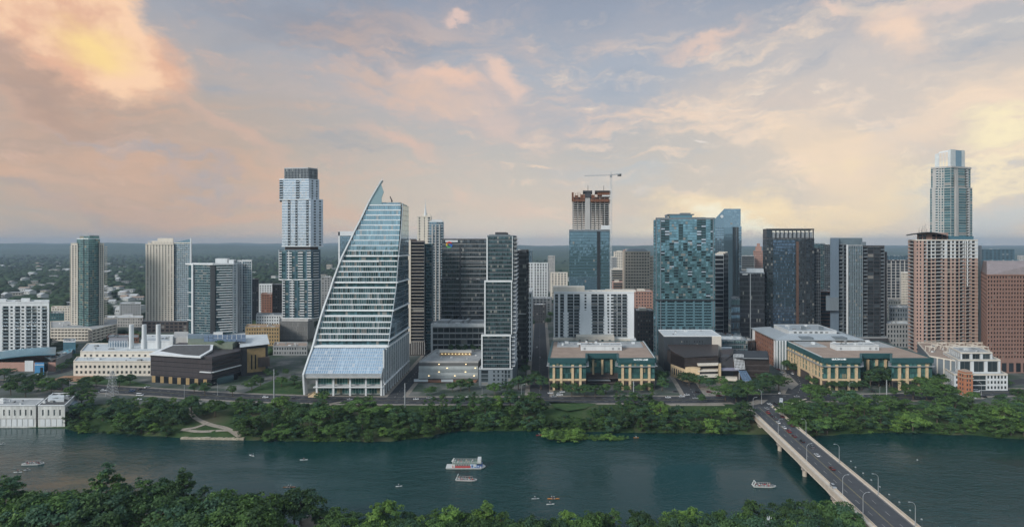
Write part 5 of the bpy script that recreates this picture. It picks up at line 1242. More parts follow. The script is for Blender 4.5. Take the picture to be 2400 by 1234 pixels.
# lattice canopy and solar slope
a0, a1, b0, b1 = (*pt(1719, D+5), zt+.4), (*pt(1742, D+5), zt+.2), (*pt(1723, D-12), zz(865, D-12)), (*pt(1746, D-12), zz(864, D-12))
q = MB(); lp = lambda p, s, t: tuple(p[i]+(s[i]-p[i])*t for i in range(3))
for i in range(8): q.tube(lp(a0, a1, i/7), lp(b0, b1, i/7), .2, n=4)
for i in range(11): q.tube(lp(a0, b0, i/10), lp(a1, b1, i/10), .2, n=4)
q.build('lattice_canopy', M['metal_white'], r)
solar = mat('solar_panel', (.10, .16, .24), .2, .3, rnd=.1)
c0, c1, e0, e1 = (*pt(1730, D-14), zz(867, D-14)), (*pt(1749, D-14), zz(867, D-14)), (*pt(1741, D-34), zz(893, D-34)), (*pt(1764, D-34), zz(892, D-34))
for i in range(4):
    for j in range(5):
        g = lambda u, v: lp(lp(c0, c1, u), lp(e0, e1, u), v)
        q = MB(); k = [g(i/4+.01, j/5+.01), g((i+.94)/4, j/5+.01), g((i+.94)/4, (j+.95)/5), g(i/4+.01, (j+.95)/5)]
        q.hexa([(x, y, z-.15) for x, y, z in k], k); q.build('solar_panel', solar, r)
for t in (.1, .9):
    for v in (.05, .95):
        p = lp(lp(c0, c1, t), lp(e0, e1, t), v); q = MB(); q.tube((p[0], p[1], 0), (p[0], p[1], p[2]-.2), .25); q.build('canopy_post', M['metal_white'], r)
q = MB(); q.prism([pt(1690, D-8), pt(1732, D-8), pt(1732, D-2), pt(1690, D-2)], zz(868, D-8), zz(864, D-8)); q.build('footbridge', mat('violet_grey', (.25, .25, .32), .6), r)
q = MB(); q.prism([pt(1690, D-9), pt(1728, D-12), pt(1728, D-4), pt(1690, D-2)], 2, 4.5); q.build('terrace', M['cream_wall'], r)
D = 600
r = bld('office_block', 'low blue-grey glass block with a white flat roof right of the dark metal box', 1690, D)
fp = foot(1688, 1752, D, 26, .12); block(r, fp, 0, zz(797, D), {0: curt(5, 14, bfr=.3, bout=.5)}, M['slate_wall'], G_TEAL, rm='roof_white')
q = MB(); q.prism([pt(1690, D-14), pt(1715, D-14), pt(1715, D-6), pt(1690, D-6)], 0, zz(815, D-14)); q.build('annex', M['roof_white'], r)
rs4 = random.Random(8)
for k in range(9):                      # clutter of low roofs behind the hall
    px = 1685+(k % 5)*17+rs4.uniform(-3, 3); D = 640+(k//5)*40+rs4.uniform(-8, 8); xw = 15+rs4.uniform(0, 8)
    ps_ = ('leftmost', 'second', 'middle', 'fourth', 'rightmost')[k % 5]
    r = bld('low_building', '%s small flat-roofed %s building, %s row of low roofs behind the dark box' % (ps_, ('brown', 'grey')[k % 2], ('front', 'back')[k//5]), px, D)
    fp = foot(px, px+xw, D, 20, .12); z1 = 10+rs4.uniform(0, 7)
    block(r, fp, 0, z1, {0: grid(3, alt(4), sill=.3, head=.8), 3: grid(3, alt(3))}, M[('bronze_wall', 'grey_wall', 'brick', 'concrete')[k % 4]], G_WIN, rm=('roof_dark', 'roof_white', 'roof_grey')[k % 3])
    plant(r, fp, z1, [(.2, .5, .3, .7, 1.8), (.65, .85, .2, .5, 1.2)], M['metal_grey'])
# 26 ---- brick block with a big pale metal roof
D = 572
r = bld('brick_block', 'red brick block with a wide pale metal hipped roof behind the right teal-roofed office block', 1822, D)
fp = foot(1822, 2020, D, 78, .116, keep=True); ze = zz(790, D)
mat('standing_seam', (.44, .48, .50), .45, .35, var=.1)
block(r, fp, 0, ze-3, {0: grid(6, alt(16, .7, 1.0), sill=.25), 3: grid(6, alt(14, .9, .9), sill=.25, head=.75)}, M['brick'], G_WIN, roof_=False)
q = MB(); q.prism([pt(1818, D-4), pt(1846, D-4), pt(1846, D+4), pt(1818, D+4)], 0, ze-3); q.build('glass_corner', G_TEAL, r)
for px in (1820, 1826.5, 1833, 1840):
    q = MB(); p = pt(px, D-5); q.box(p[0], p[0]+1.4, p[1], p[1]+1.4, 0, ze-2.5); q.build('white_column', M['white_wall'], r)
for t in (.0, .06, .9, .96):
    q = MB(); q.strip(lerp(fp[3], fp[0], t), lerp(fp[3], fp[0], t+.02), 0, ze-3, 1.0, 0); q.build('white_column', M['white_wall'], r)
cen = lambda p, t: lerp(p, (sum(k[0] for k in fp)/4, sum(k[1] for k in fp)/4), t)
ev = [cen(p, -.05) for p in fp]; inn = [cen(p, .34) for p in fp]; inn2 = [cen(p, .42) for p in fp]
q = MB(); q.hexa([(*p, ze-3) for p in ev], [(*p, ze-2.2) for p in ev])
for i in range(4):
    j = (i+1) % 4; q.quad((*ev[i], ze-2.15), (*ev[j], ze-2.15), (*inn[j], ze+1.6), (*inn[i], ze+1.6))
q.build('roof', M['standing_seam'], r)
q = MB(); q.prism(inn2, ze-2, ze+3.5); q.build('clerestory', M['white_wall'], r); roof(r, inn2, ze+4.2, M['standing_seam'], M['metal_white'], .3)
for k in range(7):
    q = MB(); A, B = lerp(inn2[0], inn2[1], .1+k*.11), lerp(inn2[0], inn2[1], .16+k*.11); q.strip(A, B, ze+1.8, ze+3.1, .08, 0); q.build('clerestory_window', G_WIN, r)
for u in (.36, .74):
    q = MB(); p = lerp(ev[0], ev[1], u); q.box(p[0]-6, p[0]+6, p[1]+.5, p[1]+9, ze-2, ze+.2); q.build('dormer', M['slate_wall'], r)
    p = lerp(inn2[0], inn2[1], u); q = MB(); q.box(p[0]-1.6, p[0]+1.6, p[1]+4, p[1]+8, ze+4.2, ze+8); q.build('chimney', M['slate_wall'], r)
# 18, 27 ---- pair of teal-roofed office blocks with stone columns
ROOFM = M['roof_tan']
def sign(root, text, x0, D, z, h, m, ext=.12):
    cu = bpy.data.curves.new('sign_text', 'FONT'); cu.body = text; cu.size = h; cu.extrude = ext; cu.space_character = 1.05
    o = bpy.data.objects.new('sign_text', cu); me = bpy.data.meshes.new_from_object(o); me.name = 'sign_lettering'
    bpy.data.objects.remove(o); bpy.data.curves.remove(cu); me.materials.clear(); me.materials.append(m)
    s = bpy.data.objects.new('sign_lettering', me); COL.objects.link(s); s.parent = root
    s.location = (x0-root.location.x, D-root.location.y, z); s.rotation_euler = (R(90), 0, 0)
    return s
letter_m = mat('white_letters', (.85, .87, .87), .5, emit=(.9, .95, .95, .6))
def csc(label, xl0, xl1, xr0, xr1, side, colsL, colsR, sgn):
    D = 488.0; dep = 84
    r = bld('office_block', label, xl0, D)
    zt = zz(838, D); zf = zz(849.5, D); zg = zz(886.5, D); zb_ = zz(891, D)
    FLp, FR_ = pt(xl0, D), pt(xr1, D)
    fl = [FLp, pt(xl1, D), pt(xl1, D+24), (FLp[0]+SK*24, D+24)]
    frp = [pt(xr0, D), FR_, (FR_[0]+SK*24, D+24), pt(xr0, D+24)]
    body = [(FLp[0]+SK*24, D+24), (FR_[0]+SK*24, D+24), (FR_[0]+SK*dep, D+dep), (FLp[0]+SK*dep, D+dep)]
    fh = 3
    for fp, faces in ((fl, (0, 1, 3)), (frp, (0, 1, 3)), (body, (0, 1, 3))):
        W = shell(r, fp, 0, zf, M['stone_cream'], (0, 1, 3)); G = MB(); FRm = MB()
        for i in (0, 1, 3):
            A, B = fp[i], fp[(i+1) % 4]; ln = (Vector(B)-Vector(A)).length
            curtain(r, A, B, zg-.4, zf, fh, max(2, int(ln/1.9)), G, FRm, spand=.2, bfr=.14, bout=.2, mull=.14, mout=.14)
            W.quad((*A, 0), (*B, 0), (*B, zg-.4), (*A, zg-.4))
        W.build('wall', M['bronze_wall'], r); G.build('window_grid', [G_GREEN, SP_GREEN], r, 'stuff'); FRm.build('mullion_grid', M['teal_metal'], r, 'stuff')
    # teal fascia and roof, a notch over the recessed centre
    outl = [FLp, pt(xl1, D), pt(xl1, D+21), pt(xr0, D+21), pt(xr0, D), FR_, (FR_[0]+SK*dep, D+dep), (FLp[0]+SK*dep, D+dep)]
    for i in range(8):
        A, B = outl[i], outl[(i+1) % 8]; q = MB(); q.strip(A, B, zf, zt, 1.5, .4, e=.0 if i in (2,) else .0); q.build('fascia', M['teal_metal'], r)
        if i != 2:
            q = MB(); q.strip(A, B, zf-3.2, zf-2.75, 2.6, 0); q.build('ledge', M['metal_grey'], r)
    q = MB(); q.poly([(*p, zt-.4) for p in outl]); q.poly([(*p, zf+.1) for p in outl][::-1]); q.build('roof', ROOFM, r)
    def column(x, y, w_=2.0, z0=0, z1=zf-1.6, m='stone_cream', ln=False):
        q = MB(); q.box(x-w_/2, x+w_/2, y-1.3, y+.2, z0, z1); q.box(x-w_/2-.2, x+w_/2+.2, y-1.5, y+.2, z1-1.2, z1-.6); q.build('column', M[m], r)
    for px in colsL+colsR: 
        p = pt(px, D); column(p[0], p[1])
    for xa, xb in ((xl0, xl1), (xr0, xr1)):
        q = MB(); A, B = pt(xa, D), pt(xb, D); q.strip(A, B, zb_, zg, .9, 0); q.build('stone_beam', M['stone_cream'], r)
        for k in range(5):
            p = pt(xa+(xb-xa)*(k+.5)/5, D); q = MB(); q.box(p[0]-2.4, p[0]+2.4, p[1]-.15, p[1], .5, zb_-1.5); q.build('shop_window', G_SMOKE, r)
    # recessed centre
    yc = D+24
    for t in (.22, .5, .78):
        p = (pt(xl1, yc)[0]*(1-t)+pt(xr0, yc)[0]*t, yc); column(p[0], yc-.4, 1.8, zb_)
    for y0, y1 in ((883, 880.5), (895, 891.5)):
        q = MB(); q.strip(pt(xl1, yc-3), pt(xr0, yc-3), zz(y0, yc), zz(y1, yc), 3, 0); q.build('balcony', M['bronze_wall'], r)
    q = MB(); q.box(pt(xl1, D)[0]+4, pt(xr0, D)[0]-4, D+16, D+24, 4.0, 4.5); q.build('entrance_canopy', M['metal_grey'], r)
    # side facing the street
    S = (body[3], fl[0]) if side == 'L' else (frp[1], body[2])
    n_ = 12
    if side == 'L':
        A, B = S
        for k in range(n_):
            t = (k+.5)/n_; wd = .012 if k not in (0, 4, 8) else .024; q = MB(); q.strip(lerp(A, B, t-wd), lerp(A, B, t+wd), 0 if k in (0, 4, 8, 11) else zb_, zf-1.0, 1.1, 0); q.build('column', M['stone_cream'], r)
        q = MB(); q.strip(A, B, zb_, zg, 1.0, 0); q.build('stone_beam', M['stone_cream'], r)
        for i in range(1, 3):
            q = MB(); z = zg+i*(zf-zg)/3; q.strip(A, B, z-.4, z+.4, .7, 0); q.build('floor_beam', M['stone_cream'], r)
    # roof clutter
    u = lambda a, b_, y0, y1: [(FLp[0]+(FR_[0]-FLp[0])*a+SK*y0, D+y0), (FLp[0]+(FR_[0]-FLp[0])*b_+SK*y0, D+y0), (FLp[0]+(FR_[0]-FLp[0])*b_+SK*y1, D+y1), (FLp[0]+(FR_[0]-FLp[0])*a+SK*y1, D+y1)]
    q = MB(); q.prism(u(.30, .72, 36, 50), zt-.4, zt+4.2); q.build('penthouse', M['white_wall'], r); roof(r, u(.30, .72, 36, 50), zt+4.3, M['roof_grey'], M['metal_white'], .4)
    for a in (.33, .62, .68):
        p = u(a, a+.02, 35.9, 36); q = MB(); q.box(p[0][0], p[1][0], p[0][1]-.15, p[0][1], zt+.4, zt+2.4); q.build('door', M['metal_grey'], r)
    q = MB(); q.prism(u(.05, .28, 52, 80), zt-.4, zt+.3); q.build('grey_roof_field', M['roof_grey'], r)
    q = MB(); q.prism(u(.74, .96, 50, 80), zt-.4, zt+.3); q.build('grey_roof_field', M['roof_grey'], r)
    rr = random.Random(len(label))
    for k in range(16):
        a = rr.uniform(.06, .92); y = rr.uniform(54, 78); q = MB(); w_ = rr.uniform(.01, .04); q.prism(u(a, a+w_, y, y+rr.uniform(1.5, 4)), zt+.3, zt+rr.uniform(1, 2.6)); q.build('roof_unit', M[('metal_white', 'metal_grey', 'dark_concrete')[k % 3]], r)
    for a in (.36, .66):
        q = MB(); p = u(a, a+.004, 60, 60.5); q.tube((*p[0], zt), (*p[0], zt+5), .12); q.build('antenna', M['metal_grey'], r)
    if side == 'L':
        rail = MB(); rail.strip(lerp(outl[7], outl[0], .02), lerp(outl[7], outl[0], .95), zt, zt+.5, .2, .3); rail.build('roof_rail', M['metal_white'], r)
    else:
        rail = MB(); rail.strip(outl[5], outl[6], zt, zt+.5, .2, .3); rail.build('roof_rail', M['metal_white'], r)
    sign(r, 'SILICON LABS', pt(sgn[0], D)[0], D-1.56, zz(sgn[1], D), sgn[2], letter_m)
    return r
csc('tan-roofed office block with teal roof band and cream columns in front of the white hotel', 1288, 1373, 1449, 1534, 'R', [1298, 1315, 1342, 1360], [1459, 1476, 1503, 1521], (1484, 843, 1.95))
csc('wide tan-roofed office block with a teal roof band and cream columns along the bridge street', 1930, 2016, 2090, 2184, 'L', [1942, 1960, 1988, 2006], [2107, 2125, 2153, 2171], (1947, 842, 1.95))
# 28 ---- pink brick residential tower
D = 600
r = bld('residential_tower', 'pink brick residential tower with cream upper storeys and a curved dark roof canopy', 2130, D)
z1 = zz(563, D); zb_ = zz(822, D)
fp = [pt(2128, D+14), pt(2146, D-2), pt(2172, D-4), pt(2292, D+4), pt(2291, D+44), pt(2129, D+44)]
c2 = segs(2172,0,2174,3,2182,0,2184,1,2191,0,2193,2,2207,0,2209,1,2214,0,2220,3,2227,0,2231,1,2236,0,2240,3,2247,0,2249,2,2258,0,2260,3,2262,0,2264,2,2274,0,2278,1,2285,0,2292)
W = shell(r, fp, 0, z1, M['pink_brick'], (0, 1, 2)); G = MB(); BL = MB()
nf = 31
facade(r, fp[1], fp[2], zb_, z1, nf, [(.5, 0), (.8, 1), (.9, 0), (.8, 1), (1.2, 0), (1.3, 2), (.3, 0)], W, G, balc=BL)
facade(r, fp[0], fp[1], zb_, z1, nf, [(.3, 0), (1.6, 2), (.6, 0)], W, G, balc=BL)
zc = zz(607, D); k_ = 26
facade(r, fp[2], fp[3], zb_, zb_+(z1-zb_)*k_/nf, k_, c2, W, G, balc=BL, sill=.25, head=.85)
W2 = MB(); facade(r, fp[2], fp[3], zb_+(z1-zb_)*k_/nf, z1, nf-k_, c2, W2, G, balc=BL, sill=.25, head=.85); W2.build('cream_upper_wall', M['white_wall'], r)
for A, B in ((fp[0], fp[1]), (fp[1], fp[2]), (fp[2], fp[3])): W.quad((*A, 0), (*B, 0), (*B, zb_), (*A, zb_))
W.build('wall', mat('pink_mix', (.42, .285, .235), .88, var=.12), r); G.build('window_grid', G_BLACK, r, 'stuff'); BL.build('balcony_grid', [M['cream_wall'], M['metal_grey']], r, 'stuff'); roof(r, fp, z1, M['roof_grey'], M['cream_wall'], 1)
q = MB()
for i in range(nf):
    z = zb_+i*(z1-zb_)/nf; q.strip(fp[2], fp[3], z-.22, z+.22, .4, 0)
q.build('string_course_grid', M['cream_wall'], r, 'stuff')
q = MB(); q.strip(pt(2266, D+2), pt(2267.5, D+2.1), zz(670, D), z1, .8, 0); q.build('downpipe', M['metal_white'], r)
fpp = foot(2150, 2222, D+6, 28, .05)
block(r, fpp, z1, zz(548, D), {0: grid(2, [(.3, 0), (1, 3), (.2, 0), (1, 3), (1.5, 0), (1, 3), (.3, 0), (1.3, 3), (.3, 0), (1, 3), (.4, 0)])}, M['pink_brick'], G_BLACK)
q = MB(); n_ = 12
for i in range(n_):
    t0, t1 = i/n_, (i+1)/n_; f = lambda t: zz(543, D)-(2.2+ (7.5 if t > .55 else 3.5)*abs(t-.55)**1.6*2.2)+2; X0, X1 = 2124+t0*100, 2124+t1*100
    a, b_ = pt(X0, D-3), pt(X1, D-3); c, d = pt(X1, D+36), pt(X0, D+36)
    q.hexa([(*a, f(t0)-.7), (*b_, f(t1)-.7), (*c, f(t1)-.7), (*d, f(t0)-.7)], [(*a, f(t0)), (*b_, f(t1)), (*c, f(t1)), (*d, f(t0))])
q.build('roof_canopy', M['metal_dark'], r)
q = MB(); q.prism(foot(2222, 2282, D+8, 26, .05), z1, zz(553, D)); q.build('penthouse', M['blue_strip'], r)
for px, y in ((2163, 528), (2168, 523), (2160, 535), (2172, 534), (2154, 532)):
    q = MB(); p = pt(px, D+16); q.tube((*p, zz(546, D)), (*p, zz(y, D)), .22, .12); q.build('antenna', M['metal_dark'], r)
q = MB(); q.prism(foot(2294, 2301, D+20, 30, .1), 0, zz(575, D)); q.build('dark_side', M['slate_wall'], r)
# 29 ---- tallest tower on the right
D = 790
r = bld('residential_tower', 'tallest tower on the right, green glass with pale piers and an open glass crown', 2180, D)
z0_ = 0; za, zb2, zc2, zd = zz(440, D), zz(392, D), zz(389, D), zz(349, D)
fp = [pt(2180, D+10), pt(2229, D-4), pt(2279, D+10), pt(2278, D+42), pt(2181, D+42)]
fpu = [pt(2182, D+12), pt(2229, D-3.5), pt(2275, D+12), pt(2274, D+42), pt(2183, D+42)]
fL_ = segs(0,3,4,0,8,0,13,2,18,0,21,1,24,0,27,1,31,0,33,3,48,0,49); fR_ = segs(0,3,8,0,13,0,18,3,36,2,41,0,45,3,50)
G_AU = glass('glass_green_tower', (.095, .205, .225), .75, .07, .3, .06, dark=.2)
block(r, fp, 0, za, {0: grid(56, fL_, sill=.2), 1: grid(56, fR_, sill=.2), 4: curt(40, 4)}, M['concrete'], G_AU, roof_=True, balm=[M['concrete'], M['metal_white']])
block(r, fpu, za, zb2, {0: grid(8, fL_, sill=.2), 1: grid(8, fR_, sill=.2), 4: curt(8, 4)}, M['concrete'], G_AU, rm='roof_white', balm=[M['concrete'], M['metal_white']])
for i in range(0, 56, 3):
    z = i*za/56; q = MB(); q.strip(lerp(fp[0], fp[1], .66), lerp(fp[0], fp[1], .98), z-.15, z+.2, .5, 0); q.build('floor_band', M['concrete'], r)
q = MB(); q.strip(lerp(fp[1], fp[2], .18), lerp(fp[1], fp[2], .3), 0, zb2-10, 1.0, 0); q.build('pale_pier', M['concrete'], r)
q = MB(); q.strip(fpu[1], fpu[2], zb2-1, zb2+1.5, 1, 0); q.strip(fpu[0], fpu[1], zb2-1, zb2+1.5, 1, 0); q.build('roof_band', M['concrete'], r)
scr = mat('crown_glass_pale', (.55, .58, .57), .2, .1)
fc = [pt(2191, D+14), pt(2228, D+2), pt(2261, D+12), pt(2262, D+34), pt(2192, D+34)]
def wallq(A, B, h0, h1, nm, m, t=.5):
    A = Vector(A); B = Vector(B); d = (B-A).normalized(); n_ = Vector((-d.y, d.x))*t
    q = MB(); q.hexa([(*A, zb2), (*B, zb2), (*(B+n_), zb2), (*(A+n_), zb2)], [(*A, h0), (*B, h1), (*(B+n_), h1), (*(A+n_), h0)]); q.build(nm, m, r)
hl, hm, hr = zz(358, D), zz(349, D), zz(349, D)
mfr = M['metal_white']
A, B = fc[0], fc[1]
wallq(A, lerp(A, B, .28), hl, hl+(hm-hl)*.28, 'crown_screen', scr); wallq(lerp(A, B, .86), B, hm-1, hm, 'crown_screen', scr)
q = MB(); p0, p1 = lerp(A, B, .28), lerp(A, B, .86); q.hexa([(*p0, hl+1.0), (*p1, hm-3.6), (p1[0], p1[1]+.6, hm-3.6), (p0[0], p0[1]+.6, hl+1.0)], [(*p0, hl+3), (*p1, hm-1), (p1[0], p1[1]+.6, hm-1), (p0[0], p0[1]+.6, hl+3)]); q.build('crown_beam', mfr, r)
for t in (.28, .47, .66, .86):
    p = lerp(A, B, t); q = MB(); q.box(p[0]-.25, p[0]+.25, p[1], p[1]+.5, zb2, hl+(hm-hl)*t-.6); q.build('crown_post', mfr, r)
for i in range(4):
    z = zb2+(i+1)*5; q = MB(); q.tube((*lerp(A, B, .28), z), (*lerp(A, B, .86), z), .16, n=4); q.build('crown_rail', mfr, r)
wallq(fc[1], lerp(fc[1], fc[2], .35), hm, hm, 'crown_screen', scr); wallq(lerp(fc[1], fc[2], .35), lerp(fc[1], fc[2], .78), hm-.5, hm-.5, 'crown_screen', G_BLUE); wallq(lerp(fc[1], fc[2], .78), fc[2], hm, hm, 'crown_screen', scr)
wallq(fc[2], fc[3], hm, hm, 'crown_screen', scr)
# 30 ---- pink granite block at the right edge
D = 560
r = bld('office_tower', 'pink granite office block with deep square windows and sloping striped roof at the right edge', 2300, D)
z1 = zz(644, D); fp = foot(2313, 2480, D-8, 60, .745, keep=True)
block(r, fp, 0, z1, {0: grid(21, alt(24, .45, .75), z0=14, sill=.25, head=.80, rec=.8), 3: grid(21, alt(12, .45, .7), z0=14, sill=.25, head=.8, rec=.8)}, M['pink_granite'], G_BLACK, rm='roof_dark')
A, B = fp[0], fp[1]
for k in range(7):
    q = MB(); q.strip(lerp(A, B, .01+k*.1), lerp(A, B, .075+k*.1), 1, 10, .08, 0); q.build('arcade_opening', G_SMOKE, r)
q = MB(); a, b_, c, d = fp; q.hexa([(*lerp(a, b_, .0), z1), (*lerp(a, b_, .9), z1), (*lerp(d, c, .9), z1), (*d, z1)], [(*lerp(lerp(a, d, .35), b_, .03), z1+13), (*lerp(lerp(a, d, .35), b_, .8), z1+13), (*lerp(d, c, .8), z1+13), (*lerp(d, c, .03), z1+13)]); q.build('sloped_roof', mat('roof_slate_pink', (.26, .22, .22), .6, rnd=.1), r)
q = MB()
for i in range(6):
    t = .14*i+.05; z = z1+13*t; q.strip(lerp(lerp(a, d, .35*t), b_, .03*t+.02), lerp(lerp(a, d, .35*t), b_, .5), z, z+.35, .3, 0)
q.build('roof_batten', M['metal_grey'], r)
q = MB(); q.strip(lerp(a, b_, .52), lerp(a, b_, .62), 14, z1-26, .4, 0); q.build('dark_bay', G_SMOKE, r)
# 31 ---- cream stepped block
D = 486
r = bld('terraced_building', 'cream stepped building with roof terraces beside the brick clock tower', 2230, D)
zs_ = [zz(y, D) for y in (878, 862, 848, 834)]
fps = [foot(2236, 2362, D, 46,.42, keep=True), foot(2246, 2345, D+7, 38,.42, keep=True), foot(2252, 2326, D+13, 30,.42, keep=True)]
W = shell(r, fps[0], 0, zs_[0], M['cream_wall'], (0, 3))
facade(r, fps[0][0], fps[0][1], 0, zs_[0], 3, [(.9, 0)]+[(1.0, 1), (.55, 0)]*5+[(6, 3), (.6, 0)]+[(1.0, 1), (.55, 0)]*6, W, None, sill=.3, head=.85, indiv=True, Gm=G_WIN)
A, B = fps[0][3], fps[0][0]
facade(r, A, B, 0, zs_[0], 4, alt(9, .7, .8), W, None, sill=.3, head=.8, indiv=True, Gm=G_WIN)
W.build('wall', M['white_wall'], r); roof(r, fps[0], zs_[0], M['roof_grey'], M['cream_wall'], 1.0)
for k in (1, 2):
    W = shell(r, fps[k], zs_[0], zs_[k+1 if k == 1 else 3]-(.0), M['cream_wall'], (0, 3)); ztop = zs_[2] if k == 1 else zs_[3]
    facade(r, fps[k][0], fps[k][1], zs_[0], ztop, 1 if k == 1 else 2, [(.4, 0), (2.4, 3), (.6, 0), (2.4, 3), (.6, 0), (2.4, 3), (.4, 0)], W, None, indiv=True, sill=.38, head=.72, rec=1.2, Gm=G_WIN)
    A, B = fps[k][3], fps[k][0]; facade(r, A, B, zs_[0], ztop, 1 if k == 1 else 2, alt(6, .7, .8), W, None, indiv=True, Gm=G_WIN)
    W.build('wall', M['white_wall'], r); roof(r, fps[k], ztop, M['roof_grey'], M['cream_wall'], .9)
for px in (2258, 2272, 2286):
    q = MB(); x, D_ = pt(px, D+10); z = zz(846, D_); q.box(x-.8, x+.8, D_, D_+.5, z-.8, z+.8); q.build('roof_lamp', M['metal_white'], r)
# terrace pergolas behind it, at the foot of the pink tower
r = bld('podium', 'grey podium with white square-framed pergolas at the foot of the pink brick tower', 2165, 520)
fp = [pt(2178, 520), pt(2240, 500), pt(2320, 545), pt(2310, 592), pt(2150, 592)]; q = MB(); q.prism(fp, 0, zz(836, 520)); q.build('wall', M['slate_wall'], r); roof(r, fp, zz(836, 520)+.5, M['roof_tan'], M['cream_wall'], .8)
zp = zz(836, 520)+.5
for k in range(10):
    x, D_ = pt(2178+k*14, 545+(k % 3)*10); q = MB()
    for dx in (0, 5):
        for dy in (0, 5): q.box(x+dx-.2, x+dx+.2, D_+dy-.2, D_+dy+.2, zp, zp+4)
    q.box(x-.3, x+5.3, D_-.3, D_+.3, zp+4, zp+4.5); q.box(x-.3, x+5.3, D_+4.7, D_+5.3, zp+4, zp+4.5); q.box(x-.3, x+.3, D_+.3, D_+4.7, zp+4, zp+4.5); q.box(x+4.7, x+5.3, D_+.3, D_+4.7, zp+4, zp+4.5)
    q.build('pergola', M['cream_wall'], r)
for k in range(4):
    A, B = fp[0], fp[1]; q = MB(); q.strip(lerp(A, B, .05+k*.25), lerp(A, B, .09+k*.25), 0, zp, .5, 0); q.build('pier', M['cream_wall'], r)
# 32 ---- brick clock tower
D = 462
r = bld('brick_tower', 'slim red brick fire tower with cream base and arched openings by the river road', 2271, D, 'tower')
x0 = pt(2271, D)[0]; hw = 3.3; z1 = zz(876, D); q = MB()
q.box(x0-hw-1.6, x0+hw+1.6, D-1.6, D+9.4, 0, 1.6); q.build('base', M['white_wall'], r)
W = MB(); G = MB()
fpb = [(x0-hw, D), (x0+hw, D), (x0+hw, D+7.8), (x0-hw, D+7.8)]
tb = mat('tower_brick', (.42, .17, .09), .9, var=.2, scale=.8)
W = shell(r, fpb, 1.6, z1, tb, (0, 1, 3))
for i in (0, 1, 3): facade(r, fpb[i], fpb[(i+1) % 4], 1.6, z1, 5, [(.8, 0), (.8, 1), (.5, 0), (.8, 1), (.8, 0)], W, None, sill=.25, head=.8, indiv=True, Gm=G_WIN)
W.build('wall', tb, r)
for z in (z1-3.6, z1-.2): q = MB(); q.box(x0-hw-.5, x0+hw+.5, D-.5, D+8.3, z, z+.5); q.build('cornice', M['limestone'], r)
q = MB(); q.box(x0-hw+.2, x0+hw-.2, D+.2, D+7.6, z1+.3, z1+1.7); q.build('parapet', tb, r)
q = MB(); q.hexa([(x0-hw-.2, D-.2, z1+1.7), (x0+hw+.2, D-.2, z1+1.7), (x0+hw+.2, D+8, z1+1.7), (x0-hw-.2, D+8, z1+1.7)], [(x0-1, D+3, z1+3.2), (x0+1, D+3, z1+3.2), (x0+1, D+5, z1+3.2), (x0-1, D+5, z1+3.2)]); q.build('roof', M['roof_tan'], r)
# 33 ---- far blocks right
for (xa, xb, D, yt, lab, wmn, kk) in ((2078, 2130, 1050, 611, 'brown office slab with pale vertical ribs left of the pink tower', 'bronze_wall', 2), (2112, 2140, 900, 640, 'cream mid-rise with small windows just left of the pink tower', 'cream_wall', 1),
        (2076, 2132, 1500, 600, 'distant blue-grey block on the skyline left of the pink tower', 'spandrel_blue', 1), (2296, 2378, 1200, 585, 'long blue-grey glass block on the skyline right of the pink tower', 'spandrel_blue', 1), (2302, 2316, 640, 628, 'narrow cream balcony tower behind the pink granite block', 'white_wall', 3),
        (2300, 2420, 900, 612, 'blue flat-roofed hall behind the pink granite block', 'blue_strip', 1), (1738, 1768, 1200, 600, 'distant grey banded tower right of the slanted glass tower', 'grey_wall', 3), (1766, 1790, 1250, 588, 'distant pink stepped tower beside the black framed crown', 'pink_brick', 1), (2385, 2420, 1300, 600, 'distant tall grey block at the right edge', 'concrete', 1)):
    r = bld('office_block', lab, xa, D); fp = foot(xa, xb, D, 40); z1 = zz(yt, D)
    if kk == 2: block(r, fp, 0, z1, {0: curt(18, 5, bfr=.5, bout=.6, mull=1.2, mout=1.2)}, M['bronze_wall'], G_SMOKE, M['concrete'])
    elif kk == 3: block(r, fp, 0, z1, {0: grid(max(3, int(z1/3.8)), [(.1, 0), (4, 3), (.1, 0)], sill=.3, head=.85), 3: grid(max(3, int(z1/3.8)), [(.1, 0), (4, 3), (.1, 0)], sill=.3, head=.85)}, M[wmn], G_WIN)
    else: block(r, fp, 0, z1, {0: grid(max(3, int(z1/4)), alt(8), sill=.3, head=.78)}, M[wmn], G_WIN)
    if 'stepped' in lab: plant(r, fp, z1, [(.2, .8, .2, .8, 10), (.35, .65, .3, .7, 17)], M['pink_brick'])
for k, (xa, xb, D, yt) in enumerate(((2082, 2112, 800, 705), (2085, 2128, 720, 722), (2078, 2130, 690, 760))):
    r = bld('low_building', ('upper tan-roofed', 'middle grey', 'lower pale-roofed')[k]+' low building in the gap left of the pink brick tower', xa, D); fp = foot(xa, xb, D, 30); z1 = zz(yt, D)
    block(r, fp, 0, z1, {0: grid(max(2, int(z1/5)), alt(7), sill=.2, head=.8)}, M[('cream_wall', 'slate_wall', 'grey_wall')[k]], G_WIN, rm=('roof_tan', 'roof_grey', 'roof_white')[k])
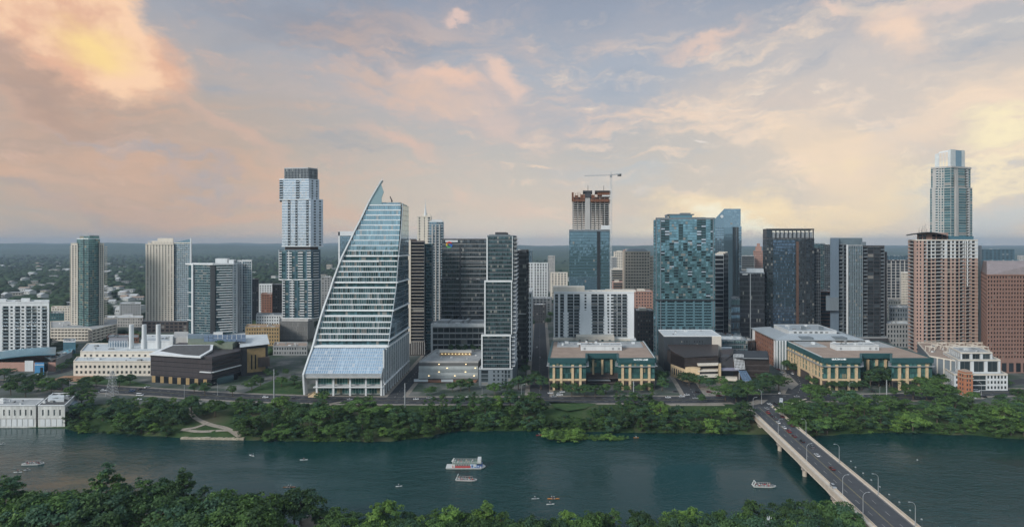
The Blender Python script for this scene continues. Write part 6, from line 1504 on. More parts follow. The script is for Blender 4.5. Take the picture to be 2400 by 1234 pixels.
# ---- left foreground: power plant, library, water works
D = 540
r = bld('power_station', 'long cream art deco building with two rows of square windows, below three white chimneys', 172, D)
fp = foot(172, 368, D, 22, .0); z1 = zz(847, D)
W = shell(r, fp, 0, z1, M['cream_wall'], (0, 1)); facade(r, fp[0], fp[1], 1, z1-2, 2, alt(18, .7, .75), W, None, sill=.22, head=.72, rec=.6, indiv=True, Gm=G_WIN)
W.quad((*fp[0], 0), (*fp[1], 0), (*fp[1], 1), (*fp[0], 1)); W.quad((*fp[0], z1-2), (*fp[1], z1-2), (*fp[1], z1), (*fp[0], z1)); W.quad((*fp[1], 0), (*fp[2], 0), (*fp[2], z1), (*fp[1], z1))
W.build('wall', M['cream_wall'], r); roof(r, fp, z1, M['roof_white'], M['cream_wall'], .7)
fp2 = foot(188, 380, D+22, 46, .0); z2 = zz(824, D+22); W = shell(r, fp2, 0, z2, M['cream_wall'], (0,)); facade(r, fp2[0], fp2[1], z1, z2-2, 1, alt(13, 1.2, .8), W, None, sill=.15, head=.8, rec=.6, indiv=True, Gm=G_WIN)
W.quad((*fp2[0], z2-2), (*fp2[1], z2-2), (*fp2[1], z2), (*fp2[0], z2)); W.quad((*fp2[0], 0), (*fp2[1], 0), (*fp2[1], z1), (*fp2[0], z1)); W.build('upper_wall', M['cream_wall'], r); roof(r, fp2, z2, M['roof_white'], M['cream_wall'], .8)
fp3 = foot(330, 410, D+40, 40, .0); q = MB(); q.prism(fp3, 0, zz(800, D+40)); q.build('turbine_hall', M['white_wall'], r); roof(r, fp3, zz(800, D+40)+.4, M['roof_white'], M['white_wall'], .6)
q = MB(); q.prism(foot(405, 440, D+38, 40), 0, zz(790, D+40)); q.build('boiler_house', M['concrete'], r); 
for k, px in enumerate((398, 438)):
    q = MB(); p = pt(px, D+36); q.box(p[0], p[0]+3, p[1], p[1]+3, 0, zz(788, D+36)); q.build('pilaster', M['white_wall'], r)
q = MB()
for k in range(9):
    x, D_ = pt(256+k*6, D+46); q.box(x-.2, x+.2, D_, D_+.4, z2, z2+7); q.tube((x, D_, z2+7), (x+2.6, D_, z2+4.5), .15, n=4)
q.build('roof_truss', M['metal_white'], r)
q = MB(); q.prism(foot(254, 300, D+50, 20), z2, z2+6.2); q.build('roof_plant', M['pale_blue_panel'], r)
for px, yt, i in ((308, 760, 0), (338, 760, 1), (371, 760, 2)):
    D_ = D+40; p = pt(px, D_); q = MB(); q.tube((*p, z2-2), (*p, zz(yt, D_)), 2.3, 2.15, 16); o = q.build('chimney', M['white_wall'], r)
D = 508
r = bld('library', 'dark bronze clad library with a white-edged sloping roof, roof garden and solar array', 353, D)
fp = [pt(353, D+8), pt(497, D-8), pt(563, D+22), pt(572, D+60), pt(420, D+66)]
z1 = zz(832, D); zl = zz(905, D)
q = MB(); q.prism(fp, 6, z1); q.build('wall', mat('library_panel', (.06, .052, .055), .5, .3, var=.2, scale=.4, streak=True), r)
for i in range(5):
    z = 7.0+i*4.2
    for k in (0, 1):
        A, B = fp[k], fp[k+1]; q = MB(); q.strip(A, B, z, z+1.5 if k else z+.5, .12, 0); q.build('window_band', G_SMOKE, r)
        q = MB(); q.strip(A, B, z+1.6 if k else z+.6, z+1.9 if k else z+.75, .3, 0); q.build('cladding_seam', M['bronze_wall'], r)
q = MB(); q.strip(lerp(fp[0], fp[1], .82), fp[1], zz(868, D), zz(866, D), 1.6, 0); q.strip(fp[1], fp[2], zz(868, D), zz(866, D), 1.6, 0); q.build('balcony_edge', M['metal_white'], r)
rf = [pt(349, D+5), pt(470, D-9), pt(498, D+12), pt(500, D+30), pt(400, D+30)]
q = MB(); q.poly([(*rf[0], z1+.5), (*rf[1], z1+.5), (*rf[2], z1+3), (*rf[3], z1+4.5), (*rf[4], z1+4)]); q.poly([(*rf[0], z1-.8), (*rf[1], z1-.8), (*rf[1], z1+.5), (*rf[0], z1+.5)]); q.poly([(*rf[1], z1-.8), (*rf[2], z1+1.6), (*rf[2], z1+3), (*rf[1], z1+.5)]); q.build('roof_edge', M['metal_white'], r)
q = MB(); rr = [lerp(p, (sum(x[0] for x in rf)/5, sum(x[1] for x in rf)/5), .13) for p in rf]; hz_ = [.6, .7, 3.0, 4.4, 3.9]; q.poly([(*p, z1+h+.12) for p, h in zip(rr, hz_)]); q.build('roof', M['roof_dark'], r)
q = MB(); q.prism([pt(446, D+34), pt(545, D+30), pt(560, D+52), pt(440, D+58)], z1-1, z1+5.5); q.build('roof_pavilion', mat('sage_panel', (.16, .19, .14), .7), r)
for i in range(9):
    for j in range(2):
        q = MB(); a = 478+i*11; y0, y1 = D+40+j*11, D+50+j*11; zz0 = z1+5.8+j*1.7
        k = [(*pt(a, y0), zz0), (*pt(a+10, y0), zz0), (*pt(a+10, y1), zz0+1.5), (*pt(a, y1), zz0+1.5)]; q.hexa([(x, y, z-.2) for x, y, z in k], k); q.build('solar_panel', solar, r)
q = MB(); q.prism([pt(440, D+58), pt(500, D+58), pt(500, D+66), pt(440, D+66)], z1, z1+9); q.build('stair_tower', M['pale_blue_panel'], r)
q = MB(); q.prism([pt(565, D+30), pt(628, D+42), pt(622, D+84), pt(566, D+80)], 0, zz(812, D+34)); q.build('side_wing', M['dark_wall'], r)
q = MB(); q.poly([(*pt(562, D+26), zz(810, D+34)), (*pt(632, D+40), zz(808, D+34)), (*pt(626, D+86), zz(803, D+34)), (*pt(562, D+82), zz(803, D+34))]); q.build('roof', M['roof_white'], r)
mat('gold_stone', (.36, .25, .12), .85, var=.2); A, B = pt(565, D+30), pt(628, D+42)
q = MB(); q.strip(lerp(A, B, .22), lerp(A, B, .9), 3, zz(818, D+30), .9, 0); q.build('gold_panel', M['gold_stone'], r)
for t in (.36, .5):
    q = MB(); q.strip(lerp(A, B, t), lerp(A, B, t+.05), 6, 20, 1.0, 0); q.build('window', G_SMOKE, r)
q = MB(); q.strip(lerp(A, B, .62), lerp(A, B, 1.05), 8, 17, 4, 0); q.build('cantilever_box', M['bronze_wall'], r)
q = MB(); q.prism([lerp(fp[0], fp[1], .04), lerp(fp[0], fp[1], .98), lerp(fp[2], fp[1], .1), fp[3], fp[4]], 0, 6); q.build('ground_storey', G_SMOKE, r)
for k in range(7):
    q = MB(); A, B = fp[0], fp[1]; p = lerp(A, B, .06+k*.14); q.box(p[0]-2, p[0]+2.4, p[1]-.3, p[1]+.4, 0, 6); q.build('stone_pier', M['gold_stone'], r)
q = MB(); q.prism([pt(508, D-2), pt(548, D+12), pt(548, D+16), pt(508, D+2)], 0, 6.2); q.build('glass_entrance', G_BLUE, r)
# water works on the bank at the left edge
D = 414
mat('worn_white', (.55, .55, .52), .9, var=.3, scale=.35, streak=True)
for k, (xa, xb, lab, nw) in enumerate(((-40, 84, 'weathered white waterside hall with arched windows and tall blind panels, at the left edge', 9), (89, 152, 'smaller weathered white waterside block with four arched windows next to the bank trees', 4))):
    r = bld('water_works', lab, max(xa, 0), D-2*k)
    fp = foot(xa, xb, D-2, 18 if k == 0 else 34, -.5, keep=True); z1 = zz(948, D)
    W = shell(r, fp, -9, z1, M['worn_white'], (0,)); zmid = -8+(z1+8)*.45
    A, B = fp[0], fp[1]; W.quad((*A, -9), (*B, -9), (*B, zmid), (*A, zmid))
    facade(r, A, B, zmid, z1-1, 1, alt(nw, 1.6, .7), W, None, sill=.2, head=.75, rec=.4, indiv=True, Gm=G_WIN)
    W.quad((*A, z1-1), (*B, z1-1), (*B, z1), (*A, z1)); W.build('wall', M['worn_white'], r)
    for i in range(nw):
        t = (1.6+.35+i*2.3)/(nw*2.3+1.6); w_ = .9/(nw*2.3+1.6)
        q = MB(); q.strip(lerp(A, B, t-w_), lerp(A, B, t+w_), -7, zmid-1, .25, 0); q.build('blind_panel', M['white_wall'], r)
    q = MB(); q.strip(A, B, zmid-.7, zmid-.3, .3, 0); q.build('string_course', M['concrete'], r)
    roof(r, fp, z1, M['roof_grey'] if k == 0 else M['roof_dark'], M['metal_white'], .5)
    if k:
        q = MB(); q.prism([pt(140, D+14), pt(182, D+8), pt(182, D+20), pt(150, D+34)], 0, 5.5); q.build('annex', M['pale_blue_panel'], r)
        q = MB(); q.prism(foot(112, 150, D+8, 14), z1, z1+1.4); q.build('roof_plant', M['roof_white'], r)
# ---- mid distance blocks on the left
rs5 = random.Random(12)
for (xa, xb, D, yt, lab, wmn) in ((590, 606, 900, 655, 'dark glass slab right of the white framed glass tower', 'dark_wall'), (612, 655, 860, 690, 'dark red low block left of the twisted stack', 'brick'), (638, 662, 800, 668, 'dark brick mid-rise left of the stacked tower', 'bronze_wall'), (600, 650, 1000, 668, 'pale low block behind the dark red block', 'white_wall'),
        (575, 655, 700, 768, 'golden brick apartment row with a pale roof below the dark red block', 'gold_stone'), (600, 660, 760, 740, 'white flat-roofed apartment row above the golden brick row', 'white_wall'), (245, 335, 860, 745, 'pale apartment row right of the slim green glass tower', 'concrete'), (280, 330, 940, 712, 'grey stepped apartment block between the two cream towers', 'grey_wall'),
        (118, 150, 820, 735, 'small green glass office left of the slim green glass tower', 'teal_metal'), (120, 165, 900, 722, 'cream block with a tan roof left of the slim green glass tower', 'cream_wall'), (250, 325, 700, 792, 'long low tan brick building in front of the parking podium', 'brick'), (752, 775, 900, 650, 'grey block seen between the stacked tower and the sail', 'grey_wall'), (640, 720, 640, 812, 'low grey transformer hall left of the sail tower foot', 'grey_wall')):
    r = bld('low_building', lab, xa, D); fp = foot(xa, xb, D, 26); z1 = max(5, zz(yt, D))
    block(r, fp, 0, z1, {0: grid(max(2, int(z1/3.8)), alt(max(3, int((xb-xa)/6))), sill=.3, head=.8), 1: grid(max(2, int(z1/3.8)), alt(3), sill=.3, head=.8)}, M[wmn], G_WIN, rm=('roof_white', 'roof_grey', 'roof_tan')[len(lab) % 3])
# ---------------------------------------------------------------- bridge
rb = thing('road_bridge', 'long concrete road bridge with cream footway and round piers crossing the river on the right', 'bridge', (180, 440, 0))
def bx(D): return 163+(D-274)*.116            # west edge of the deck
DY = [120, 200, 251, 288, 326, 366, 405, 438]
def bstrip(name, o0, o1, z0, z1, m, ya=120, yb=438, n=16, zf=None):
    q = MB(); ys = np.linspace(ya, yb, n+1)
    for a, b in zip(ys[:-1], ys[1:]):
        za, zb_ = (zf(a), zf(b)) if zf else (z0, z0)
        q.hexa([(bx(a)+o0, a, za), (bx(a)+o1, a, za), (bx(b)+o1, b, zb_), (bx(b)+o0, b, zb_)], [(bx(a)+o0, a, z1), (bx(a)+o1, a, z1), (bx(b)+o1, b, z1), (bx(b)+o0, b, z1)])
    return q.build(name, m, rb)
mat('bridge_stone', (.50, .43, .35), .85, var=.15, scale=.4, streak=True); mat('footway', (.62, .54, .45), .85, var=.12, scale=.3); mat('girder', (.33, .29, .25), .85, var=.25, scale=.3, streak=True)
bstrip('deck', 1.2, 23.6, -1.3, -.02, M['concrete'])
piers = [251, 288, 326, 366, 405]
def haunch(D): 
    d = min(abs(D-p) for p in piers); return -2.3-1.6*max(0, 1-d/15)**1.5
bstrip('girder', 1.6, 2.6, -2, -1.1, M['girder'], n=80, zf=haunch); bstrip('girder', 20.8, 21.8, -2, -1.1, M['girder'], n=80, zf=haunch); bstrip('girder', 10.5, 12, -2, -1.1, M['girder'], n=80, zf=haunch)
bstrip('edge_beam', .9, 1.3, -1.25, .15, M['bridge_stone'])
bstrip('footway', 1.2, 4.1, -.02, .22, M['footway']); bstrip('footway', 22.5, 23.6, -.02, .2, M['footway'])
bstrip('parapet', .75, 1.15, .15, 1.15, M['bridge_stone'], n=20); bstrip('parapet', 23.5, 23.9, -.5, 1.15, M['bridge_stone'], n=20); bstrip('kerb', 4.1, 4.4, -.02, .95, M['bridge_stone'], n=20)
bstrip('drain_edge', .4, .9, -1.7, -1.35, M['footway'])
bstrip('carriageway', 4.4, 22.5, -.02, .04, mat('bridge_asphalt', (.062, .066, .072), .85, var=.15, scale=.2))
for o, m_, w_ in ((12.2, 'yellow_paint', .14), (12.6, 'yellow_paint', .14), (4.9, 'road_paint', .14), (21.9, 'road_paint', .14)): bstrip('lane_line', o, o+w_, .04, .047, M[m_])
for o in (8.6, 16.8):
    q = MB()
    for k in range(26):
        a = 130+k*12; q.quad((bx(a)+o, a, .046), (bx(a)+o+.16, a, .046), (bx(a+4)+o+.16, a+4, .046), (bx(a+4)+o, a+4, .046))
    q.build('lane_dash', M['road_paint'], rb, 'stuff')
for D in piers:
    for o in (3.0, 11.2, 20.0):
        q = MB(); q.tube((bx(D)+o, D, -11), (bx(D)+o, D, -3.6), 1.25, 1.25, 14); q.build('pier', M['bridge_stone'], rb)
    q = MB(); q.box(bx(D)+1.4, bx(D)+22, D-1.1, D+1.1, -4.6, -3.5); q.build('pier_cap', M['girder'], rb)
# approach on the north bank: the road fans out to the river drive
q = MB(); q.prism([(bx(436)-2, 436), (bx(436)+26, 436), (bx(436)+26, 444), (bx(436)-2, 444)], -9, -.05); q.build('abutment', M['concrete'], rb)
nb = [(bx(438)+4.4, 438), (bx(438)+21.6, 438), gp(1868, 950), gp(1890, 938), gp(1895, 928), gp(1690, 928), gp(1712, 942), gp(1752, 957)]
patch('road', nb, .060, M['asphalt'])
kerb = spline([(bx(438)+22.4, 438), gp(1846, 957), gp(1858, 945), gp(1890, 934)], 6); ribbon('kerb', kerb, 1.6, .16, M['footway'])
patch('traffic_island', [gp(1758, 950), gp(1790, 944), gp(1800, 936), gp(1775, 936), gp(1745, 944)], .10, M['pavement'])
patch('traffic_island', [gp(1856, 912), gp(1872, 900), gp(1850, 878), gp(1835, 884), gp(1840, 905)], .10, M['pavement'])
# ---------------------------------------------------------------- lamps and poles
galv = mat('galvanised', (.42, .44, .45), .5, .4, var=.06)
def lamp_proto(label):
    r = thing('street_lamp', label, 'street lamp', (0, -50, 0), 'street lamps on the bridge')
    q = MB(); q.tube((0, 0, 0), (0, 0, 9.2), .17, .11, 8); o = q.mesh('pole', galv); inst('pole', o, (0, 0, 0), r)
    q = MB(); q.tube((0, 0, 9.2), (.5, 0, 10.2), .10, .09); q.tube((.5, 0, 10.2), (1.3, 0, 10.8), .09, .08); q.tube((1.3, 0, 10.8), (2.4, 0, 11.0), .08, .07); inst('arm', q.mesh('arm', galv), (0, 0, 0), r)
    q = MB(); q.hexa([(2.3, -.2, 10.9), (3.3, -.18, 10.92), (3.3, .18, 10.92), (2.3, .2, 10.9)], [(2.35, -.12, 11.1), (3.2, -.1, 11.1), (3.2, .1, 11.1), (2.35, .12, 11.1)]); inst('lamp_head', q.mesh('lamp_head', galv), (0, 0, 0), r)
    q = MB(); q.box(-.35, .35, -.35, .35, 0, .5); inst('base', q.mesh('base', M['concrete']), (0, 0, 0), r)
    return r
lp0 = None
def put_lamp(x, y, z, rz, label):
    global lp0
    if lp0 is None:
        lp0 = lamp_proto(label); lp0.location = (x, y, z); lp0.rotation_euler = (0, 0, rz)
    else: dup(lp0, (x, y, z), rz, label)
ordw = ['nearest', 'second', 'third', 'fourth', 'fifth', 'sixth', 'seventh']
for k, D in enumerate((262, 282, 326, 372, 425)): put_lamp(bx(D)+4.2, D, .1, 0, '%s lamp from the camera along the footway side of the bridge, arm over the road' % ordw[k] if k else 'lamp with its arm over the road at the bottom end of the bridge footway side')
for k, D in enumerate((252, 283, 325, 372, 412)): put_lamp(bx(D)+22.8, D, .1, math.pi, '%s lamp from the camera along the far parapet of the bridge' % ordw[k])
for k, (px, py) in enumerate(((1840, 905), (1785, 946), (2062, 935), (1990, 925), (2300, 925), (1130, 935), (1222, 930), (432, 935), (510, 925), (82, 905), (110, 898), (163, 915))):
    p = gp(px, py); put_lamp(p[0], p[1], 0, (k % 3)*2.1, ('lamp on the small island where the bridge street meets the river road', 'lamp on the corner at the north end of the bridge', 'lamp in front of the right teal-roofed office block, under the trees', 'lamp by the river road near the bright yellow green sapling', 'lamp on the river road right of the brick tower',
        'lamp on the river road below the stacked glass boxes', 'lamp by the dark street trees left of the teal-roofed block', 'lamp in front of the dark bronze library', 'lamp beside the library glass entrance', 'lamp among trees left of the cream power station', 'lamp by the red earth patch at far left', 'lamp left of the lattice pylon on the river road')[k])
for px, yb, yt, lab in ((642, 968, 864, 'tall grey steel power pole left of the sail shaped tower'), (949, 955, 897, 'tall thin steel pole on the bank right of the sail shaped tower'), (1485, 964, 892, 'tall grey steel pole in front of the left teal-roofed office block'), (2078, 953, 890, 'tall grey steel pole in front of the right teal-roofed office block')):
    D = 436; p = pt(px, D); z0 = zbank(*p); r = thing('power_pole', lab, 'pole', (*p, z0), 'tall steel poles along the bank')
    q = MB(); q.tube((*p, z0), (*p, zz(yt, D)), .55, .3, 10); q.build('shaft', galv, r)
    q = MB(); q.tube((*p, z0), (*p, z0+.6), .9, .9, 10); q.build('base', M['concrete'], r)
    q = MB()
    for k in range(3): q.tube((p[0], p[1], zz(yt, D)-1-k*2.2), (p[0]+.9*(1 if k % 2 else -1), p[1], zz(yt, D)-.9-k*2.2), .12, .06)
    q.build('insulator_arm', galv, r)
D = 470; p = pt(263, D); r = thing('lattice_pylon', 'dark steel lattice pylon in front of the cream power station', 'pylon', (*p, 0)); q = MB()
h = zz(880, D)+4
for s1 in (-1, 1):
    for s2 in (-1, 1): q.tube((p[0]+s1*3.4, p[1]+s2*3.4, 0), (p[0]+s1*.8, p[1]+s2*.8, h), .16, .1, 4)
for k in range(8):
    a, b = k/8, (k+1)/8; ra, rb2 = 3.4-2.6*a, 3.4-2.6*b
    for (u, v) in (((-1, -1), (1, -1)), ((1, -1), (1, 1)), ((1, 1), (-1, 1)), ((-1, 1), (-1, -1))):
        q.tube((p[0]+u[0]*ra, p[1]+u[1]*ra, h*a), (p[0]+v[0]*rb2, p[1]+v[1]*rb2, h*b), .09, n=3); q.tube((p[0]+v[0]*ra, p[1]+v[1]*ra, h*a), (p[0]+u[0]*rb2, p[1]+u[1]*rb2, h*b), .09, n=3)
        q.tube((p[0]+u[0]*rb2, p[1]+u[1]*rb2, h*b), (p[0]+v[0]*rb2, p[1]+v[1]*rb2, h*b), .09, n=3)
q.build('lattice', M['metal_grey'], r)
for k, zz_ in enumerate((h*.72, h*.88)):
    q = MB(); q.tube((p[0]-5+k, p[1], zz_), (p[0]+5-k, p[1], zz_), .16, n=4); q.tube((p[0]-5+k, p[1], zz_), (p[0], p[1], zz_+1.4), .1, n=3); q.tube((p[0]+5-k, p[1], zz_), (p[0], p[1], zz_+1.4), .1, n=3); q.build('cross_arm', M['metal_grey'], r)
# ---------------------------------------------------------------- vehicles
tyre = mat('tyre', (.02, .02, .02), .9); chrome = mat('rim', (.4, .4, .4), .3, .8); carglass = mat('car_glass', (.02, .025, .03), .08, .0, spec=.8)
headm = mat('headlight', (.8, .8, .75), .2); tailm = mat('tail_light', (.35, .01, .01), .3)
def paint(n, c): 
    m = mat('paint_'+n, c, .3, .2, var=.03, spec=.6); return m
PAINT = {'white': paint('white', (.72, .74, .75)), 'silver': paint('silver', (.36, .38, .40)), 'black': paint('black', (.02, .02, .023)), 'grey': paint('grey', (.13, .14, .15)), 'red': paint('red', (.30, .03, .03)), 'maroon': paint('maroon', (.13, .025, .025)), 'blue': paint('blue', (.05, .10, .20))}
def profile(q, pts, w0, w1=None, m=0):
    """side outline (x along, z) swept across; upper points pulled in"""
    n = len(pts); zmax = max(p[1] for p in pts); k = len(q.v)
    for s in (-1, 1):
        for x, z in pts:
            wd = w0 if z <= 1.0 else w0-(w0-(w1 or w0))*min(1, (z-1.0)/max(.01, zmax-1.0)); q.v.append((x, s*wd, z))
    for i in range(n):
        j = (i+1) % n; q.f.append((k+i, k+j, k+n+j, k+n+i)); q.mi.append(m)
    q.f.append(tuple(range(k+n-1, k-1, -1))); q.mi.append(m); q.f.append(tuple(range(k+n, k+2*n))); q.mi.append(m)
def car_proto(kind):
    r = thing('parked_car', '-', 'car', (0, -60, 0)); q = MB()
    if kind == 'sedan': body = [(-2.25, .35), (2.2, .35), (2.28, .62), (2.15, .82), (1.05, .98), (-1.55, 1.0), (-2.2, .95), (-2.3, .6)]; cab = [(1.0, .97), (.25, 1.42), (-.95, 1.44), (-1.75, 1.0)]
    elif kind == 'suv': body = [(-2.25, .4), (2.25, .4), (2.32, .75), (2.2, .98), (1.1, 1.1), (-2.2, 1.12), (-2.3, .7)]; cab = [(1.05, 1.1), (.4, 1.7), (-1.9, 1.72), (-2.2, 1.12)]
    else: body = [(-2.8, .4), (2.6, .4), (2.75, .9), (2.5, 1.2), (1.9, 1.3), (-2.75, 1.35)]; cab = [(1.95, 1.3), (1.4, 2.2), (-2.7, 2.25), (-2.78, 1.35)]
    profile(q, body, .9, .88); b = inst('body', q.mesh('body', PAINT['white']), (0, 0, 0), r)
    b.material_slots[0].link = 'OBJECT'
    q = MB(); cb = [(x, z) for x, z in cab]; profile(q, cb, .86, .68); inst('cabin_glass', q.mesh('cabin_glass', carglass), (0, 0, 0), r)
    q = MB(); (x1, z1), (x2, z2) = cab[1], cab[2]; q.hexa([(x2+.05, -.66, z2-.02), (x1-.05, -.66, z1-.02), (x1-.05, .66, z1-.02), (x2+.05, .66, z2-.02)], [(x2+.1, -.62, z2+.05), (x1-.1, -.62, z1+.05), (x1-.1, .62, z1+.05), (x2+.1, .62, z2+.05)])
    ro = inst('roof', q.mesh('roof', PAINT['white']), (0, 0, 0), r); ro.material_slots[0].link = 'OBJECT'
    q = MB(); q.tube((0, -.11, 0), (0, .11, 0), .33, n=10); wm = q.mesh('wheel', tyre); q = MB(); q.tube((0, -.12, 0), (0, .12, 0), .2, n=8); rm_ = q.mesh('rim', chrome)
    for x in (-1.4, 1.4):
        for y in (-.82, .82):
            wo = inst('wheel', wm, (x, y, .33), r); inst('rim', rm_, (0, 0, 0), wo)
    q = MB(); q.box(-.03, .03, -.18, .18, -.07, .07); hm_ = q.mesh('headlight', headm); tm_ = q.mesh('tail_light', tailm)
    for y in (-.65, .65): inst('headlight', hm_, (body[2][0]-.04, y, .68), r); inst('tail_light', tm_, (body[-1][0]+.02 if kind != 'van' else -2.78, y, .75), r)
    return r
CARS = {k: car_proto(k) for k in ('sedan', 'suv', 'van')}; used_ = set()
def put_car(kind, colour, x, y, z, rz, label, group, name='parked_car'):
    p = CARS[kind]
    if kind in used_: r = dup(p, (x, y, z), rz, label, group)
    else: used_.add(kind); r = p; r.location = (x, y, z); r.rotation_euler = (0, 0, rz); r['label'] = label; r['group'] = group
    r.name = name
    for ch in r.children:
        if ch.name.split('.')[0] in ('body', 'roof'): ch.material_slots[0].link = 'OBJECT'; ch.material_slots[0].material = PAINT[colour]
    return r
AB = math.atan2(1, .116)
bc = [(1915,1068,'sedan','white',0,'white car alone in the middle of the bridge'),(1953,1142,'suv','silver',1,'silver white car heading to the camera beside the near bridge lamp'),(1950,1099,'sedan','maroon',0,'dark red car between the white car and the near lamp on the bridge'),(1903,1048,'sedan','grey',0,'grey car just ahead of the lone white car on the bridge'),
 (1880,1035,'suv','black',0,'black car beside the third lamp on the bridge'),(1861,1023,'sedan','maroon',0,'dark maroon car at the tail of the queue on the bridge'),(1849,1012,'suv','red',0,'bright red car near the tail of the bridge queue'),(1838,1003,'sedan','white',0,'white car just ahead of the bright red car in the bridge queue'),
 (1856,998,'sedan','maroon',0,'dark red car in the right lane next to the white queue car'),(1824,991,'sedan','white',0,'white car in the middle of the bridge queue'),(1817,981,'suv','grey',0,'grey car ahead of the middle white car in the bridge queue'),(1833,977,'sedan','maroon',0,'dark red car in the right lane near the bridge head'),
 (1809,975,'sedan','black',0,'black car in the left lane near the bridge head'),(1800,968,'suv','red',0,'red car waiting where the bridge meets the bank'),(1797,958,'sedan','silver',.25,'silver car turning left at the bridge head'),(1804,948,'sedan','white',.3,'white car in the turning lane at the head of the bridge queue'),(1817,947,'suv','black',.2,'black car beside the white bus'),(1843,951,'sedan','white',-.4,'white car on the right turning lane beside the kerb')]
for px, py, k, c, rot, lab in bc:
    p = gp(px, py); put_car(k, c, p[0], p[1], .06, AB+(math.pi if rot == 1 else rot), lab, 'cars on the bridge', 'car')
oc = [(1827,922,'sedan','white',1.0,'white car crossing the junction behind the bus'),(1868,930,'sedan','silver',0,'silver car on the river road at the junction'),(1857,876,'suv','white',1.3,'white car at the corner of the right teal-roofed office block'),(1833,874,'sedan','white',1.9,'pale car going up the bridge street'),(1823,866,'sedan','red',1.9,'red car up the bridge street behind the pale car'),
 (1945,920,'sedan','white',0,'white car in front of the right teal-roofed office block'),(2018,928,'sedan','silver',.2,'silver car right of the yellow green sapling on the river road'),(2048,918,'sedan','black',0,'black car under the lit arcade of the right teal-roofed block'),(2130,918,'sedan','white',0,'white car half hidden by the saplings on the right'),(2288,918,'van','white',0,'white van behind the brick clock tower'),(2305,913,'suv','white',0,'white car right of the brick clock tower'),(2322,912,'sedan','silver',0,'silver car farther right of the brick tower'),
 (1566,932,'sedan','white',0,'white car below the city hall street corner'),(1598,930,'suv','white',.1,'first white car of the pair at the diagonal street junction'),(1610,926,'sedan','white',.1,'second white car of the pair at the diagonal street junction'),(1583,918,'sedan','black',0,'black car turning out of the diagonal street'),(1636,920,'suv','black',0,'black car on the river road below the stone terraces'),(1662,919,'sedan','maroon',0,'maroon car on the river road below the stone terraces'),(1685,928,'suv','maroon',0,'dark red car by the oaks of the civic plaza'),(1630,934,'sedan','silver',0,'silver car beside the round dark tree on the river road'),
 (1290,922,'sedan','white',.1,'white car in the car park left of the teal-roofed block'),(1312,926,'van','white',.1,'white van in the car park left of the teal-roofed block'),(1298,930,'sedan','silver',.1,'silver car in front of the car park van'),(1318,919,'sedan','white',0,'white car at the back of the car park'),
 (1098,931,'sedan','white',0,'white car on the river road below the ribbed garage'),(1075,932,'suv','white',0,'second white car below the ribbed garage, farther left'),(975,936,'sedan','white',0,'white car on the river road right of the sail tower'),(1006,933,'sedan','silver',0,'silver car below the brick base of the garage'),(820,937,'sedan','silver',0,'silver car in front of the sail tower lobby'),(622,932,'suv','white',0,'white car left of the tall power pole'),(690,934,'sedan','black',0,'black car between the power pole and the sail tower'),
 (328,927,'van','white',0,'white van on the river road in front of the library'),(325,937,'sedan','white',.3,'white car just below the white van'),(348,951,'sedan','silver',.3,'silver car among the bank trees below the van'),(226,920,'sedan','silver',0,'silver car by the lattice pylon'),(243,916,'suv','white',.1,'white car by the lattice pylon'),(345,908,'sedan','white',1.2,'white car parked left of the library'),(310,917,'suv','blue',0,'blue car left of the library on the river road'),(330,912,'sedan','black',.9,'black car parked left of the library'),
 (1258,815,'suv','white',1.5,'white car on the straight street behind the left teal-roofed block'),(1266,838,'sedan','silver',1.5,'silver car lower on the straight street'),(1262,790,'sedan','black',1.5,'black car high on the straight street'),(1281,770,'sedan','silver',1.5,'small silver car far up the straight street'),(1546,826,'sedan','red',1.75,'red car on the diagonal street beside the dark hall'),(1570,868,'sedan','black',1.75,'black car on the diagonal street beside the stone terraces'),(1801,845,'sedan','silver',1.9,'silver car far up the bridge street by the brick block'),(1790,825,'sedan','white',1.9,'white car far up the bridge street by the brick block')]
for px, py, k, c, rot, lab in oc:
    p = gp(px, py); put_car(k, c, p[0], p[1], .06, rot, lab, 'cars on the city streets', 'car')
# white bus
p = gp(1831, 945); r = thing('bus', 'white bus with dark windows at the head of the bridge', 'bus', (*p, .06), None, AB-.35)
q = MB(); q.hexa([(-5.6, -1.25, .5), (5.6, -1.25, .5), (5.6, 1.25, .5), (-5.6, 1.25, .5)], [(-5.6, -1.2, 3.1), (5.45, -1.2, 3.1), (5.45, 1.2, 3.1), (-5.6, 1.2, 3.1)]); inst('body', q.mesh('body', PAINT['white']), (0, 0, 0), r)
q = MB(); q.box(-5.3, 5.2, -1.29, 1.29, 1.5, 2.6); inst('side_window', q.mesh('side_window', carglass), (0, 0, 0), r)
q = MB(); q.box(5.4, 5.66, -1.1, 1.1, 1.3, 2.7); inst('windscreen', q.mesh('windscreen', carglass), (0, 0, 0), r)
q = MB(); q.box(-5.7, -5.58, -1.05, 1.05, 1.0, 2.6); inst('rear_panel', q.mesh('rear_panel', PAINT['blue']), (0, 0, 0), r)
q = MB(); q.box(-1.5, 1.5, -.8, .8, 3.1, 3.35); inst('roof_unit', q.mesh('roof_unit', M['metal_grey']), (0, 0, 0), r)
q = MB(); q.tube((0, -.15, 0), (0, .15, 0), .5, n=12); wm = q.mesh('wheel', tyre)
for x in (-3.4, 3.6):
    for y in (-1.15, 1.15): inst('wheel', wm, (x, y, .5), r)
